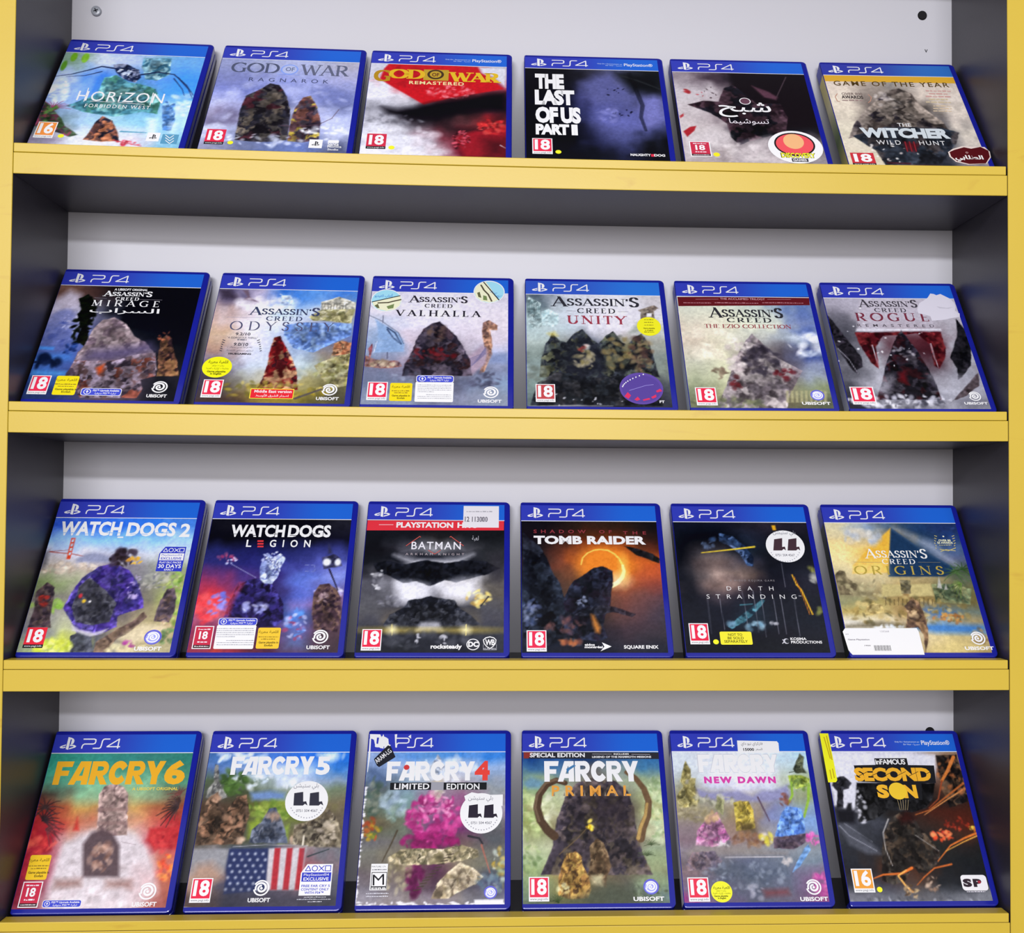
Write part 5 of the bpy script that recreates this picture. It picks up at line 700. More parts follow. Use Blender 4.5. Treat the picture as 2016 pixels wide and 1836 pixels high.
  'parts': [('title_lettering',True,None,[('t','WATCH',7.43,128.32,55.77,16.02,'#e6ecf8',0.04,'g',1,0,2),('t','DOGS',68.44,127.99,44.75,15.71,'#e6ecf8',0.04,'g',1,0,2),('t','2',117.08,127.37,9.45,15.24,'#e6ecf8',0.03,'g',1,0,2),('r','#e6ecf8',61.36,125.78,66.68,127.35,0,2),('r','#6c9ce0',7.3,130.95,23.09,131.54,0,3),('r','#6c9ce0',29.12,129.69,44.95,130.27,0,3),('r','#6c9ce0',50.39,131.26,66.27,131.84,0,3),('r','#6c9ce0',72.28,129.99,88.19,130.57,0,3),('r','#6c9ce0',93.68,131.56,109.64,132.15,0,3)]),('rating_label',True,None,[('pegi','18','#cc2434','b',4.39,8.61,21.35,29.18)]),('publisher_logo',True,None,[('u','old',99.38,6.08,122.47,27.23)]),('exclusive_label',True,None,[('p','#2b35a8',[(102.81,88.98),(126.01,88.98),(126.01,116.24),(106.99,116.24),(102.81,108.61)],1),('l','#f2f2f8',0.58,[(105.94,110.65),(109.88,110.65),(107.91,114.39),(105.94,110.65)],2),('l','#f2f2f8',0.58,[(114.76,112.42),(114.67,113.03),(114.39,113.58),(113.95,114.02),(113.4,114.3),(112.79,114.39),(112.18,114.3),(111.63,114.02),(111.19,113.58),(110.91,113.03),(110.82,112.42),(110.91,111.81),(111.2,111.26),(111.63,110.82),(112.18,110.54),(112.79,110.45),(113.4,110.54),(113.95,110.83),(114.39,111.26),(114.67,111.81),(114.76,112.42)],2),('l','#f2f2f8',0.58,[(115.69,110.45),(119.63,114.39)],2),('l','#f2f2f8',0.58,[(115.69,114.39),(119.63,110.45)],2),('l','#f2f2f8',0.58,[(120.56,110.45),(124.5,110.45),(124.5,114.39),(120.56,114.39),(120.56,110.45)],2),('p','#f2f2f8',[(103.74,100.97),(125.31,100.97),(125.31,108.88),(103.74,108.88)],1.5),('t','PlayStation®4',105.13,105.88,18.56,2.04,'#2b35a8',0,'l',1,0,3),('t','EXCLUSIVE',105.13,101.79,18.56,2.73,'#2b35a8',0.02,'g',1,0,3),('t','PLAY DLC PACKS',104.67,97.7,19.49,2.04,'#f2f2f8',0.02,'g',1,0,2),('t','30 DAYS',104.2,92.52,20.42,4.09,'#f2f2f8',0.02,'g',1,0,2),('t','EARLY',110.23,89.8,8.35,1.91,'#f2f2f8',0.02,'g',1,0,2)])]},
 {'row': 2,
  'x': 146.26,
  'label': 'game case with purple and red night city cover and white glitchy title, third shelf',
  'spine': '#3a2a48',
  'grid': ['#1c1c26 #14141e #14141e #14141e #2a2a34','#14141e #14141e #161624 #181824 #1c1c2c','#2c3060 #242654 #282c5c #34386c #3c4078','#34346c #30306c #3a3c7c #484c90 #5c64ac','#7c3c64 #4c3c78 #3c3470 #5c6cb4 #8c90c8','#a83c50 #6c4070 #342c54 #5c60a8 #6c5470','#c84c50 #a85064 #302850 #5464b0 #54485c','#9c5068 #8c7ca0 #34304c #5060a8 #4c3c44','#8c3c54 #6c4060 #44304c #6c5080 #54444c','#8c4054 #8c3c48 #543444 #5c4054 #4c4048'],
  'ops': [('B','#c83c44 #e06064',11.74,49.17,10.73,16.83,40,4,0.55),('B','#6470c8 #8c94dc',19.78,56.13,9.13,14.92,30,2.4,0.6),('P','#6080d8',26,[(86.49,77.55),(128.4,82.87),(129.99,64.5),(91.75,60.35)],0.6),('P','#5898dc',20,[(82.84,50.35),(94.28,52.37),(100.5,9.69),(84.35,8.74)],0.5),('B','#e8e8f8 #c0b8e0',116.33,66.48,13.44,6.06,24,2.4,0.5),('P','#c07ca0',14,[(84.06,54.33),(129.41,61.47),(130.02,54.46),(84.62,49.36)],0.5),('K','#2a2448 #342c58 #3c3470 #241e3c #44407c',[(26.25,40.37),(28.9,56.16),(34.67,74.28),(44.06,79.42),(55.47,82.55),(68.41,73.4),(76.56,54.31),(80.06,38.53),(73.58,30.73),(58.8,30.71),(44.49,39.43)],70,1.5),('P','#c04448',6,[(25.96,42.33),(28.76,57.15),(36.07,76.33),(39.43,76.34),(32.77,58.16),(30.9,42.34)],0.7),('B','#c8cce8 #8c90c8',51.29,50.26,10.79,5.97,18,3,0.6),('K','#7c88b0 #a4b0d0 #5c6490 #484c78 #c8d0e4',[(53.78,82.54),(52.45,92.86),(53.54,104.38),(57.15,109.68),(62.82,105.48),(68.44,108.68),(73.22,104.48),(70.31,92.95),(68.99,82.61),(64.67,76.44),(58.78,76.42)],40,1.5),('B','#e0e4f4 #b0b8dc',62.09,104.42,9.4,7.38,24,1.2,0.8),('K','#4c3c44 #5c4a4c #382c38 #6c5850',[(103.44,44.47),(102.86,66.43),(107,75.59),(115.37,76.65),(122.61,71.57),(127.82,60.46),(130.4,40.59),(128.47,25.01),(106.89,26.91)],50,1.5),('B','#c8b0b4',111.02,60.41,5.04,6.03,8,2.4,0.5),('K','#34344c #44445c',[(106.7,104.67),(116.54,110.02),(123.91,104.76),(125.6,95.31),(110.39,93.15)],12,1.5),('E','#d8dce8',111.88,99.96,3.61,3.99,2,1),('E','#d8dce8',121.75,100.01,2.75,3.78,2,1),('P','#3a3a50',3,[(112.22,110),(111.65,120.68),(115.67,110.02)],1),('L','#2c2434',1.6,1,[(114.76,92.13),(124.48,69.55)],1),('L','#a0a4c8',0.4,0.4,[(24.56,97.93),(49.56,82.52)],1),('B','#8c5074 #c0486c',20.25,104.19,8.5,4.2,14,2,0.6),('B','#b8bcd8',23.11,102.11,6.8,4.2,8,1.2,0.8),('L','#8088b8',0.5,0.5,[(92.5,96.71),(95.49,96.73)],1),('L','#8088b8',0.5,0.5,[(93.22,89.95),(96.25,89.44)],1),('L','#8088b8',0.5,0.5,[(98.06,96.74),(101.1,96.23),(101.31,94.15)],1),('L','#8088b8',0.5,0.5,[(101.53,92.06),(101.36,89.47),(98.81,89.45)],1),('B','#5c8cd0 #a84860 #b8bce0',90.63,32.7,9.08,17.46,40,2.4,0.6),('P','#b84838',6,[(19.54,4.02),(27.23,17.23),(29.33,3.08)],0.6)],
  'banner': ('#2b35a0','#1a59bc',(6.5,152.2,21.6,165.2),(27,153.6,61.5,163),[]),
  'parts': [('title_lettering',True,None,[('t','WATCH',19.63,128,49.99,13.92,'#eeecf2',0.04,'g',1,0,2),('t','DOGS',72.65,128.1,39.61,13.96,'#eeecf2',0.04,'g',1,0,2),('t','L',35.8,116.58,4.82,8.13,'#eeecf2',0.02,'g',1,0,2),('t','GION',57.33,116.6,37.39,8.15,'#eeecf2',0.02,'g',2.2,0,2),('r','#c83034',45.63,122.4,51.19,124.16,0,2),('r','#c83034',46.03,119.3,51.59,121.05,0,2),('r','#c83034',46.44,116.2,51.98,117.94,0,2),('r','#14141e',19.83,130.85,27.54,131.45,0,3),('r','#14141e',38.21,129.47,45.93,130.06,0,3),('r','#14141e',56.22,131.11,63.97,131.7,0,3),('r','#14141e',74.64,129.72,82.4,130.31,0,3),('r','#14141e',92.75,131.36,100.54,131.96,0,3)]),('rating_label',True,None,[('gcam',4.04,7.95,20.25,31.13)]),('info_label',True,None,[('r','#ecebf0',22.56,7.96,56.81,32.15,1.2,1),('d','#8c8c96',22.5,28.21,55.04,0.73,2),('d','#8c8c96',22.81,26.14,55.32,0.73,2),('d','#8c8c96',23.12,24.08,55.59,0.73,2),('d','#8c8c96',23.43,22.02,55.86,0.72,2),('d','#8c8c96',23.74,19.95,39.55,0.72,2),('d','#8c8c96',32.58,16.11,56.64,0.72,2),('d','#8c8c96',24.65,13.95,56.93,0.72,2),('d','#8c8c96',24.97,11.79,57.21,0.72,2)]),('upgrade_label',True,None,[('r','#d8d8f4',23.01,31.81,56.84,39.46,2.14,1),('r','#3a44b4',23.47,32.27,56.38,39,1.93,2),('e','#eef0fa',27.75,35.63,2.75,2.75,3),('e','#3a44b4',27.75,35.63,2.22,2.22,3.5),('p','#eef0fa',[(26.6,35.63),(27.75,37.16),(28.9,35.63),(28.13,35.63),(28.13,34.25),(27.37,34.25),(27.37,35.63)],4),('t','PS5™ Upgrade Available',31.81,36.09,23.12,1.84,'#f0f0fc',0.02,'l',1,0,3),('t','ترقية PS5™ متوفرة',33.72,32.73,19.29,2.45,'#f0f0fc',0.01,'a',1,0,3)]),('language_label',True,None,[('r','#e0b030',58.87,8.26,78.64,29.58,1.6,1),('t','اللعبة معربة',59.62,23.11,17.09,3.65,'#6a5410',0.01,'a',1,0,3),('d','#8a7020',60.06,19.7,77.11,1.06,3),('d','#8a7020',62.61,17.36,75.15,1.06,3),('t','Game playable in',60.86,13.54,16.99,1.9,'#3a3010',0.02,'l',1,0,3),('t','English',66.15,10.58,7.14,1.9,'#3a3010',0.02,'l',1,0,3)]),('publisher_logo',True,None,[('u','new',102.74,7.8,122.9,27.42)])]},
 {'row': 2,
  'x': 291.02,
  'label': 'game case with black and white cover, red band and white price label, third shelf',
  'spine': '#202228',
  'grid': ['#24252c #1c1e24 #1c1e22 #202226 #24262a','#1e2026 #24262c #2c2a2c #26282c #202226','#1c1c22 #54545c #8c8c90 #54545a #303236','#202228 #1c1e26 #1c1e26 #1c1e26 #34363a','#34343a #9c9ca4 #9c9ca4 #b0b0b8 #44444a','#54545c #b8b8c0 #c8c8d0 #b4b0b0 #64605c','#54545a #7c7c84 #5c5c64 #94908c #5c5854','#5c5c60 #3c3c44 #34343c #44444a #54545a','#4c4c54 #7c705c #5c5c60 #6c6454 #4c4c54','#34363c #34363e #34363e #34363e #40424a','#303238 #2c2e34 #30323a #2c2e36 #3c3e46'],
  'ops': [('P','#d0d0d8',8,[(28.36,108.34),(44.21,104.19),(59.87,103.21),(70.29,103.27),(85.88,105.48),(101.49,109.83),(87.83,98.08),(65.38,95.86),(44.54,97.86)],0.8),('K','#1a1c24 #24262e #14161c #20222a',[(10.04,97.68),(20.1,101.94),(39.35,97.83),(58.18,102.15),(75.63,99.6),(91.19,102.32),(113.86,101.39),(126.12,94.06),(115.77,87.73),(99.44,83.49),(86.67,78.27),(76.3,80.29),(62.82,74.57),(50.64,79.15),(38.73,78.07),(26.33,85.24),(14.07,89.34)],60,1.5),('P','#dcdce4',12,[(31.96,77.02),(45.57,78.1),(59.38,75.07),(65.83,63.88),(60.11,58.81),(46.78,54.76),(34.86,56.73)],0.9),('P','#dcdce4',14,[(72.24,74.1),(86.61,80.33),(105.49,82.48),(105.77,67.07),(93.2,57.91),(75.28,60.88)],0.9),('K','#2c2e36 #3c3e46 #1e2028 #4c4e56',[(22.26,31),(28.16,42.77),(40.26,50.74),(44.94,57.76),(63.32,62.86),(85.56,57.88),(90.9,48.88),(100.32,42.94),(108.08,33.1),(98.11,29.17),(76.52,26.22),(53.25,26.19),(33.23,28.1)],70,1.5),('P','#a8a8b0',4,[(52.42,26.19),(56.11,35.94),(72.83,35.98),(76.52,26.22)],0.8),('B','#e0d080 #c0a058 #f0e8b0',107.59,60.98,11.05,9.14,26,2.6,0.7),('B','#d8d8dc #7c7c84',13.64,83.12,5.98,14.49,14,2,0.6),('B','#a0a0a8 #70707a',28.06,57.71,11.76,6.03,24,2.2,0.5),('P','#3c3a40',10,[(113.73,110.97),(130.38,115.36),(130.56,73.3),(119.32,79.43)],0.6),('E','#c8b050',31.21,27.32,12.37,1.16,9,0.8),('E','#f4ecc0',31.21,27.32,2.47,2.52,10,1),('L','#e8d890',0.8,0.5,[(30.86,32.96),(31.53,22.1)],1),('E','#c8b050',96.74,27.41,12.45,1.17,9,0.8),('E','#f4ecc0',96.74,27.41,2.49,2.53,10,1),('L','#e8d890',0.8,0.5,[(96.6,33.08),(96.86,22.17)],1),('B','#c8c8d0',53.68,17.51,2.47,5.76,5,2,0.8),('B','#c8c8d0',76.42,17.53,2.47,5.76,5,2,0.8),('B','#5c5e66 #4c4e56',65.25,17.52,49.5,7.68,30,4,0.4),('L','#30323c',1,1,[(109.43,52.93),(116.08,63.03)],1)],
  'banner': ('#2b35a0','#1a59bc',(6.5,152.2,21.6,165.2),(27,153.6,61.5,163),[]),
  'parts': [('title_band',True,None,[('p','#c82c38',[(0.87,148.13),(129.87,148.46),(129.75,137.37),(0.77,136.44)],1)]),('title_lettering',True,None,[('t','PLAYSTATION',28.2,139.91,53.57,6.41,'#f2e8ea',0.04,'g',1,0,2),('t','HITS',85.77,139.99,18.66,6.42,'#f2e8ea',0.04,'g',1,0,2),('l','#e8b8bc',0.6,[(11.92,143.12),(25.18,143.22)],2),('t','BATMAN',43.64,114.98,45.91,8.62,'#d0ced6',0.01,'g',1.2,0,2),('t','ARKHAM KNIGHT',38.6,108.34,54.36,2.35,'#a89ca0',0,'g',1.9,0,2),('l','#b84c44',0.7,[(38.63,118.89),(50.79,129.8),(51.71,128.93)],2),('l','#b84c44',0.7,[(92.07,119.22),(79.87,130),(79.02,129.12)],2),('l','#b84c44',0.6,[(59.41,113.86),(65.69,109.62),(70.76,113.93)],2)]),('region_text',True,None,[('t','لعبة',99.87,124.38,6.17,6.54,'#a8a8b0',0,'a',1,0,2)]),('rating_label',True,None,[('pegi','18','#cc2442','w',5.27,6.52,22.61,28.28)]),('studio_logo',True,None,[('t','rocksteady',66.04,8.45,27.44,4,'#eeeef4',0.04,'l',1,0,2)]),('publisher_logo',True,None,[('e','#eeeef2',103.21,12.75,5.81,5.81,1),('e','#2c2e36',103.21,12.75,4.98,4.98,1.5),('t','DC',98.96,10.27,8.85,5.36,'#eeeef2',0.05,'g',1,0,2)]),('distributor_logo',True,None,[('p','#e4e4ea',[(111.84,17.56),(114.13,19.97),(117.95,21.04),(121.62,19.98),(123.81,17.57),(123.34,13.72),(121.05,10.37),(118.1,8.18),(114.93,10.37),(112.56,13.72)],1),('p','#2c2e36',[(112.67,17.27),(114.64,19.1),(117.96,20.07),(121.3,19.11),(123.06,17.28),(122.59,13.91),(120.55,11.04),(118.09,9.13),(115.41,11.04),(113.38,13.91)],1.5),('t','WB',113.83,12,8.53,5.95,'#e4e4ea',0.03,'g',0.85,0,2),('t','GAMES',112.65,7.6,10.75,1.53,'#c4c4cc',0,'l',1,0,2),('l','#9c9ca4',0.3,[(112.24,12.76),(112.32,7.22),(123.9,7.23),(123.85,12.76)],2)]),('price_sticker',False,'white price label',[('r','#cfccd0',91.09,140.4,124.91,166,0,1),('d','#9c9aa0',93.76,158.7,118.48,1.24,3),('t','12 113000',92.52,147.14,21.79,5.59,'#6c6870',0.03,'l',1,0,2),('r','#8a8890',105.64,147.16,106.09,152.73,0,2.5),('r','#8a8890',106.71,147.17,107.16,152.75,0,2.5),('r','#8a8890',107.79,147.18,108.23,152.75,0,2.5),('r','#8a8890',108.86,147.19,109.31,152.76,0,2.5),('r','#8a8890',109.93,147.2,110.38,152.75,0,2.5),('r','#8a8890',111,147.2,111.45,152.78,0,2.5),('r','#8a8890',112.08,147.21,112.53,152.78,0,2.5),('r','#8a8890',113.15,147.22,113.6,152.79,0,2.5)])]},
 {'row': 2,
  'x': 436.72,
  'label': 'game case with orange ring of light on dark cover, third shelf',
  'spine': '#30343c #4a4c54',
  'grid': ['#1c1c24 #1e1c20 #24201e #241e1e #1e1e22','#1c1a22 #2c1c22 #54201c #54241e #2c2022','#1c1c24 #44282c #a8502c #b0582c #5c3028','#20222c #5c3438 #b8602c #d08834 #a85030','#20242e #44343c #48303c #b06830 #a4503c','#242a36 #34303c #2a2832 #84483c #7c4040','#343c50 #34343e #2c2a34 #5c3c44 #54404c','#343c50 #30303a #2c2a34 #503c44 #44404c','#303848 #303440 #2a2a32 #443a42 #3c3c46','#2c3240 #30303a #2a2830 #38343c #34363e','#262c38 #2a2c36 #282a34 #30323c #2c303a'],
  'ops': [('E','#d88434',75.89,95.63,35,34.98,70,0.55),('E','#e09038',76.81,96.69,20.68,19.61,20,0.8),('E','#d07c34',75.52,97.22,18.04,17.49,14,0.8),('L','#f0c060',1.2,1.8,[(56.16,98.71),(57.84,106.17),(62.46,111.56),(68.8,115.05),(75.05,115.95),(82.11,114.91),(88.1,110.63),(92.24,105.29),(94.91,97.84)],1),('L','#f8e8a0',2.4,5,[(94.91,97.84),(95.87,91.5),(93.7,84.15),(89.02,78.4),(83.63,75.27)],1),('E','#f8f0d0',89.16,81,7.4,5.2,16,0.7),('E','#f4d878',95.87,91.5,2.11,7.38,10,0.7),('K','#20242e #2a2e38 #1a1c24 #343a46',[(1.69,135.11),(17.54,119.93),(25.24,104.92),(29.3,89.09),(36,77.66),(38.22,63.3),(45.57,50.18),(46.93,39.21),(55.1,30.35),(64.83,20.6),(67.82,11.9),(1.9,9.95)],60,1.5),('K','#20201f #2c2c30 #1c1c20',[(97.47,119.34),(112.44,116.17),(123.65,110.84),(130.36,105.5),(129.55,100.68),(119.63,104.37),(107.63,110.74)],14,1.5),('P','#4c4450',8,[(34.51,88.07),(41.65,94.4),(55.55,91.31),(51.74,81.88),(39.27,70.46)],0),('K','#1e2028 #2a2c38 #24262e #343848 #282430',[(36.26,19.6),(40.2,41.18),(38.95,58.22),(42.75,71.5),(49.97,80.83),(58.93,88.18),(67.94,94.53),(76.81,96.69),(85.34,91.45),(84.74,79.94),(82.37,67.54),(81.64,53.29),(75.92,41.26),(73.75,31.36),(77.41,19.64),(67.99,15.76),(51.29,17.67)],80,1.5),('K','#24262e #343640 #1e2028',[(47.05,43.18),(60.98,51.22),(74.87,55.29),(85.03,52.29),(103.42,44.31),(99.87,42.3),(83.05,47.26),(69.19,43.23)],18,1.5),('P','#c88440',4,[(63.27,44.22),(65.78,43.23),(71.17,30.37),(70.06,24.5),(66.73,25.47),(64.52,33.31)],0.8),('B','#5c6484 #788098 #44506c',8.88,45.09,7.6,17.91,40,2.4,0.6),('B','#5c4a54 #7c5854',39.93,31.3,18.59,8.87,26,3,0.45),('B','#b0704c #8c5444',42.82,14.77,9.19,2.89,14,2.4,0.6),('B','#8890a8',54.39,58.27,5.16,6.09,14,1.4,0.6),('P','#6c4c50',40,[(83.89,63.45),(127.63,69.75),(127.5,23.59),(96.67,17.72)],0.4),('P','#241c20',40,[(1.74,143.41),(129.7,144.37),(128.83,120.62),(110.46,127.06),(82.23,135.68),(28.25,124.34),(1.63,122)],0.55)],
  'banner': ('#2b35a0','#1a59bc',(6.5,152.2,21.6,165.2),(27,153.6,61.5,163),[]),
  'parts': [('title_lettering',True,None,[('t','SHADOW',12.21,134.48,49.78,3.98,'#7c2c34',0.02,'g',2,0,2),('t','OF',74.55,134.56,12.12,3.77,'#7c2c34',0.02,'g',2,0,2),('t','THE',97.39,133.43,22.04,3.77,'#7c2c34',0.02,'g',2.2,0,2),('t','TOMB RAIDER',12.25,121.75,106.37,9.63,'#e8e6ec',0.05,'g',1.02,0,2)]),('rating_label',True,None,[('pegi','18','#cc2848','w',4.86,5.66,22.49,27.36)]),('studio_logo',True,None,[('t','eidos',56.25,11.42,9.04,2.11,'#e4e4ea',0.04,'l',1,0,2),('t','montréal',56.16,9.02,16.13,2.11,'#e4e4ea',0.04,'l',1,0,2),('p','#eeeef2',[(71.73,14.99),(80.15,10.76),(70.06,5.96),(73.78,10.56)],1)]),('publisher_logo',True,None,[('t','SQUARE ENIX',91.09,8.56,30.87,3.46,'#e6e6ec',0.03,'g',1,0,2)])]},
 {'row': 2,
  'x': 582.58,
  'label': 'game case with near-black rainy cover and round white sticker, third shelf',
  'spine': '#14161c',
  'grid': ['#1c2030 #1c2030 #24242e #34303a #2c2a34','#1a1e28 #20283c #2c3648 #24242e #20222a','#1e2028 #2a303c #24303c #20242c #22242c','#20222a #6c5c58 #3c3c48 #1e2028 #24262e','#24262e #a08c84 #5c504c #20222c #2e303a','#22242c #84706c #3c343a #24242e #30303a','#24262e #34303a #2c2c36 #282a32 #2c2e36','#282a32 #282a34 #2c343e #2a2c34 #2a2c34','#282a32 #262832 #2c3842 #2a2c34 #2a2e36','#262832 #24262e #24262e #2a2a32 #2c2e36','#24262c #24262c #26282e #282a30 #2a2c32'],
  'ops': [('P','#14161e',14,[(-0.36,120.69),(8.98,135.04),(25.93,141.84),(45.85,140.87),(61.48,134.3),(67.15,121.11),(62.24,110.2),(50.17,114.46),(25.04,114.32),(11.72,105.61),(0.49,99.13)],1),('K','#2a3850 #3c5070 #1c2434 #54688c #202a3c',[(43.43,135.29),(55.77,132.04),(67.15,121.11),(73.65,108.1),(71.41,97.36),(66.19,98.4),(60.7,112.36),(52.71,121.02),(42.36,125.34)],40,1.5),('B','#5c7498 #344868',33.22,124.18,7.2,6.6,16,2.4,0.5),('P','#b09c94',34,[(23.04,112.14),(44.66,113.35),(50.75,103.67),(50.83,88.77),(43.89,74.08),(36.2,67.85),(29.85,74.03),(25.85,86.55),(19.6,94.97)],0.55),('P','#2a2428',16,[(18.44,101.36),(48.96,103.66),(48.12,96.18),(19.6,94.97)],0.5),('P','#4c3c38',16,[(28.52,78.18),(42.82,80.33),(40.38,74.07),(29.63,71.95)],0.5),('K','#2c4450 #3c5c68 #24303c #4c7480',[(40.87,31.5),(54.3,43.49),(67.68,53.62),(76.58,61.81),(78.8,58.75),(66.66,45.53),(56.91,36.49),(44.08,29.53)],26,1.5),('L','#4c7884',1.2,0.8,[(54.76,54.6),(66.2,55.65)],1),('B','#8ca8b8 #6c8ca0',65.03,32.53,9.46,4.98,18,2.4,0.6),('B','#6c8ca0',45.61,35.48,5.16,1.99,6,2.4,0.6),('B','#a8a8b0',83.5,35.55,3.46,1.99,5,2,0.7),('L','#d8bc40',0.9,1.8,[(24.88,112.69),(50.35,116.1),(76.02,119.85)],1),('L','#d8a838',1,0.9,[(107.55,87.97),(110.29,76.42)],1),('L','#d8a838',1.4,1.2,[(110.37,76.94),(113.93,71.23),(120.36,44.64)],1),('L','#c07830',0.6,0.6,[(109.02,85.86),(112.48,73.3),(117.75,44.64)],1),('P','#d0a030',1.2,[(95.7,145.16),(99.37,145.19),(99.7,139.59),(96.41,139.56)],1),('B','#8c8c4c #6c7050',126.21,93.36,4.48,4.28,6,3,0.5),('B','#b8b8b0',127.95,81.73,2.67,5.27,4,4,0.6),('B','#7c804c',127.27,49.72,2.63,4.06,4,3,0.6),('L','#8c8c98',0.45,0.3,[(25.09,61.65),(25.07,23.6)],0.7),('L','#8c8c98',0.45,0.3,[(36.41,61.68),(37.55,28.53)],0.7),('L','#8c8c98',0.45,0.3,[(58.34,69.99),(59.13,33.51)],0.7),('L','#8c8c98',0.45,0.3,[(68.43,70.03),(68.01,25.62)],0.7),('L','#8c8c98',0.45,0.3,[(75.46,70.05),(74.64,20.72)],0.7),('L','#8c8c98',0.45,0.3,[(86.21,61.84),(86.6,23.68)],0.7),('L','#8c8c98',0.45,0.3,[(93.23,61.86),(93.46,23.69)],0.7),('L','#8c8c98',0.45,0.3,[(105.79,60.88),(105.18,21.73)],0.7),('L','#8c8c98',0.45,0.3,[(99.55,100.71),(99.38,74.29)],0.7)],
  'banner': ('#2b35a0','#1a59bc',(6.5,152.2,21.6,165.2),(27,153.6,61.5,163),[]),
  'parts': [('title_lettering',True,None,[('t','A HIDEO KOJIMA GAME',48.12,80.44,41.95,1.89,'#7c787c',0,'l',1.6,0,2),('t','DEATH',44.19,70.43,43.63,4.36,'#d4d4dc',-0.01,'g',2.6,0,2),('t','STRANDING',24.63,61.37,83.43,4.52,'#d4d4dc',-0.01,'g',2.4,0,2),('t','™',110.11,63.36,2.64,1.45,'#b0b0b8',0,'l',1,0,2)]),('rating_label',True,None,[('pegi','18','#cc2442','w',5.12,13.07,22.73,34.94),('e','#e6dc28',28.23,15.61,2.55,2.55,1)]),('notice_label',True,None,[('r','#e4cc30',32.41,12.7,61.23,26.2,1.4,1),('t','NOT TO',39.94,21.67,12.79,2.65,'#3a3410',0.01,'g',1,0,3),('t','BE SOLD',39.21,18.15,14.46,2.64,'#3a3410',0.01,'g',1,0,3),('t','SEPARATELY',35.76,14.65,21.23,2.63,'#3a3410',0.01,'g',1,0,3)]),('publisher_logo',True,None,[('t','KOJIMA',95.97,17.33,14.54,2.74,'#d8d8e0',0.02,'g',1,0,2),('t','PRODUCTIONS',96.07,13.92,28.2,2.73,'#d8d8e0',0.02,'g',1,0,2),('e','#b0b0b8',91.98,16.34,2.74,2.74,1),('e','#24262c',92.84,16.34,2.04,2.04,1.5),('l','#b0b0b8',0.8,[(88.77,17.8),(90.27,16.34),(88.22,13.91)],2)]),('shop_sticker',False,'round white shop sticker',[('e','#dddbe2',105.77,120.47,18.55,18.55,1),('e','#efedf2',105.77,120.47,17.9,17.9,1.5),('t','بلي ستيشن',95.86,132.24,21.86,6.85,'#6a6a74',0,'a',1,0,2),('p','#3a2830',[(96.1,128.53),(104.13,129.95),(102.1,115.52),(93.58,115.47)],2),('p','#3a2830',[(100.41,119.32),(105.33,120.02),(105.81,115.55),(103.84,117.32),(101.73,115.52)],2),('p','#3a2830',[(109.91,128.62),(117.96,130.04),(115.82,115.6),(107.29,115.55)],2),('p','#3a2830',[(114.16,119.4),(119.09,120.11),(119.53,115.63),(117.57,117.41),(115.45,115.6)],2),('t','0751 504 4567',94.9,108.86,18.44,2.66,'#60606a',0.01,'l',1,0,2),('e','#8a8a94',91.28,112.83,0.52,0.52,2),('e','#8a8a94',92.13,110.32,0.52,0.52,2),('e','#8a8a94',93.33,108.09,0.52,0.52,2),('e','#8a8a94',94.85,106.19,0.52,0.52,2),('e','#8a8a94',96.65,104.66,0.52,0.52,2),('e','#8a8a94',98.69,103.55,0.52,0.52,2),('e','#8a8a94',100.91,102.88,0.52,0.52,2),('e','#8a8a94',103.26,102.66,0.52,0.52,2),('e','#8a8a94',105.67,102.91,0.52,0.52,2),('e','#8a8a94',108.09,103.62,0.52,0.52,2),('e','#8a8a94',110.45,104.77,0.52,0.52,2),('e','#8a8a94',112.69,106.33,0.52,0.52,2),('e','#8a8a94',114.76,108.26,0.52,0.52,2),('e','#8a8a94',116.59,110.51,0.52,0.52,2),('e','#8a8a94',118.15,113.04,0.52,0.52,2)])]},
 {'row': 2,
  'x': 729.92,
  'label': 'game case with two-tone pyramid and desert cover, white barcode label at bottom, third shelf',
  'spine': '#16181a #1e2624 #101414 #2a2e28',
  'grid': ['#c8c0a0 #90a0b4 #44586c #2c4468 #2c3c64','#d8c490 #b0a890 #90784c #2c4054 #34486c','#dcc890 #d8b468 #7c6c50 #283c54 #54688c','#dccc98 #d4b060 #7c6c50 #344450 #5c6480','#c4b890 #bca878 #7c7058 #5c5c54 #4c5848','#a09478 #b8ac88 #b4a478 #a0906c #5c6454','#8c8468 #948868 #988058 #7c7454 #6c6848','#8c8c6c #9c9060 #8c7450 #847448 #6c6444','#b0a068 #b8a878 #947c58 #4c74a8 #6c7468','#c8c4b8 #d0c8b4 #b4a890 #b4b49c #9c8c68','#d0ccc0 #ccc4b0 #b8ac90 #ccbc8c #a0946c','#c8c0b0 #c4b8a0 #a8987c #c4b480 #8c7c60'],
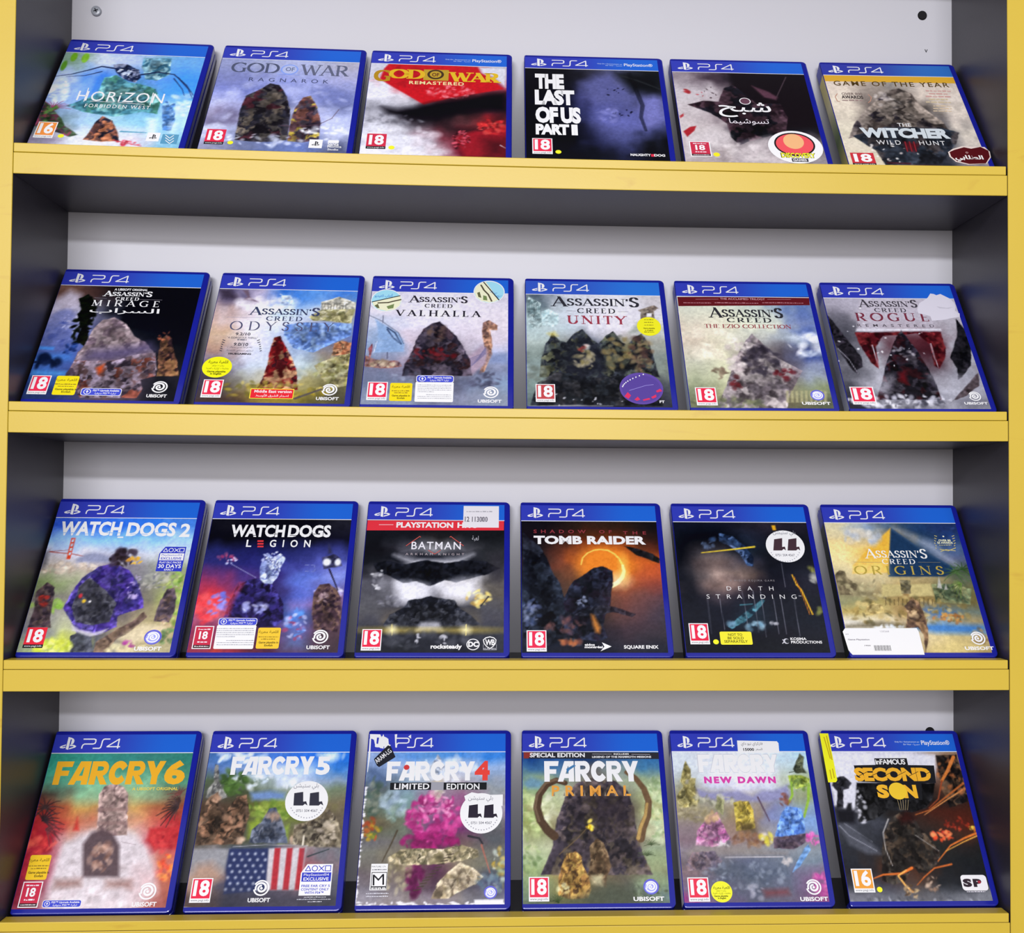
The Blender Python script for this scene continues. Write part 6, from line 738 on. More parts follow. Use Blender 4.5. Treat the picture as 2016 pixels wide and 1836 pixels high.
  'ops': [('P','#d4a848',2,[(65.25,143.14),(64.63,142.53),(52.87,90.78),(17.98,89.48),(19.63,98.64),(40.01,119.7)],1),('P','#28405c',2,[(65.25,143.14),(90.55,117.66),(117.14,96.83),(111.65,89.91),(105.04,86.46),(51.96,86.22),(60.56,124.56)],1),('P','#e8dcb4',20,[(15.2,100.92),(48.35,102.25),(49.75,89.63),(10.66,86.04)],0.5),('B','#d8d0c0 #a0acc0',34.59,132.71,19.7,8.4,20,5,0.5),('P','#c8ccd8',10,[(68.11,142.56),(102.48,127.2),(122.99,96.86),(110.94,103.74),(91.06,120.02)],0.5),('B','#44588c #2c4474',121.97,134.51,12.93,8.43,16,4,0.5),('K','#6c6450 #7c745c #5c5444',[(0.99,88.27),(6.29,93.99),(11.38,92.87),(12.94,82.66),(20.73,78.18),(18.56,71.45),(14.7,65.88),(2.38,65.83)],24,1.5),('B','#a09878 #7c745c #b8b08c',31.88,71.5,26.74,10.08,50,2.6,0.6),('P','#b4a878',2,[(43.57,77.71),(61.78,77.78),(61.04,64.92),(40.85,63.75)],0.9),('P','#b8ac7c',2,[(70.41,77.82),(89.75,78.46),(90.6,65.02),(66.53,63.83)],0.9),('K','#6c6450 #5c5848 #7c7458',[(62.59,81.74),(71.24,81.77),(68.18,67.17),(60.55,67.14)],10,1.5),('K','#54604c #6c7458 #445040 #7c7c5c',[(90.71,78.46),(110.94,78.54),(126.67,71.85),(122.89,56.26),(91.02,58.38)],30,1.5),('P','#a8a8a0',1.2,[(95.48,73.98),(99.72,86.44),(100.02,72.87)],1),('P','#a0a098',1.2,[(101.69,71.76),(104.68,78.52),(105.05,71.77)],1),('F','#4c6440',116.77,91.08,14.55,9,-60,200,1.4),('F','#3c5434',124.39,94.56,13.65,8,-40,180,1.4),('F','#647a44',119.62,78.58,11.58,8,120,250,1.2),('B','#a08c58 #7c6c44 #c0ac78 #5c5840',62.13,47.34,58.59,16.35,120,2.6,0.6),('L','#5c5038',0.8,0.5,[(44.43,62.65),(42.91,54.94)],1),('L','#5c5038',0.8,0.5,[(48.2,61.56),(46.88,54.95)],1),('L','#5c5038',0.8,0.5,[(51.97,60.46),(50.86,54.96)],1),('L','#5c5038',0.8,0.5,[(56.4,62.69),(54.83,54.97)],1),('L','#5c5038',0.8,0.5,[(60.17,61.6),(58.8,54.98)],1),('L','#5c5038',0.8,0.5,[(63.93,60.5),(62.78,54.99)],1),('L','#5c5038',0.8,0.5,[(68.39,62.73),(66.76,55)],1),('L','#5c5038',0.8,0.5,[(72.15,61.63),(70.74,55.01)],1),('L','#5c5038',0.8,0.5,[(75.91,60.54),(74.72,55.03)],1),('L','#5c5038',0.8,0.5,[(80.38,62.77),(78.7,55.04)],1),('L','#5c5038',0.8,0.5,[(84.14,61.67),(82.69,55.05)],1),('L','#5c5038',0.8,0.5,[(87.9,60.58),(86.68,55.06)],1),('K','#a89868 #b8a878 #8c7c54',[(21.8,42.91),(24.77,53.79),(32.94,57.1),(39.13,54.93),(40.47,47.28)],10,1.5),('P','#5c5440',5,[(1.39,33.19),(35.75,37.54),(57.55,34.36),(56.66,30.08),(0.83,30)],0.7),('P','#3c74b8',7,[(62.94,33.3),(85.9,35.49),(131.47,33.42),(130,23.79),(83.51,24.79),(62.26,30.09)],0.85),('B','#e0e4e8 #c4ccd4',38.33,31.65,18.6,1.5,14,2,0.6),('B','#b8783c #c89050 #8c5c34',100.3,40.91,16.07,5.43,30,2,0.6),('K','#6c5848 #54443c #846c54 #4c4038',[(56.66,30.08),(61.68,45.16),(59.71,53.89),(69.15,62.73),(74.63,57.23),(77.93,41.95),(77.21,30.11),(73.96,15.28),(69.59,3.8),(72.08,23.72),(68.1,31.17)],34,1.5),('B','#c8b08c',66.39,45.17,5.64,6.54,10,2.2,0.6),('P','#c4b47c',10,[(73.04,6.92),(100.69,18.46),(127.87,15.32),(132.39,3.81),(105.99,1.73),(78.46,2.25)],0.7),('P','#8c7850',5,[(67.98,4.84),(87.67,2.25),(131.34,6.94),(131.81,1.53),(67.26,1.52)],0.6),('B','#7c6848 #a89068',123.85,21.66,8.42,7.42,30,2,0.6)],
  'banner': ('#2b35a0','#1a59bc',(6.5,152.2,21.6,165.2),(27,153.6,61.5,163),[]),
  'parts': [('title_lettering',True,None,[('t',"^ASSASSIN'^S",34.39,107.93,59.42,8.04,'#dcd4d0',-0.05,'s',1,0,2),('t','CREED',49,100.61,32.51,5.56,'#dcd4d0',-0.05,'s',2,0,2),('t','ORIGINS',20.51,88.56,87.92,9.74,'#a08c3c',-0.15,'s',2.4,0,2),('l','#7c745c',0.3,[(21.32,102.69),(48.35,102.25)],2),('l','#7c745c',0.3,[(83.41,102.67),(104.81,102.55)],2)]),('award_text',True,None,[('t','OVER 80',108.87,127.05,11.87,2.15,'#dcd8b0',0.03,'l',1,0,2),('t','E3 AWARDS',107.27,124.31,14.81,2.14,'#dcd8b0',0.03,'l',1,0,2),('d','#a8a480',108.28,122.29,120.14,1.07,3),('e','#e0dcb4',114.68,133.02,0.9,0.9,1),('l','#b0a468',0.8,[(108.22,132.98),(106.15,133.92)],2),('l','#b0a468',0.8,[(123.13,133.08),(125.44,134.05)],2),('l','#b0a468',0.8,[(107.08,130.1),(105.51,131.04)],2),('l','#b0a468',0.8,[(123.15,130.2),(125.26,131.17)],2),('l','#b0a468',0.8,[(105.95,127.23),(104.87,128.17)],2),('l','#b0a468',0.8,[(123.18,127.34),(125.09,128.31)],2),('l','#b0a468',0.8,[(104.81,124.37),(104.24,125.31)],2),('l','#b0a468',0.8,[(123.21,124.48),(124.91,125.45)],2),('l','#b0a468',0.8,[(105.26,121.52),(104.78,122.47)],2),('l','#b0a468',0.8,[(122.64,121.63),(123.75,122.59)],2),('l','#b0a468',0.8,[(104.53,118.68),(104.15,119.63)],2),('l','#b0a468',0.8,[(122.67,118.79),(123.58,119.75)],2),('l','#b0a468',0.8,[(107.82,118),(115.73,116.04),(122.33,119.03)],2),('l','#b0a468',0.8,[(108.21,115.41),(114.11,117.56),(122.62,116.08)],2)]),('publisher_logo',True,None,[('u','new',106.36,7.14,132.93,26.14)]),('barcode_sticker',False,'white barcode label',[('p','#dcd4d8',[(0.33,29.78),(66.42,29.88),(67.53,26.37),(67.85,2.14),(2.33,2.14),(-0.48,6.89),(-2.14,23.63),(-2.42,26.27)],1),('t','120268',32.03,25.58,8.08,1.7,'#8c8890',0,'l',1,0,2),('t','Game Playstation',0.87,17.12,19.82,1.47,'#7c7880',0.03,'l',1,0,2),('d','#8c8890',-0.36,23.21,2.41,0.85,3),('r','#201c20',23.23,6.28,23.41,11.87,0,2),('r','#201c20',23.93,6.28,24.39,11.87,0,2),('r','#201c20',24.63,6.28,24.87,11.87,0,2),('r','#201c20',25.33,6.28,25.68,11.87,0,2),('r','#201c20',26.02,6.28,26.2,11.87,0,2),('r','#201c20',26.72,6.28,27.18,11.87,0,2),('r','#201c20',27.42,6.28,27.66,11.87,0,2),('r','#201c20',28.12,6.28,28.47,11.87,0,2),('r','#201c20',28.81,6.28,28.99,11.9,0,2),('r','#201c20',29.51,6.28,29.97,11.9,0,2),('r','#201c20',30.21,6.28,30.45,11.9,0,2),('r','#201c20',30.91,6.28,31.26,11.9,0,2),('r','#201c20',31.61,6.28,31.79,11.9,0,2),('r','#201c20',32.3,6.28,32.76,11.9,0,2),('r','#201c20',33,6.28,33.24,11.9,0,2),('r','#201c20',33.7,6.28,34.05,11.9,0,2),('r','#201c20',34.4,6.28,34.58,11.9,0,2),('r','#201c20',35.1,6.28,35.56,11.9,0,2),('r','#201c20',35.79,6.28,36.03,11.9,0,2),('r','#201c20',36.49,6.28,36.84,11.9,0,2),('r','#201c20',37.19,6.28,37.37,11.9,0,2),('r','#201c20',37.89,6.28,38.35,11.9,0,2),('t','1950',14.95,11.06,5.52,1.14,'#5c5860',0.02,'l',1,0,2)])]},
 {'row': 3,
  'x': 2,
  'label': 'game case with green to red sunset cover and orange title, leftmost on the lowest shelf',
  'spine': '#24262e',
  'grid': ['#3c8c7c #40887c #40847c #407c74 #3c7c70','#4c9c84 #50987c #589078 #5c947c #4c8470','#5c8c78 #7cb494 #88b494 #80b090 #5c8c74','#544840 #8cb490 #8c8c70 #98b48c #6c6454','#843c34 #b89058 #8c7c64 #c09c64 #7c4438','#a03438 #b86c50 #a0887c #c08868 #a83c40','#9c2c38 #b89088 #b8a8a4 #c4b4b0 #b43c44','#982c3c #bcb0b0 #8c7c7c #c4b8b8 #a8484c','#943444 #ccc0c4 #947c74 #c4b0b0 #b46454','#8c3044 #c8bcc0 #98847c #c8b8b8 #a4544c','#883044 #a89ca0 #c4b8bc #bca8ac #a86858','#803444 #bcb0b4 #c8bcc4 #c0acb0 #945850'],
  'ops': [('B','#c84c48 #d86858 #8c2c34',8.97,63.84,15.76,11.44,30,3.4,0.5),('P','#b84840',3,[(36.71,74.04),(37.88,86.73),(41.98,73.99)],1),('P','#b03c40',4,[(103.57,75.59),(128.25,77.51),(131.83,56.53),(103.89,57.81)],1),('B','#c04c4c #98303c',116.83,62.89,14.92,9.41,30,3,0.5),('B','#e8944c #d8543c',124.99,39.17,8.82,12.24,24,2.8,0.6),('B','#a03040',6.59,45.4,9.75,12.24,20,4,0.5),('F','#4c3c3c',7.37,95.53,16.08,10,-40,220,1.6),('F','#3c3034',8.17,83.77,18.91,9,-30,120,1.8),('F','#6c4044',13.15,75.28,14.85,7,-60,60,1.5),('F','#54403c',126.25,101.17,15.3,10,100,260,1.5),('F','#44383a',125.33,94.66,17.26,9,90,240,1.7),('F','#6c4844',125.14,107.74,12.24,8,60,200,1.3),('P','#c8c0c4',8,[(27.4,27.12),(27.53,43.17),(32.58,59.49),(44.32,68.74),(53.11,73.9),(83,73.65),(94.18,67.26),(105.68,58.83),(115.36,38.26),(120.94,18.19),(104.59,2.7),(30.07,3.56)],0.95),('B','#d8d0d4 #b8aeb2 #cec6ca #a89c9e',71.2,34.66,42.9,33.33,110,3.4,0.45),('K','#94807c #a8928c #7c6868 #b09a94',[(58.97,69.66),(52.06,108.22),(56.36,115.89),(63.95,118.6),(72.79,115.23),(78.77,108.05),(84.82,69.44)],50,1.5),('P','#8c7470',2,[(53.6,95.19),(80.82,94.99),(81.45,91.75),(54.28,91.96)],0.7),('P','#8c7470',2,[(56.3,82.33),(83.13,82.12),(83.76,78.93),(56.97,79.14)],0.7),('P','#5a4c50',4,[(54.34,31.83),(48.09,61.42),(53.56,71.8),(62.74,75.4),(72.56,71.11),(80.23,60.1),(85.45,31.51)],0.95),('B','#c8a898 #b09488 #8c6c60',66.28,48.9,10.83,13.33,36,3,0.55),('P','#7c5850',8,[(31.77,29.06),(52.84,29.84),(54.15,23.86),(32.42,22.11)],0.7),('P','#7c5850',8,[(75.37,28.61),(96.75,28.39),(98.1,21.4),(76.6,22.63)],0.7),('B','#dcd4d8 #c0b4b8',66.14,12.88,32.64,10.83,50,4,0.5),('L','#a09498',0.5,0.5,[(81.09,63.2),(94.48,60.49)],1),('P','#c09090',20,[(99.69,38.41),(119.83,35.18),(121.51,4.45),(104.22,4.65)],0.4)],
  'banner': ('#2b35a0','#1a59bc',(6.5,152.2,21.6,165.2),(27,153.6,61.5,163),[]),
  'parts': [('title_lettering',True,None,[('t','FARCRY',8.25,117.53,99.35,22.98,'#e09c24',0,'f',1,0,2),('t','6',107.6,117.5,18.96,22.82,'#e09c24',0.05,'g',1,0,2),('t','A UBISOFT ORIGINAL',81.11,111.74,41.31,2.87,'#d0b848',0.02,'g',1,0,2)]),('language_label',True,None,[('r','#dfae24',5.6,29.73,23.56,51.86,1.6,1),('t','اللعبة معربة',4.58,45.2,17.73,3.83,'#6a5410',0.01,'a',1,0,3),('d','#8a7020',5.44,41.62,23.17,1.12,3),('d','#8a7020',8.37,39.16,21.42,1.12,3),('t','Game playable in',7.04,35.15,17.63,2,'#3a3010',0.02,'l',1,0,3),('t','English',12.89,32.04,7.41,2,'#3a3010',0.02,'l',1,0,3)]),('rating_label',True,None,[('gcam',5.19,5.59,21.86,28.17)]),('upgrade_label',True,None,[('r','#d8d8f4',25.51,5.55,58.19,11.99,1.8,1),('r','#3a44b4',25.9,5.94,57.8,11.6,1.62,2),('e','#eef0fa',29.5,8.77,2.32,2.32,3),('e','#3a44b4',29.5,8.77,1.87,1.87,3.5),('p','#eef0fa',[(28.53,8.77),(29.5,10.06),(30.47,8.77),(29.82,8.77),(29.82,7.61),(29.18,7.61),(29.18,8.77)],4),('t','PS5™ Upgrade Available',32.92,9.16,23.66,1.55,'#f0f0fc',0.02,'l',1,0,3),('t','ترقية PS5™ متوفرة',34.53,6.32,20.44,2.06,'#f0f0fc',0.01,'a',1,0,3)]),('publisher_logo',True,None,[('u','new',101.19,5.46,121.94,26.12)])]},
 {'row': 3,
  'x': 147.08,
  'label': 'game case with green fields and starred striped cloth cover, round white sticker, lowest shelf',
  'spine': '#24262e',
  'grid': ['#4c70a4 #5c80bc #3c6cc0 #3c74d0 #3070c8','#5c74a0 #8ca4c8 #b4c4e0 #a8c0e4 #3c74b8','#54604c #6c7c68 #b8c4d8 #b0bcd4 #7c90a8','#545850 #4c5440 #7c8878 #8c9478 #707c68','#54463c #4c4438 #7c8c44 #8c984c #746c58','#4c4034 #443c34 #748440 #647038 #6c6454','#44443c #4c4844 #5c6858 #6c6c4c #605850','#504c44 #5c5c44 #54584c #706850 #5c5450','#807c7c #4c5468 #485064 #a08c8c #74747a','#7c7878 #343c5c #384060 #a8484c #807478','#988478 #343c5c #3c4464 #a8545c #64646c','#8c7468 #3c4054 #5c5c6c #74646c #5c5c64','#5c4a44 #3c3c48 #4c4854 #54505c #484850'],
  'ops': [('B','#e4e8f0 #c8d4e8',26.67,144.11,25.87,5.47,20,4,0.6),('B','#e4e8f0 #c8d4e8',59.66,119.19,35.46,7.42,30,4,0.5),('B','#dce4f0',111.56,144.78,14.07,3.3,8,4,0.5),('B','#4c6438 #5c7844 #3c5030',26.2,119.39,14.78,11.71,60,3,0.75),('P','#7088b0',5,[(43.34,108.74),(60.71,110.72),(74.69,108.53),(75.42,102.25),(46.27,101.41)],1),('B','#8ca050 #a4b45c #5c7438',63.16,90.94,25.22,9.27,50,3,0.6),('P','#8ca040',5,[(45.15,80.85),(54.39,83.84),(61.46,73.63),(47.19,65.73)],0.8),('P','#8ca448',4,[(73.96,73.53),(82.04,78.53),(82.08,61.43),(74.55,60.5)],0.8),('K','#5c5c5a #747470 #8c8c88 #48484a',[(3.97,104.82),(4.61,113.19),(8.54,119.5),(7.91,136.62),(9.89,136.61),(13.44,119.47),(22.46,104.7),(13.35,100.6)],22,1.5),('K','#4c4038 #5c4c40 #3c342e #6c5a4c #8c6c58',[(1.46,60.16),(1.1,80.19),(3.01,92.41),(5.91,104.81),(13.88,109.98),(17.85,96.43),(24.42,91.23),(32.2,104.63),(39.72,106.67),(46.12,87.99),(43.64,77.82),(42.28,59.8)],60,1.5),('B','#b08c74 #a07c68',31.53,81.98,11.52,9.18,14,2.6,0.6),('B','#c09c84',12.06,102.68,4.87,5.22,6,3,0.6),('K','#4c5260 #5c6270 #3c4250 #686c78',[(47.86,60.74),(49.94,73.73),(56.58,81.78),(62.77,94.03),(68.48,95.03),(73.71,83.68),(79.73,73.48),(82.19,60.44)],44,1.5),('B','#a88c78',66.7,85.78,4.82,5.12,6,3,0.5),('B','#a88c78 #c0a894',41.87,62.78,5.73,2.4,6,2.4,0.7),('B','#a88c78 #c0a894',87.59,63.38,5.73,2.4,6,2.4,0.7),('K','#6c6454 #7c7464 #5c5448 #8c8474 #4c4640',[(86.01,60.4),(86.01,77.48),(97.28,80.44),(107.98,89.58),(115.38,93.65),(124.13,83.29),(129.44,67.02),(130.41,56.03),(105.45,57.25)],60,1.5),('B','#b0a490 #c8bcac',117.51,71.15,8.68,9.09,16,2.6,0.6),('L','#d0c8b8',1.4,1.6,[(96.26,67.31),(96.16,59.32)],1),('P','#8c8c90',3,[(0.29,55.73),(32.4,55.93),(30.15,32.59),(0.59,30.98)],1),('P','#363e60',2,[(31.92,55.93),(66.52,56.11),(69.3,18.83),(32.68,15.46)],1),('E','#b8bcc8',34.93,51.48,1.13,1.18,2,0.85),('E','#b8bcc8',41.74,51.41,1.13,1.18,2,0.85),('E','#b8bcc8',48.56,51.35,1.13,1.18,2,0.85),('E','#b8bcc8',55.38,51.29,1.13,1.18,2,0.85),('E','#b8bcc8',62.2,51.22,1.14,1.18,2,0.85),('E','#b8bcc8',37.58,46.07,1.13,1.18,2,0.85),('E','#b8bcc8',44.38,46,1.13,1.18,2,0.85),('E','#b8bcc8',51.17,45.94,1.13,1.18,2,0.85),('E','#b8bcc8',57.97,45.87,1.13,1.18,2,0.85),('E','#b8bcc8',64.78,45.81,1.13,1.18,2,0.85),('E','#b8bcc8',34.58,40.75,1.13,1.16,2,0.85),('E','#b8bcc8',41.35,40.68,1.13,1.17,2,0.85),('E','#b8bcc8',48.13,40.62,1.13,1.16,2,0.85),('E','#b8bcc8',54.9,40.55,1.13,1.16,2,0.85),('E','#b8bcc8',61.69,40.48,1.13,1.17,2,0.85),('E','#b8bcc8',37.22,35.41,1.13,1.16,2,0.85),('E','#b8bcc8',43.97,35.34,1.13,1.16,2,0.85),('E','#b8bcc8',50.73,35.27,1.13,1.16,2,0.85),('E','#b8bcc8',57.49,35.2,1.13,1.16,2,0.85),('E','#b8bcc8',64.25,35.13,1.13,1.16,2,0.85),('E','#b8bcc8',34.24,30.15,1.12,1.15,2,0.85),('E','#b8bcc8',40.97,30.08,1.12,1.15,2,0.85),('E','#b8bcc8',47.7,30.01,1.12,1.16,2,0.85),('E','#b8bcc8',54.44,29.95,1.12,1.15,2,0.85),('E','#b8bcc8',61.18,29.88,1.12,1.15,2,0.85),('E','#b8bcc8',36.87,24.88,1.12,1.14,2,0.85),('E','#b8bcc8',43.58,24.8,1.12,1.15,2,0.85),('E','#b8bcc8',50.29,24.73,1.12,1.15,2,0.85),('E','#b8bcc8',57.01,24.66,1.12,1.15,2,0.85),('E','#b8bcc8',63.73,24.59,1.12,1.15,2,0.85),('E','#b8bcc8',33.91,19.69,1.11,1.14,2,0.85),('E','#b8bcc8',40.59,19.62,1.12,1.13,2,0.85),('E','#b8bcc8',47.28,19.55,1.12,1.13,2,0.85),('E','#b8bcc8',53.98,19.47,1.12,1.14,2,0.85),('E','#b8bcc8',60.68,19.4,1.12,1.14,2,0.85),('P','#b8b4b8',2,[(66.52,56.11),(99.77,56.8),(98.2,18.52),(68.37,18.84)],1),('P','#a43c44',1.5,[(71.72,56.36),(76.93,56.51),(78.15,18.74),(72.56,18.8)],1),('P','#a43c44',1.5,[(82.67,56.26),(87.7,56.42),(88.22,18.63),(83,18.69)],1),('P','#a43c44',1.5,[(93.64,56.16),(98.48,56.32),(98.3,18.52),(93.44,18.57)],1),('P','#6c6c74',8,[(98.01,55.33),(131.45,55.03),(129.81,41.28),(99.48,41.57)],0.6),('L','#3c4448',1.4,0.8,[(101.6,48.4),(119.98,55.13)],1),('P','#a48878',10,[(1.21,32.89),(6.34,41.51),(18.24,43.33),(26.77,36.47),(30.58,29.71),(24.48,26.91),(2.77,23.34)],0.9),('P','#484850',18,[(0.94,12.06),(33.33,17.33),(70.59,15.98),(105.04,15.61),(128.81,10.63),(128.56,3.14),(0.35,4.61)],0.5),('L','#a0a0a8',0.5,0.5,[(34.96,57.88),(63.23,59.61),(100.56,58.28)],1),('P','#e8e8ec',1,[(-0.08,4.43),(9.64,3.76),(29.82,3.72),(31.76,2.95),(0.17,2.95)],1)],
  'banner': ('#2b35a0','#1a59bc',(6.5,152.2,21.6,165.2),(27,153.6,61.5,163),[]),
  'parts': [('title_lettering',True,None,[('t','FARCRY',22.25,126.43,76.13,18.18,'#e8eaf2',0,'f',1,0,2),('t','5',100.59,126.16,12.72,18.22,'#e8eaf2',0.05,'g',1,0,2),('t','☆',46.17,120.75,3.44,2.98,'#c8d8ee',0,'a',1,0,2),('t','★',55.43,120.69,3.45,2.98,'#c8d8ee',0,'a',1,0,2),('t','☆',64.7,120.63,3.45,2.99,'#c8d8ee',0,'a',1,0,2),('t','☆',73.98,120.58,2.86,2.13,'#c8d8ee',0,'a',1,0,2),('t','☆',83.27,120.52,2.86,2.14,'#c8d8ee',0,'a',1,0,2)]),('rating_label',True,None,[('pegi','18','#cc2442','w',4.32,8.28,21.99,29.8)]),('publisher_logo',True,None,[('u','new',54.2,8.19,73.35,27.55)]),('exclusive_label',True,None,[('p','#f0f0f6',[(97.34,13.62),(124.76,13.62),(124.76,41.52),(102.28,41.52),(97.34,33.71)],1),('l','#2b35a8',0.69,[(101.04,35.51),(105.7,35.51),(103.37,39.94),(101.04,35.51)],2),('l','#2b35a8',0.69,[(111.46,37.61),(111.35,38.33),(111.02,38.98),(110.5,39.5),(109.85,39.83),(109.13,39.94),(108.41,39.83),(107.76,39.5),(107.24,38.98),(106.91,38.33),(106.8,37.61),(106.91,36.89),(107.25,36.24),(107.76,35.72),(108.41,35.39),(109.13,35.28),(109.85,35.39),(110.5,35.73),(111.02,36.24),(111.35,36.89),(111.46,37.61)],2),('l','#2b35a8',0.69,[(112.56,35.28),(117.22,39.94)],2),('l','#2b35a8',0.69,[(112.56,39.94),(117.22,35.28)],2),('l','#2b35a8',0.69,[(118.32,35.28),(122.98,35.28),(122.98,39.94),(118.32,39.94),(118.32,35.28)],2),('p','#2b35a8',[(98.44,25.9),(123.94,25.9),(123.94,33.99),(98.44,33.99)],1.5),('t','PlayStation®4',100.08,30.92,21.94,2.09,'#f0f0f6',0,'l',1,0,3),('t','EXCLUSIVE',100.08,26.73,21.94,2.79,'#f0f0f6',0.02,'g',1,0,3),('t','FREE FAR CRY 5',98.99,21.01,24.68,2.09,'#2b35a8',0.02,'g',1,0,2),('t','CONTENT ONLY',98.99,17.94,24.13,2.09,'#2b35a8',0.02,'g',1,0,2),('t','WITH PS4™',102.28,15.02,16.45,2.09,'#2b35a8',0.02,'g',1,0,2)]),('small_print',True,None,[('d','#a8a8b0',102.18,11.77,121.27,0.85,3),('d','#a8a8b0',96.34,9.89,125.63,0.85,3),('d','#a8a8b0',105.85,7.81,117.92,0.84,3)]),('shop_sticker',False,'round white shop sticker',[('e','#dddbe2',95.25,100.54,19.4,19.4,1),('e','#efedf2',95.25,100.54,18.72,18.72,1.5),('t','بلي ستيشن',82.05,111.35,22.79,6.29,'#6a6a74',0,'a',1,0,2),('p','#2c2c38',[(83.19,108.08),(91.22,109.28),(92.64,96.04),(83.76,96.1)],2),('p','#2c2c38',[(89.94,99.55),(94.91,100.13),(96.51,96.01),(94.01,97.67),(92.25,96.04)],2),('p','#2c2c38',[(97.58,107.99),(105.64,109.18),(106.95,95.93),(98.05,96)],2),('p','#2c2c38',[(104.27,99.45),(109.25,100.03),(110.82,95.9),(108.33,97.57),(106.56,95.94)],2),('t','0751 504 4567',86.76,89.87,19.25,2.45,'#60606a',0.01,'l',1,0,2),('e','#8a8a94',82,93.69,0.54,0.54,2),('e','#8a8a94',83.5,91.38,0.54,0.54,2),('e','#8a8a94',85.3,89.31,0.54,0.54,2),('e','#8a8a94',87.35,87.54,0.54,0.54,2),('e','#8a8a94',89.61,86.11,0.54,0.54,2),('e','#8a8a94',92.02,85.05,0.53,0.53,2),('e','#8a8a94',94.5,84.41,0.54,0.54,2),('e','#8a8a94',97.01,84.18,0.53,0.53,2),('e','#8a8a94',99.46,84.38,0.54,0.54,2),('e','#8a8a94',101.82,85,0.54,0.54,2),('e','#8a8a94',104,86.02,0.54,0.54,2),('e','#8a8a94',105.96,87.43,0.54,0.54,2),('e','#8a8a94',107.64,89.18,0.54,0.54,2),('e','#8a8a94',109,91.24,0.54,0.54,2),('e','#8a8a94',110.01,93.54,0.54,0.54,2)])]},
 {'row': 3,
  'x': 293.61,
  'label': 'game case with worn white edges, magenta mass and small black tag, lowest shelf',
  'spine': '#24262e',
  'grid': ['#8ca0c4 #5c8cc8 #5c8cc0 #4c84c8 #3c7cc8','#7c90b4 #a8b8d4 #b0bccc #a8b4cc #90a8cc','#5c6c84 #98a8b8 #b0b4bc #b0b0b8 #8494ac','#5c6468 #7c90a0 #8c8c94 #8c7480 #8c9498','#606c68 #7c9498 #8c6c88 #8c6080 #8c8c90','#5c6458 #70847c #905c84 #8c5078 #94949c','#6c6450 #6c786c #7c5478 #84507c #6c7070','#5c584c #6c7468 #70406c #6c3c64 #5c5c60','#68686c #6c6864 #5c2c50 #6c5c5c #585c60','#74746c #7c7464 #5c3050 #7c7464 #6c6c68','#6c6864 #78705c #5c3854 #7c7464 #6c7068','#6c6468 #7c7064 #543c4c #74685c #545860','#747078 #706868 #544450 #645c58 #54546c','#8c8890 #8c8484 #807880 #8c8684 #84848c'],
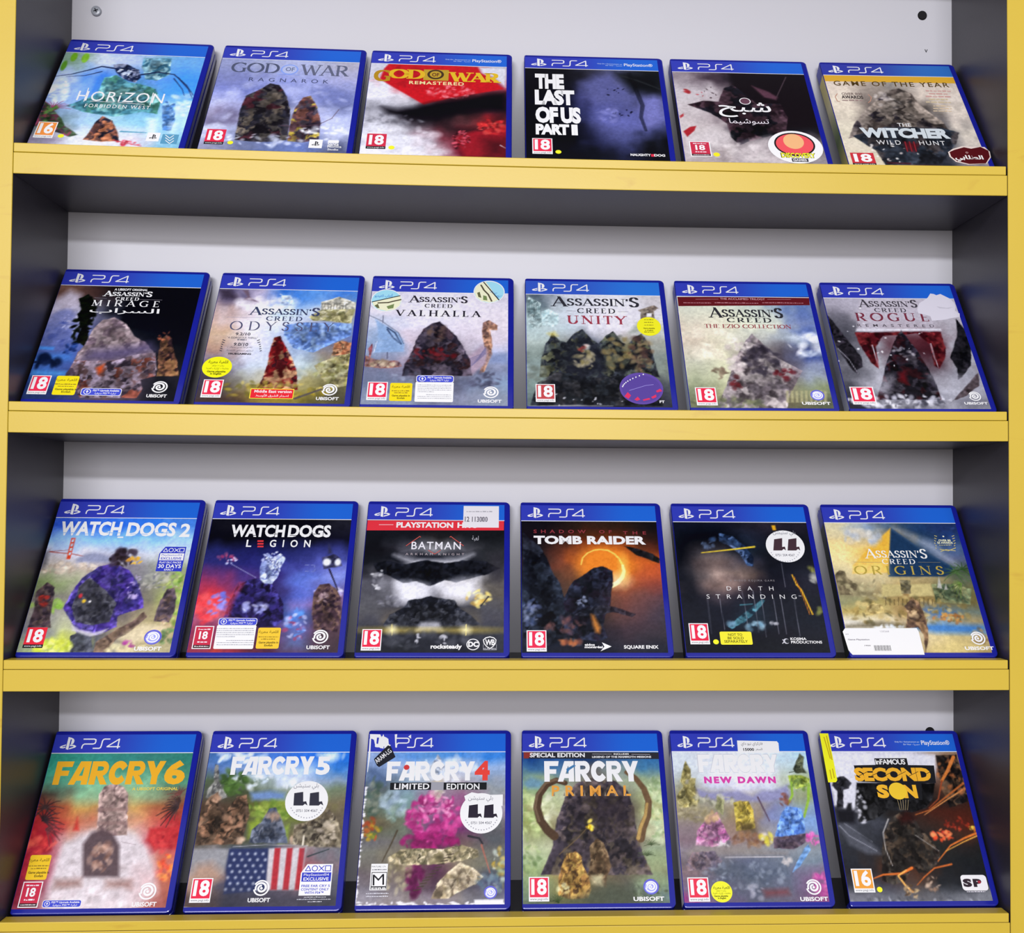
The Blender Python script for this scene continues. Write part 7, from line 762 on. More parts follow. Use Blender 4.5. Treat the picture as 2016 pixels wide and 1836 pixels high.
  'ops': [('P','#5a6c8c',5,[(2.7,132.88),(9.28,131.76),(16.73,125.25),(18.36,115.62),(4.54,114.64)],1),('B','#e0e4ec #c8d0dc',77.59,131.38,36.18,11.94,36,4,0.5),('K','#a4acbc #c0c4cc #8c98ac',[(59.47,131.48),(65.96,145.66),(73.48,133.57),(71.78,124.92),(61.75,124.98)],16,1.5),('B','#54645c #7c8074 #44544c',9.26,104.06,7.88,17.85,40,3,0.6),('B','#8c9cb0 #a8b8c4',28.39,97.65,11.82,12.54,26,4,0.5),('B','#c09c3c #a04c34 #6c7c3c',9.53,73.13,7.76,11.17,30,2.4,0.65),('B','#788c84 #94a49c',30.98,87.26,10.78,6.21,20,3,0.5),('B','#a8407c #b84c88 #983870 #c45c98 #8c3468',66.36,84.93,25.48,23.69,150,3.2,0.8),('B','#8c3068 #7c2c5c #982f6c',63.42,61.58,26.19,7.04,70,3,0.8),('B','#642850 #542444 #70305c',50.36,33.11,6.65,21.34,60,3,0.8),('B','#d47cac #e0a0c0',68,93.2,15.76,13.52,40,2,0.6),('B','#c8c0b8 #a89c94 #b8b0a0',68.26,112.11,5.97,9.58,24,3,0.55),('K','#948c74 #a89c80 #7c745c #b8ac94 #5c5848',[(26.7,47.01),(37.78,53.83),(55.05,54.67),(74.32,54.49),(91.62,57.33),(105.26,53.21),(107.31,46.25),(84.37,41.55),(63.34,40.77),(42.39,40),(27.07,41.13)],60,1.5),('K','#a89c88 #c0b49c #8c8068 #74695a',[(66.54,9.97),(71.67,23.24),(80.76,34.75),(90.12,41.49),(101.72,37.46),(111.43,28.61),(103.92,22.9),(90.83,15.39),(81.58,9.8)],50,1.5),('L','#4c443c',1.2,0.8,[(84.11,49.93),(78.37,49)],1),('L','#4c443c',1.2,0.8,[(81.51,46.99),(75.78,46.06)],1),('L','#4c443c',1.2,0.8,[(78.92,44.06),(73.2,43.13)],1),('L','#4c443c',1.2,0.8,[(76.34,41.14),(70.63,40.21)],1),('L','#4c443c',1.2,0.8,[(73.77,38.23),(68.07,37.31)],1),('L','#4c443c',1.2,0.8,[(71.2,35.33),(65.52,34.41)],1),('L','#4c443c',1.2,0.8,[(68.65,32.44),(62.98,31.53)],1),('L','#4c443c',1.2,0.8,[(66.1,29.56),(60.45,28.65)],1),('L','#4c443c',1.2,0.8,[(63.57,26.69),(57.92,25.79)],1),('L','#4c443c',1.2,0.8,[(61.04,23.83),(55.41,22.93)],1),('L','#4c443c',1.2,0.8,[(58.52,20.99),(52.9,20.09)],1),('L','#4c443c',1.2,0.8,[(56.02,18.15),(50.41,17.26)],1),('L','#544c40',1.6,1,[(32.87,71.92),(28.71,60.88),(21.23,43.14)],1),('L','#34343a',2,1.4,[(97.23,66.32),(107,64.22),(110,59.17)],1),('L','#a0685c',1.4,0.8,[(109.04,58.17),(117.11,32.44)],1),('B','#c0c8c0 #8ca08c #c8a848',124.75,34.31,5.76,21.45,34,2.4,0.5),('B','#5c7080 #7c8c94',117.22,22.76,11.46,10.61,24,3,0.5),('P','#484a58',20,[(100.24,17.2),(128.67,16.89),(128.73,4.55),(94.87,4.94)],0.5),('B','#b8b090 #6c6450',34.39,30.37,13.23,13.51,30,3,0.4),('E','#e0dfe6',0.78,87.53,0.74,0.64,1,0.9),('E','#e0dfe6',1.49,106.93,1.21,1.6,1,0.9),('E','#e0dfe6',0.25,29.59,0.83,0.76,1,0.9),('E','#e0dfe6',0.87,94.73,0.58,1.77,1,0.9),('E','#e0dfe6',1.05,22.86,1.05,0.64,1,0.9),('E','#e0dfe6',1.49,79.21,1.03,1.63,1,0.9),('E','#e0dfe6',-0.1,17.51,0.88,1.27,1,0.9),('E','#e0dfe6',0.53,57.49,0.79,0.52,1,0.9),('E','#e0dfe6',0.99,11.82,0.83,0.78,1,0.9),('E','#e0dfe6',0.59,14.5,1.12,1.51,1,0.9),('E','#e0dfe6',0.89,57.22,0.9,1,1,0.9),('E','#e0dfe6',1.2,96.03,1.11,0.48,1,0.9),('E','#e0dfe6',1.88,109.27,0.64,1.21,1,0.9),('E','#e0dfe6',0.83,61.29,1.25,0.68,1,0.9),('E','#e0dfe6',0.69,67.74,0.94,0.79,1,0.9),('E','#e0dfe6',1.61,74.06,0.67,1.2,1,0.9),('E','#e0dfe6',-0.11,14.98,0.43,0.68,1,0.9),('E','#e0dfe6',0.84,29.58,0.58,0.83,1,0.9),('E','#e0dfe6',1.42,94.17,0.43,1.43,1,0.9),('E','#e0dfe6',1.18,15.84,0.99,1.66,1,0.9),('E','#e0dfe6',1.38,112.54,1.26,1.57,1,0.9),('E','#e0dfe6',1.84,67.99,0.92,1.56,1,0.9),('E','#e0dfe6',0.84,81.06,0.78,0.6,1,0.9),('E','#e0dfe6',1.91,71.19,0.67,0.42,1,0.9),('E','#e0dfe6',1.16,109.45,1.09,0.96,1,0.9),('E','#e0dfe6',0.7,81.4,1.25,1.02,1,0.9),('E','#e0dfe6',0.75,90.72,0.44,0.66,1,0.9),('E','#e0dfe6',0.26,39,0.41,1.06,1,0.9),('E','#e0dfe6',2.16,86.05,0.5,1.17,1,0.9),('E','#e0dfe6',0.52,28.67,1.22,1.03,1,0.9),('E','#e0dfe6',1.25,86.87,0.42,1.02,1,0.9),('E','#e0dfe6',1.99,86.1,1.12,1.13,1,0.9),('E','#e0dfe6',1.31,110.97,0.61,0.73,1,0.9),('E','#e0dfe6',1.99,88.04,0.51,0.49,1,0.9),('E','#e0dfe6',0.55,12.51,1.21,0.91,1,0.9),('E','#e0dfe6',0.72,15.32,1.04,1.37,1,0.9),('E','#e0dfe6',0.41,58.77,0.57,1.62,1,0.9),('E','#e0dfe6',1.13,15.44,0.66,1.25,1,0.9),('E','#e0dfe6',0.84,25.96,1.07,1.09,1,0.9),('E','#e0dfe6',1.1,41.36,0.61,1.66,1,0.9),('E','#e0dfe6',-0.22,9.59,1.19,1.65,1,0.9),('E','#e0dfe6',0.11,39.91,1.15,0.56,1,0.9),('E','#e0dfe6',0.65,8.31,0.42,0.6,1,0.9),('E','#e0dfe6',0.95,43.46,1.02,1.66,1,0.9),('E','#e0dfe6',0.65,89.51,1.2,0.43,1,0.9),('E','#e0dfe6',-0.05,17.89,1.06,1.42,1,0.9),('E','#e0dfe6',0.6,17.73,1.11,0.65,1,0.9),('E','#e0dfe6',0.54,39.57,1.14,1.45,1,0.9),('E','#e0dfe6',1.11,61.26,0.41,0.45,1,0.9),('E','#e0dfe6',0.88,47.86,1.13,1.23,1,0.9),('E','#e0dfe6',1.33,98.61,1.07,1.18,1,0.9),('E','#e0dfe6',2.26,113.42,1.14,0.55,1,0.9),('E','#e0dfe6',0.79,53.4,1.06,0.83,1,0.9),('E','#e0dfe6',1.38,87.79,1.24,0.55,1,0.9),('E','#e0dfe6',1.77,101.4,1.17,1.17,1,0.9),('E','#e0dfe6',1.67,65.39,1.06,0.5,1,0.9),('E','#e0dfe6',0.06,17.38,0.63,1.49,1,0.9),('E','#e0dfe6',1.6,66.66,0.53,1.64,1,0.9),('E','#e0dfe6',0.94,94.31,0.83,0.91,1,0.9),('E','#e0dfe6',1.59,53.56,1,0.4,1,0.9),('E','#e4e3ea',40.78,5,1.37,0.82,1,0.9),('E','#e4e3ea',62.91,3.82,0.97,0.91,1,0.9),('E','#e4e3ea',46.48,5.86,2.22,0.75,1,0.9),('E','#e4e3ea',87.57,4.7,1.09,0.97,1,0.9),('E','#e4e3ea',60.58,6.48,1.08,0.93,1,0.9),('E','#e4e3ea',101.74,4.56,1.31,0.39,1,0.9),('E','#e4e3ea',99.72,3.8,1.68,0.38,1,0.9),('E','#e4e3ea',11.54,4.45,1.91,0.42,1,0.9),('E','#e4e3ea',116.57,3.63,1.54,0.55,1,0.9),('E','#e4e3ea',80.43,3.63,1.24,0.99,1,0.9),('E','#e4e3ea',23.85,5.61,1.11,0.51,1,0.9),('E','#e4e3ea',3.97,4.47,2.15,0.91,1,0.9),('E','#e4e3ea',103.55,5.42,2.18,0.4,1,0.9),('E','#e4e3ea',75.69,4.44,1.53,0.99,1,0.9),('E','#e4e3ea',98.27,6.39,0.76,0.78,1,0.9),('E','#e4e3ea',87.38,5.29,1.61,0.91,1,0.9),('E','#e4e3ea',39.53,6.81,1.24,0.73,1,0.9),('E','#e4e3ea',115.9,4.78,1.09,0.46,1,0.9),('E','#e4e3ea',42.65,5.28,2.24,0.96,1,0.9),('E','#e4e3ea',52.12,4.43,1.94,0.5,1,0.9),('E','#e4e3ea',53.6,3.91,0.87,0.68,1,0.9),('E','#e4e3ea',89.7,4.7,1.18,1,1,0.9),('E','#e4e3ea',80.73,3.67,0.68,1.01,1,0.9),('E','#e4e3ea',127.63,5.77,1.59,0.52,1,0.9),('E','#e4e3ea',12.65,4.58,0.93,0.98,1,0.9),('E','#e4e3ea',115.34,5.14,0.82,0.46,1,0.9),('E','#e4e3ea',39.05,6.94,0.84,0.88,1,0.9),('E','#e4e3ea',88.09,4.47,2.18,0.48,1,0.9),('E','#e4e3ea',68.05,3.82,0.72,0.31,1,0.9),('E','#e4e3ea',41.43,4.09,0.66,1.03,1,0.9),('E','#e4e3ea',37.77,6.61,1.74,0.83,1,0.9),('E','#e4e3ea',84.75,6.45,2.05,0.83,1,0.9),('E','#e4e3ea',72.56,5.22,1.78,0.7,1,0.9),('E','#e4e3ea',65.25,3.85,1.98,0.65,1,0.9),('E','#e4e3ea',9.66,4.5,2.02,0.47,1,0.9),('E','#e4e3ea',50.93,5.42,2.01,0.53,1,0.9),('E','#e4e3ea',50.4,4.51,0.61,0.94,1,0.9),('E','#e4e3ea',3.21,7.42,0.81,0.4,1,0.9),('E','#e4e3ea',109.67,5.43,0.96,0.7,1,0.9),('E','#e4e3ea',61.87,5.46,0.87,0.9,1,0.9),('E','#e4e3ea',128.75,4.64,2.12,0.99,1,0.9),('E','#e4e3ea',49.37,6.24,1.96,0.73,1,0.9),('E','#e4e3ea',14.6,5.57,2.08,0.51,1,0.9),('E','#e4e3ea',83.69,6.13,1.57,0.31,1,0.9),('E','#e4e3ea',81.85,3.79,2,0.78,1,0.9),('E','#e4e3ea',40.12,6.62,1.61,0.54,1,0.9),('E','#e4e3ea',107.81,5.83,2.08,0.95,1,0.9),('E','#e4e3ea',85.2,5.1,1.58,0.68,1,0.9),('E','#e4e3ea',127.59,3.46,0.7,0.82,1,0.9),('E','#e4e3ea',64.64,4.73,1.57,0.47,1,0.9),('E','#e4e3ea',26.64,4.23,1.88,0.96,1,0.9),('E','#e4e3ea',90.17,3.53,2.22,0.9,1,0.9),('E','#e4e3ea',66.12,3.76,1.98,0.75,1,0.9),('E','#e4e3ea',80.61,3.6,1.79,0.31,1,0.9),('E','#e4e3ea',62.11,3.87,1.17,0.95,1,0.9),('E','#e4e3ea',96.76,5.54,1.07,0.57,1,0.9),('E','#e4e3ea',78.37,3.63,1.25,1.01,1,0.9),('E','#e4e3ea',97.49,5.78,1.07,0.81,1,0.9),('E','#e4e3ea',101.98,4.94,1.3,0.41,1,0.9),('E','#e4e3ea',3.11,6.99,2.12,0.49,1,0.9),('E','#e4e3ea',97.75,3.93,1.63,0.92,1,0.9),('E','#e4e3ea',41.96,5.26,0.99,0.67,1,0.9),('E','#e4e3ea',4.84,4.68,1.04,0.97,1,0.9),('E','#e4e3ea',17.78,6.15,0.7,1.02,1,0.9),('E','#e4e3ea',22.19,4.29,0.92,0.98,1,0.9),('E','#e4e3ea',86.51,6.06,1.4,0.37,1,0.9),('E','#e4e3ea',44.46,4.67,2.23,0.41,1,0.9),('E','#e4e3ea',32.04,6.42,0.75,1.01,1,0.9),('E','#e4e3ea',38.82,5.1,1.67,0.96,1,0.9),('E','#e4e3ea',10.5,6.68,0.86,0.82,1,0.9),('P','#e4e3ea',1.5,[(103.72,8.61),(129.18,8.8),(129.21,3.14),(104.29,3.7)],0.9)],
  'banner': ('#2b35a0','#1a59bc',(6.5,152.2,21.6,165.2),(27,153.6,61.5,163),[]),
  'parts': [('title_lettering',True,None,[('t','FARCRY',19.57,119.83,82.45,19.27,'#dcdfe8',0,'f',1,0,2),('t','4',101.52,119.87,14.06,19.53,'#cc3c34',0.05,'g',1,0,2),('e','#b83434',37.77,133.23,2.61,2.61,3)]),('edition_band',True,None,[('r','#16181c',23.63,110.81,112.89,118.02,0,1),('t','LIMITED',27.55,111.42,32.28,5.74,'#e8e8ee',0.02,'g',1.05,0,2),('t','EDITION',75.76,111.11,30.43,5.76,'#e8e8ee',0.02,'g',1.05,0,2),('r','#8c8c94',61.36,110.46,73.02,118.37,0,2.5)]),('rating_label',True,None,[('r','#e4e2e6',11.86,17.67,26.59,41.33,0,1),('r','#1c1c20',12.75,18.33,26.4,33.83,0,1.5),('r','#e4e2e6',13.3,21.18,25.88,33.16,0,2),('t','M',14.37,21.88,9.98,9.61,'#1c1c20',0,'g',1,0.06,3),('t','ESRB',13.49,18.44,12.68,1.72,'#e4e2e6',0.03,'g',1,0,3),('t','MATURE 17+',12.54,38.09,12.35,1.36,'#3c3c44',0,'l',1,0,3),('d','#5c5c64',12.72,35.55,25.54,0.87,3),('r','#1c1c20',11.38,37.09,26.19,37.14,0,2)]),('small_print',True,None,[('d','#c0c0c8',9.09,14.46,28.78,0.85,3),('d','#c0c0c8',9.29,11.91,28.47,0.86,3)]),('publisher_logo',True,None,[('u','old',104.28,4.36,126.75,20.74)]),('scuffed_logo_patch',True,'white scuffed paper over the console mark',[('p','#e0deea',[(1.17,167.31),(10.89,167.05),(12.64,163.67),(13.93,167.26),(15.19,163.66),(18.83,162.53),(19.73,156.39),(17.07,153.62),(14.24,154.97),(12.89,152.53),(10.78,153.65),(7.17,154.55),(5.36,161.47),(3.05,162.59),(1.6,161.48)],3),('p','#2c35a0',[(8.06,163.69),(10.1,163.68),(9.54,156.99),(7.98,157.55)],3.5),('p','#e0deea',[(24.68,166.99),(27.02,167.21),(26.61,160.26),(27.42,153.58),(26,153.58)],3),('p','#dcdae6',[(1.21,162.6),(2.68,162.04),(3,143.77),(2.32,133.96),(2.02,128.56),(1.52,128.56),(1.51,144.87)],3),('p','#dcdae6',[(37.58,164.69),(40.14,166.71),(40.36,162.44),(39.08,163.57)],3)]),('name_tag',False,'small black tag with white letters',[('p','#1c1e26',[(6.78,141.56),(18.97,155.61),(21.67,154.71),(26.8,143.65),(12.17,133.47),(10.06,135)],1),('t','ARAM-LG',10.13,136.91,17.88,4.59,'#d8dae0',0.01,'g',1,0.74,2)]),('torn_label',False,'torn white label under the sticker',[('p','#dcd9e0',[(92.38,104.54),(99.26,108.2),(112.26,105.46),(128.02,105.89),(127.88,94.85),(112.44,92.87),(94.54,97.18)],0.6)]),('shop_sticker',False,'round white shop sticker',[('e','#dddbe2',108.36,87.92,19.4,19.4,1),('e','#efedf2',108.36,87.92,18.72,18.72,1.5),('t','بلي ستيشن',96.14,98.54,22.75,6.19,'#6a6a74',0,'a',1,0,2),('p','#241f2c',[(96.99,95.34),(105.12,96.51),(105.35,83.49),(96.49,83.55)],2),('p','#241f2c',[(102.97,86.94),(107.98,87.51),(109.21,83.46),(106.87,85.09),(104.97,83.49)],2),('p','#241f2c',[(111.35,95.23),(119.5,96.41),(119.63,83.37),(110.75,83.44)],2),('p','#241f2c',[(117.27,86.83),(122.3,87.41),(123.49,83.34),(121.16,84.98),(119.24,83.38)],2),('t','0751 504 4567',98.93,77.42,19.22,2.41,'#60606a',0.01,'l',1,0,2),('e','#8a8a94',94.52,81.19,0.54,0.54,2),('e','#8a8a94',95.81,78.91,0.54,0.54,2),('e','#8a8a94',97.42,76.87,0.54,0.54,2),('e','#8a8a94',99.32,75.13,0.54,0.54,2),('e','#8a8a94',101.44,73.72,0.54,0.54,2),('e','#8a8a94',103.75,72.69,0.54,0.54,2),('e','#8a8a94',106.17,72.05,0.54,0.54,2),('e','#8a8a94',108.65,71.82,0.54,0.54,2),('e','#8a8a94',111.13,72.01,0.54,0.54,2),('e','#8a8a94',113.53,72.62,0.54,0.54,2),('e','#8a8a94',115.8,73.63,0.54,0.54,2),('e','#8a8a94',117.88,75.01,0.54,0.54,2),('e','#8a8a94',119.72,76.74,0.54,0.54,2),('e','#8a8a94',121.26,78.76,0.54,0.54,2),('e','#8a8a94',122.47,81.02,0.54,0.54,2)])]},
 {'row': 3,
  'x': 439.22,
  'label': 'game case with green valley cover, curved brown branches and amber title word, lowest shelf',
  'spine': '#1c2028',
  'grid': ['#24467c #2c5088 #24406c #2c5890 #3c6c9c','#44688c #547898 #5c5c60 #7c8888 #4c7898','#7c947c #8c9888 #6c6460 #98a08c #8c9c80','#8ca07c #a8ac94 #5c5458 #8c8c80 #a0ac84','#94a070 #b4b89c #544c50 #6c665c #a8b080','#98986c #a8a890 #4c444a #4c4440 #b4b888','#8c9460 #887c68 #5c5248 #5c524c #b8bc98','#98a078 #6c6458 #6c6454 #5c5450 #a8a88c','#a8b090 #b0b098 #8c8064 #74685c #8c9880','#98a884 #b8b894 #7c6c54 #746458 #8c9878','#8c9c74 #a08c60 #7c6c54 #645c50 #8c9474','#7c8c6c #8c7c54 #6c6450 #5c5c54 #7c8c74','#6c7c6c #74744c #54584c #505854 #6c7c78'],
  'ops': [('P','#6c8c9c',5,[(1.55,118.43),(8.15,123.78),(22.22,118.31),(16.08,111.92),(1.52,112.01)],1),('B','#b8c490 #8ca068 #c8cca4',6.79,82.61,10.89,31.05,60,3,0.55),('B','#b0c0a0 #7c9468 #c8d0b0',124.74,92.13,9.05,31.5,60,3,0.5),('B','#c8ccb0 #dcdcc8',23.74,90.78,8.96,13.59,20,4,0.4),('K','#544c52 #48424a #645a5a #3c383e #5c544c',[(16.9,30.43),(26.98,54),(31.51,82.42),(39.99,103.26),(50.44,115.98),(64.85,122.36),(87.07,119.53),(98.66,109.25),(103.67,92.28),(104.35,71.55),(108.94,51.25),(117.16,29.41)],110,1.5),('P','#342e34',24,[(70.11,103.06),(100.3,102.85),(102.15,83.94),(94.69,75.73),(71.18,82.11)],0.6),('L','#544438',5,8.5,[(40.37,117.12),(32.35,119.86),(23.18,115.62),(15.99,105.54),(13.83,92.94),(17.14,80.47),(23.39,71.19),(29.18,66.06)],1),('L','#7c6a58',2.4,2.4,[(39.38,118.2),(31.35,120.62),(21.69,116.7),(14.19,105.56),(12.05,92.95),(15.65,80.48)],0.7),('L','#6c5844',4.5,8,[(98.73,127.59),(106.56,122.11),(113.99,111.29),(117.65,98.5),(115.7,84.88),(110.44,73.55),(107.78,63.36)],1),('L','#b89c64',2.4,3.4,[(116,96.4),(113.7,84.89),(108.45,73.56),(105.8,63.38)],0.8),('B','#e8c030 #f4e06c',62.19,75.99,3.37,4.53,8,2,0.8),('K','#5c4c3c #6c5c48 #4c4034 #7c6a54',[(58.24,30),(61.68,43.72),(60.21,55.7),(67.4,63.71),(73.07,58.6),(77.43,47.55),(78.88,37.63),(74.53,27.89),(74.07,18.22),(64.65,22.18)],34,1.5),('L','#6c5c48',0.9,0.6,[(33.67,48.95),(50.71,63.85),(59.94,73.96)],1),('K','#8c6c44 #a0804c #745838 #b09458 #5c4834',[(31.81,11.02),(32.17,26.39),(35.39,40.03),(40.51,49.88),(48.35,51.8),(54.02,46.77),(54.67,37.87),(59.13,28.05),(60.59,16.44),(58.37,8.83),(43.16,9)],70,1.5),('B','#d0c490 #c8cca8',36.71,16.7,5.73,4.8,10,2,0.6),('P','#54584c',10,[(60.59,16.44),(78.19,23.97),(95.17,17.99),(115.61,8.19),(130.46,2.32),(1.41,3.79),(20.38,9.25),(48.86,8.93)],0.8),('B','#4c5444 #74806c #8c9880',114.25,15.86,15.36,8.68,40,2.2,0.55),('F','#4c5840',112.58,47.22,8.82,9,20,160,0.8),('F','#4c5840',117.21,57.2,7.88,8,20,170,0.8),('B','#687c54 #98a878',8.38,42.26,8.68,15.76,30,2.6,0.5),('P','#b8b494',4,[(62.05,28.99),(71.73,29.87),(71.28,20.18),(62.74,22.2)],0.8),('F','#3c4c30',31.68,5.33,11.34,7,60,150,0.7)],
  'banner': ('#2b35a0','#1a59bc',(6.5,152.2,21.6,165.2),(27,153.6,61.5,163),[]),
  'parts': [('edition_band',True,None,[('p','#24242a',[(1.71,148.45),(130.45,147.83),(130.46,141.16),(1.68,141.81)],1),('p','#7c2c28',[(1.71,148.23),(10.42,148.18),(6.27,142.01),(1.68,142.03)],1.3),('t','SPECIAL EDITION',7.51,143.09,52.22,4.43,'#e8e6ec',0.03,'g',1,0,2),('t','INCLUDES',87.41,145.45,14.44,1.66,'#d8d8e0',0.02,'l',1,0,2),('t','LEGEND OF THE MAMMOTH MISSIONS',66.69,142.45,56.43,1.77,'#d8d8e0',0.03,'l',1,0,2),('l','#c8c8d0',0.25,[(67.05,146.36),(85.39,146.27)],2),('l','#c8c8d0',0.25,[(104.46,146.06),(122.02,145.87)],2)]),('title_lettering',True,None,[('t','FARCRY',21.01,118.47,89.39,20.7,'#e2e2e8',0,'f',1,0,2),('t','PRIMAL',27.79,104.16,73.8,10.44,'#c88c3c',0.03,'g',1.7,0,2),('p','#3c6c98',[(41.76,131.19),(49.03,135.52),(51.04,134.42),(44.79,130.08),(42.66,126.83)],3),('p','#7c7468',[(29,104.4),(30.5,104.39),(29.89,108.64)],3),('p','#7c7468',[(38.52,104.33),(40.02,104.32),(39.43,108.57)],3),('p','#7c7468',[(48.05,104.27),(49.55,104.26),(48.99,108.51)],3),('p','#7c7468',[(57.59,104.2),(59.09,104.19),(58.55,108.45)],3),('p','#7c7468',[(67.14,104.14),(68.64,104.13),(68.12,108.38)],3),('p','#7c7468',[(76.69,104.07),(78.2,104.06),(77.7,108.32)],3),('p','#7c7468',[(86.26,104.01),(87.77,104),(87.29,108.26)],3),('p','#7c7468',[(95.83,103.94),(97.34,103.93),(96.88,108.19)],3)]),('rating_label',True,None,[('pegi','18','#cc2c48','w',5.86,6.57,23.77,28.41)]),('publisher_logo',True,None,[('u','old',98.09,6.29,125.42,25.91)])]},
 {'row': 3,
  'x': 581.7,
  'label': 'game case with pale hills cover, pink title word and white price label, lowest shelf',
  'spine': '#d8d8dc #c8c8c8 #e0dfe0',
  'grid': ['#c0c8d0 #c8ccd4 #ccd0d8 #c8d0d8 #a8c4d4','#c4ccd4 #ccd0d8 #d0d2da #ccd4dc #a8b8b8','#a8b0b0 #d0d4dc #d4d4dc #d0d2da #a0ac94','#949480 #b8bccc #c8c8d8 #bcc0d0 #94a07c','#8c8870 #94908c #a09890 #8c8c94 #8c9474','#948c74 #8c8878 #98886c #7c80a0 #8498a8','#8c8478 #8c8478 #8c7454 #7c84a8 #7c98c0','#807478 #94807c #80705c #8c8c94 #7c94b8','#7c6c74 #8c7c7c #8c7874 #8c8484 #7c7880','#847c84 #7c7880 #8c8c8c #80848c #848c94','#6c6468 #6c6c74 #64687c #6c7480 #74808c','#7c6c70 #5c6068 #5c6470 #646c7c #7c6c84','#74687c #6c6474 #5c6068 #6c6c7c #8c5c84','#80647c #6c5c74 #5c5c68 #6c6470 #845478'],
  'ops': [('K','#8c8458 #9c9468 #746c48 #a8a078 #5c5840',[(1.87,103.09),(7.87,113.75),(6.21,118.07),(7.99,126.76),(12.66,138.82),(17.02,129.99),(16.83,122.35),(20.31,121.24),(20.11,113.67),(24.37,105.07),(19.1,92.39),(2.98,92.51)],44,1.5),('P','#9c9890',1.5,[(11.51,120.21),(14.58,120.19),(13.67,115.87),(10.61,115.89)],0.7),('P','#8888ac',4,[(20.92,111.51),(32.72,107.15),(48.11,108.12),(60.48,109.11),(73.1,103.67),(82.98,108.96),(93.22,108.9),(108.5,115.28),(108.69,102.36),(87.7,98.24),(47.05,98.53),(21.12,102.96)],0.85),('B','#a8a898 #7c7c6c #b8b49c',37.14,100.72,22.33,5.32,40,2.2,0.6),('K','#78843c #8c9c48 #5c6c34 #a0ac60',[(109.23,123.98),(122.34,125),(130.47,120.58),(127.74,112.99),(116.1,110.9),(109.84,117.44)],34,1.5),('L','#8cac4c',2.6,2,[(111.9,117.43),(111.05,104.48),(105.73,95.99)],1),('L','#8cac4c',3,2.2,[(128.08,115.15),(125.76,100.11),(119.1,83.25)],1),('K','#44483c #5c604c #343830',[(115.89,130.54),(124.45,146.06),(127.26,143.8),(124.53,132.7),(127.85,127.17),(117.32,126.13)],20,1.5),('L','#3c4038',0.6,0.5,[(111.26,127.26),(116.6,128.33)],1),('B','#647848 #94a868',118.8,115.21,11.33,6.51,24,2,0.6),('K','#8c8040 #a89448 #74683c #b8a85c',[(55.05,97.41),(61.39,99.49),(69.39,98.37),(71.25,88.85),(72.32,73.22),(68.05,71.19),(54.93,70.27),(54.24,81.66)],34,1.5),('P','#4c4034',6,[(58.78,77.47),(70.96,78.41),(71.8,69.1),(55.81,69.24)],0.7),('K','#7c7c60 #8c8c6c',[(36.25,92.27),(40.41,102.83),(46.27,100.66),(42.64,85.92)],10,1.5),('B','#948c74 #7c745c #b0a88c',15.49,86.13,17.08,7.32,50,2.4,0.55),('B','#7c5c48 #98785c #6c5040',65.91,61.99,17.91,6.12,40,2.8,0.5),('B','#c04c98 #d070b0',123.96,62.51,6.03,5.1,26,1.8,0.7),('K','#5474b0 #6488c4 #44609c #7c9ccc',[(89.25,64.85),(93.82,76.15),(98.3,86.55),(105.43,93.87),(117.32,91.67),(118.78,81.16),(117.74,67.69),(107.4,65.72),(97.1,63.76)],60,1.5),('K','#4c4450 #5c5058 #443c48',[(86.98,62.83),(117.58,66.66),(117.49,59.5),(105.46,52.5),(87.72,53.67)],24,1.5),('B','#8c5c50 #744840',102.26,100.27,5.1,6.39,12,2.6,0.6),('K','#54749c #6c8cb4',[(102.82,34.52),(114.41,52.42),(119.17,57.45),(120.38,52.37),(109.17,37.44),(101.26,30.59)],14,1.5),('B','#c8c0bc',96.79,40.54,4.92,2.99,8,2.6,0.7),('B','#c8c4bc #d0c850',81.99,62.87,5.97,5.1,10,2.6,0.7),('K','#8c6c84 #a0608c #7c5c74 #b88ca4',[(15.67,56.34),(17.92,69.55),(22.61,76.72),(30.35,83.93),(37.72,87.01),(40.73,77.61),(47.13,63.17),(38.41,56.14),(30.39,55.2)],40,1.5),('B','#c8ac84 #a88c70',33.15,81.82,6.03,7.32,12,2.8,0.6),('B','#dcdcdc #5c5a64',38.63,58.16,7.92,4.06,12,2,0.6),('L','#5c4c5c',1.6,1,[(78.07,102.57),(82.52,89.82),(86.19,79.33)],1),('P','#8c8480',5,[(5.17,49.4),(14.68,56.35),(60.2,55.95),(61.69,51.89),(99.21,50.54),(98.63,46.52),(37.32,46.1),(11.4,42.36)],0.7),('K','#5c5460 #6c646c #7c6c70',[(4.19,38.46),(12.05,49.34),(31.94,51.16),(37.87,42.1),(32.23,35.22),(6.58,32.53)],34,1.5),('P','#5c6474',18,[(36.89,42.11),(94.25,43.56),(94.39,30.66),(125.19,26.41),(113.57,2.33),(2.98,3.59)],0.5),('B','#8c94a4 #4c5464 #a0a8b4',56.96,29.07,37.05,12.74,70,2.6,0.35),('L','#c0bcc0',0.6,0.6,[(41.15,45.06),(94.53,45.56)],1),('P','#7c3c3c',6,[(71.79,15.28),(94.26,16.01),(95.5,11.16),(73.94,9.48)],0.6),('B','#a04c88 #c06ca0',126.2,20.53,6.86,10.72,40,2.6,0.65),('B','#8c4478',4.29,7.38,12.42,3.82,16,3,0.5),('B','#9c9ca8',66.82,14.37,6.76,8.69,12,2.4,0.5)],
  'banner': ('#2b35a0','#1a59bc',(6.5,152.2,21.6,165.2),(27,153.6,61.5,163),[]),
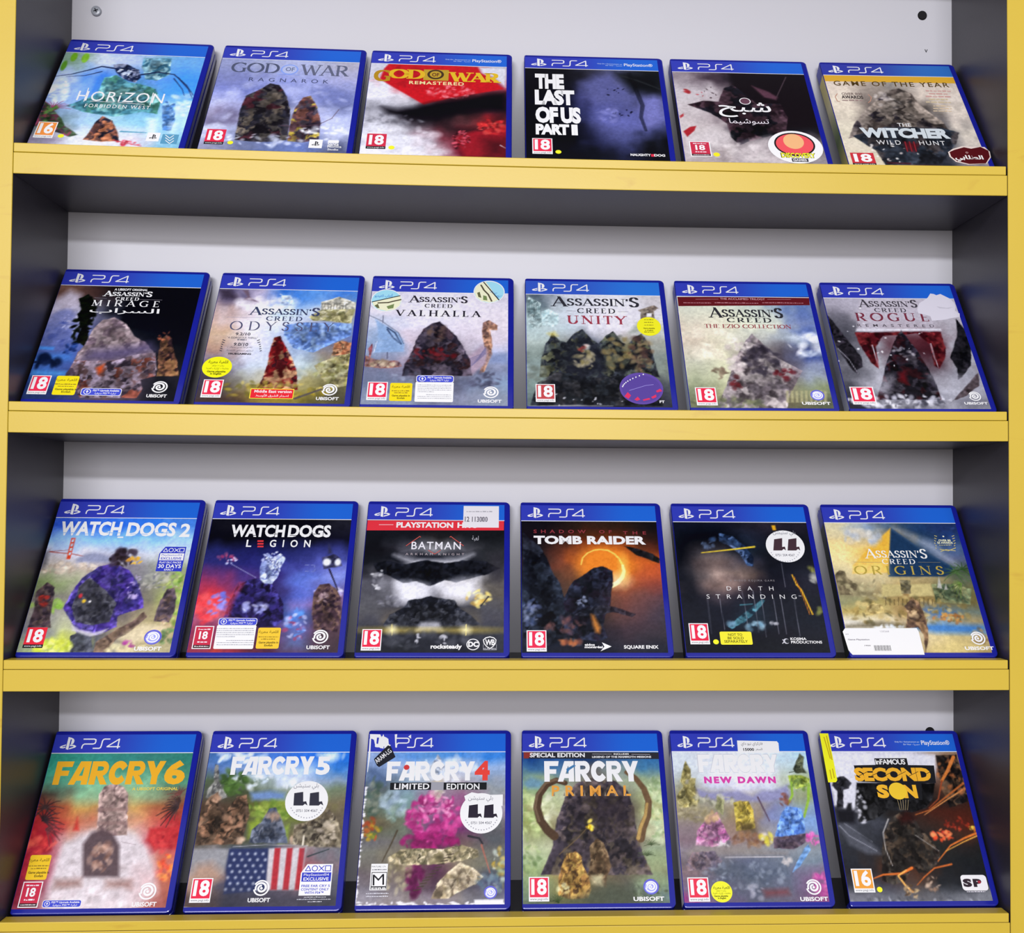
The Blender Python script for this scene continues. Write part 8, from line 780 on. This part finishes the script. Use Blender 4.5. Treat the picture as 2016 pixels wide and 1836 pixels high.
  'parts': [('title_lettering',True,None,[('t','FARCRY',24.26,127.1,78.16,19.02,'#b4b6be',0,'f',1,0,2),('t','FARCRY',25.02,127.53,76.73,18.14,'#d6d8e0',0,'f',1,0,3),('t','NEW DAWN',29.06,116.42,68.27,6.74,'#c03c94',0.06,'g',1.35,0,2)]),('rating_label',True,None,[('pegi','18','#cc3048','w',4.86,5.28,23.57,26.96)]),('language_label',True,None,[('e','#e0dc30',34.61,13.95,9.51,9.51,1),('t','اللعبة معربة',27.45,15.68,14.81,3.28,'#3a3810',0.01,'a',1,0,2),('t','تتضمن قوائم',29.95,13.76,8.7,1.92,'#3a3810',0,'a',1,0,2),('t','وتعليمات باللغة العربية',26.81,11.35,15.44,2.11,'#3a3810',0,'a',1,0,2),('t','Game playable',27.57,9.44,12.34,1.34,'#2c2a08',0.03,'l',1,0,2),('t','in English',30.74,7.52,7.22,1.34,'#2c2a08',0.03,'l',1,0,2)]),('publisher_logo',True,None,[('u','new',104.31,5.11,129.31,24.6)]),('price_sticker',False,'white price label',[('p','#dcd9de',[(64.91,160.32),(103.76,159.48),(105.06,157.43),(104.5,147.28),(64.49,147.69)],1),('t','فاركراي نيو داي',68.39,154.15,20.98,4.52,'#3c3a40',0,'a',1,0,2),('t','15000',69.92,149.44,10.46,2.92,'#1c1a20',0.03,'g',1,0,2),('t','السعر',81.73,149.39,6.71,3.15,'#2c2a30',0,'a',1,0,2)])]},
 {'row': 3,
  'x': 729.92,
  'label': 'game case with black street cover, orange title and yellow edge strip, lowest shelf',
  'spine': '#1a1a1c #121214',
  'grid': ['#c8c8d2 #c8c8d2 #c4c4ce #b8b4bc #8c7460','#c4c4d0 #7c7c84 #4c4c50 #7c7c84 #8c6854','#a8a8b4 #4c4c50 #2c2c2e #54545a #7c5844','#9c9ca8 #3c3c40 #242426 #34302e #5c4034','#5c5c64 #2c2c30 #262628 #2c2624 #3c2c28','#44464c #34363a #2c2624 #4c2c24 #4c2c24','#4c4e56 #44464e #34302e #44302a #542c24','#404248 #34363c #302c2c #34302e #4c342a','#34363c #34363c #34302e #30302e #302c2c','#303238 #40342e #3c2c26 #2c2c2c #282a2c','#2c2e34 #4c342a #4c342a #2a2a2c #26282c','#3c3e44 #44424a #54443c #2c2e32 #2c2e34','#6c6c74 #64666e #5c5a5c #54565c #74767c'],
  'ops': [('P','#cfcfd8',3,[(5.58,146.13),(108.31,145.63),(106.53,132.68),(100.7,116.49),(26.31,116.95),(19.92,87.7),(0.7,94.52),(1.96,114.81)],0.9),('K','#2c2c30 #3c3c42 #1c1c20',[(5.3,121.67),(14.23,122.76),(20.86,116.98),(16.58,111.3),(12.58,110.19),(8.9,92.23),(3.16,90.04),(5.69,107.97),(3.05,114.81)],24,1.5),('P','#2c2c30',2,[(12.13,92.2),(14.53,96.65),(17.76,96.63),(16.9,88.83),(11.34,87.77)],1),('P','#24242a',5,[(2.08,90.05),(20.32,89.92),(17.93,76.7),(1.95,76.83)],1),('K','#1c1c1e #28282a #343436 #121214',[(26.31,116.95),(101.79,116.48),(96.06,100.58),(88.65,91.64),(72.58,87.31),(51.5,89.69),(36.89,80.94),(21.32,77.77),(21.53,96.6)],50,1.5),('B','#c8c8d0 #8c8c94',26.1,92.1,4.3,16.73,20,2,0.7),('K','#1c1a1c #34302e #5c4a3c #2c2624',[(108.05,144.44),(129.53,145.53),(129.81,132.56),(133.12,113.99),(128.19,98.1),(110.31,91.49),(106.76,114.16),(107.69,128.01)],34,1.5),('L','#c07840',3.4,2.6,[(125.62,143.17),(116.8,129.12),(108.9,118.74)],1),('L','#a06038',2,0.8,[(129.27,116.31),(109.64,102.74),(90.33,89.4),(76.42,85.06)],1),('L','#c88c58',1.4,0.6,[(126.53,109.45),(108.86,99.36),(85.04,84.99)],1),('L','#8c4c34',1.6,0.8,[(108.9,118.74),(101.5,100.54),(90.82,91.63)],1),('B','#8c5a3c #b8784c',119.34,120.98,13.26,20.88,36,2,0.55),('P','#54565e',4,[(1.95,76.83),(10.47,76.76),(33.82,53.85),(36.79,47.44),(24.2,47.56),(8.94,56.22)],1),('L','#8c8e98',0.8,0.6,[(2.64,74.64),(10.47,64.8),(33.2,50.66)],1),('L','#7c7e88',0.6,0.5,[(7.28,76.79),(30.62,59.24)],1),('P','#3c3e44',4,[(17.33,73.43),(33.06,77.68),(34.21,61.36),(26.4,59.28)],0.7),('K','#34302e #44403c #2a2624 #54493f #241f1e',[(33.14,23.42),(38.88,52.74),(44.38,69.94),(54.25,81.91),(65.27,88.47),(74.03,83.97),(77.29,74.03),(84.05,60.93),(92.25,50.12),(89.04,40.6),(76.23,30.23),(67.88,30.32),(64.22,37.68),(53.87,23.2),(43.71,19.19),(37.91,21.3)],80,1.5),('L','#c8c4c0',1.2,0.6,[(49.74,80.84),(42.35,67.78),(41.83,51.65),(45.18,36.82)],0.7),('L','#b0aca8',0.8,0.5,[(72.22,65.36),(83.1,56.63),(91.19,50.13)],0.7),('P','#3c1c1a',6,[(59.61,81.87),(68.51,88.45),(75.72,81.74),(71.79,78.47),(61.7,76.35)],0.8),('B','#d85838 #c83c34 #e8885c',97.79,65.14,9.63,5.43,34,2,0.7),('B','#b04834 #8c3428',114.24,75.93,11.83,6.6,24,1.8,0.6),('L','#c8743c',2.2,0.8,[(130.38,67.04),(118.63,62.79),(103.01,55.38),(87.99,40.61)],1),('L','#d8a050',1.2,0.6,[(130.91,64.86),(115.46,58.49),(97.54,50.07)],1),('L','#b86838',1.6,0.6,[(100,37.86),(83.43,34.34),(72.19,26.12),(64.4,18.97)],1),('L','#c87038',2.6,0.8,[(62.51,34.55),(52.04,29.44),(35.19,28.57),(24.02,24.54)],1),('L','#e8a860',1.2,1.8,[(56.85,32.52),(48.49,27.4),(53.84,18.05),(58.96,12.88)],1),('B','#a89070 #c8ac80 #5c4a3a',57.41,12.89,6.21,6.12,24,1.6,0.7),('B','#c8b09c #8c7464',80.18,19.83,7.28,6.18,14,2,0.6),('B','#d8c050 #c87838',128.23,71.43,4.28,5.47,12,1.6,0.7),('P','#7c7e86',12,[(2.3,7.41),(51.29,5.85),(93.15,8.43),(133.75,9),(131.67,0.89),(1.36,2.17)],0.6),('B','#a8aab4 #54565e',61.13,3.71,61.8,4.04,60,1.8,0.5)],
  'banner': ('#2b35a0','#1a59bc',(6.5,152.2,21.6,165.2),(27,153.6,61.5,163),[('t','PlayStation®',97,156,28,4.4,'#dfe6f6',0.01,'l',1,0,2),('t','Only On • Exclusivement sur',71,158.4,24.5,1.5,'#b8c8ee',0,'l',1,0,2),('t','حصريا - Nur für',79,155.2,16.5,2.1,'#b8c8ee',0,'a',1,0,2)]),
  'parts': [('title_lettering',True,None,[('p','#16161a',[(47.66,141.79),(79.44,141.99),(79.52,134.94),(47.75,134.75)],1),('p','#16161a',[(26.42,134.52),(56.14,135.29),(104.7,134.45),(102.67,116.48),(65.51,116.13),(27.61,118.09)],1),('p','#16161a',[(45.95,116.83),(88.63,116.56),(86.03,99.52),(44.84,99.8)],1),('t','inFAMOUS',48.22,135.49,28.98,5.4,'#e8e6ec',0.02,'g',0.9,0,2),('t','SECOND',25.49,118.45,73.99,13.64,'#d89c28',0.06,'g',0.98,0,2),('t','S',44.07,101.46,11.4,13.38,'#d8a028',0.06,'g',1,0,2),('t','N',69.55,101.28,13.05,13.39,'#d8a028',0.06,'g',1,0,2),('e','#e0b02c',64.17,108.49,8.5,8.5,2.5),('l','#8c7c5c',0.4,[(62.16,99.68),(62.81,89.6)],2),('l','#8c7c5c',0.4,[(64.76,99.67),(64.53,89.59)],2),('l','#8c7c5c',0.4,[(67.37,99.65),(66.26,89.58)],2),('l','#8c7c5c',0.4,[(69.97,99.63),(67.98,89.57)],2),('l','#8c7c5c',0.4,[(72.57,99.61),(69.71,89.55)],2),('l','#16161a',0.5,[(29.75,123.82),(39.38,128.4)],3),('l','#16161a',0.5,[(41.8,123.75),(51.47,128.33)],3),('l','#16161a',0.5,[(53.86,123.68),(63.57,128.26)],3),('l','#16161a',0.5,[(65.93,123.61),(75.69,128.19)],3),('l','#16161a',0.5,[(78.02,123.54),(87.81,128.12)],3),('l','#16161a',0.5,[(90.12,123.47),(99.96,128.05)],3)]),('rating_label',True,None,[('pegi','16','#d08c34','w',6.08,12.43,25,34.08),('e','#e6dc28',29.23,15.04,2.47,2.47,1)]),('publisher_logo',True,None,[('r','#d8d2dc',105.26,13.6,128.91,27.83,3,1),('t','S',106.58,16.93,8.13,7.42,'#2a1f28',0.07,'g',1,0,2),('t','P',115.93,16.84,7.83,7.42,'#2a1f28',0.07,'g',1,0,2),('e','#8c2434',121.72,21.25,1.46,1.46,3),('d','#c8c4cc',108.28,12.25,125.19,1.02,1)]),('edge_strip',False,'yellow strip label',[('p','#e4d420',[(-1.62,167.89),(6.99,167.86),(7.96,119.35),(6.2,117.3),(-1.13,117.12)],1),('l','#a88c18',0.9,[(2.21,164.02),(4.79,141.42)],2),('l','#a88c18',0.9,[(4.87,165.21),(6.25,140.24)],2),('l','#a88c18',0.9,[(2.51,129.76),(2.71,120.53)],2),('l','#a88c18',0.9,[(5.23,130.91),(5.52,121.66)],2)])]},
]

def build_cases():
    keys = set()
    def scan(items):
        for it in items:
            if it[0] == 't' and it[8] not in 'sf': keys.add((it[1], it[7], it[9]))
    for d in COVERS:
        scan(d['banner'][4])
        for p in d['parts']: scan(p[3])
    keys |= {('UBISOFT', .03, 1), ('18', .036, .95), ('16', .036, .95), ('18', .03, .95), ('www.pegi.info', 0, 1)}
    prepare_text(sorted(keys))
    for k, d in enumerate(COVERS): game_case(d, k)
build_cases()
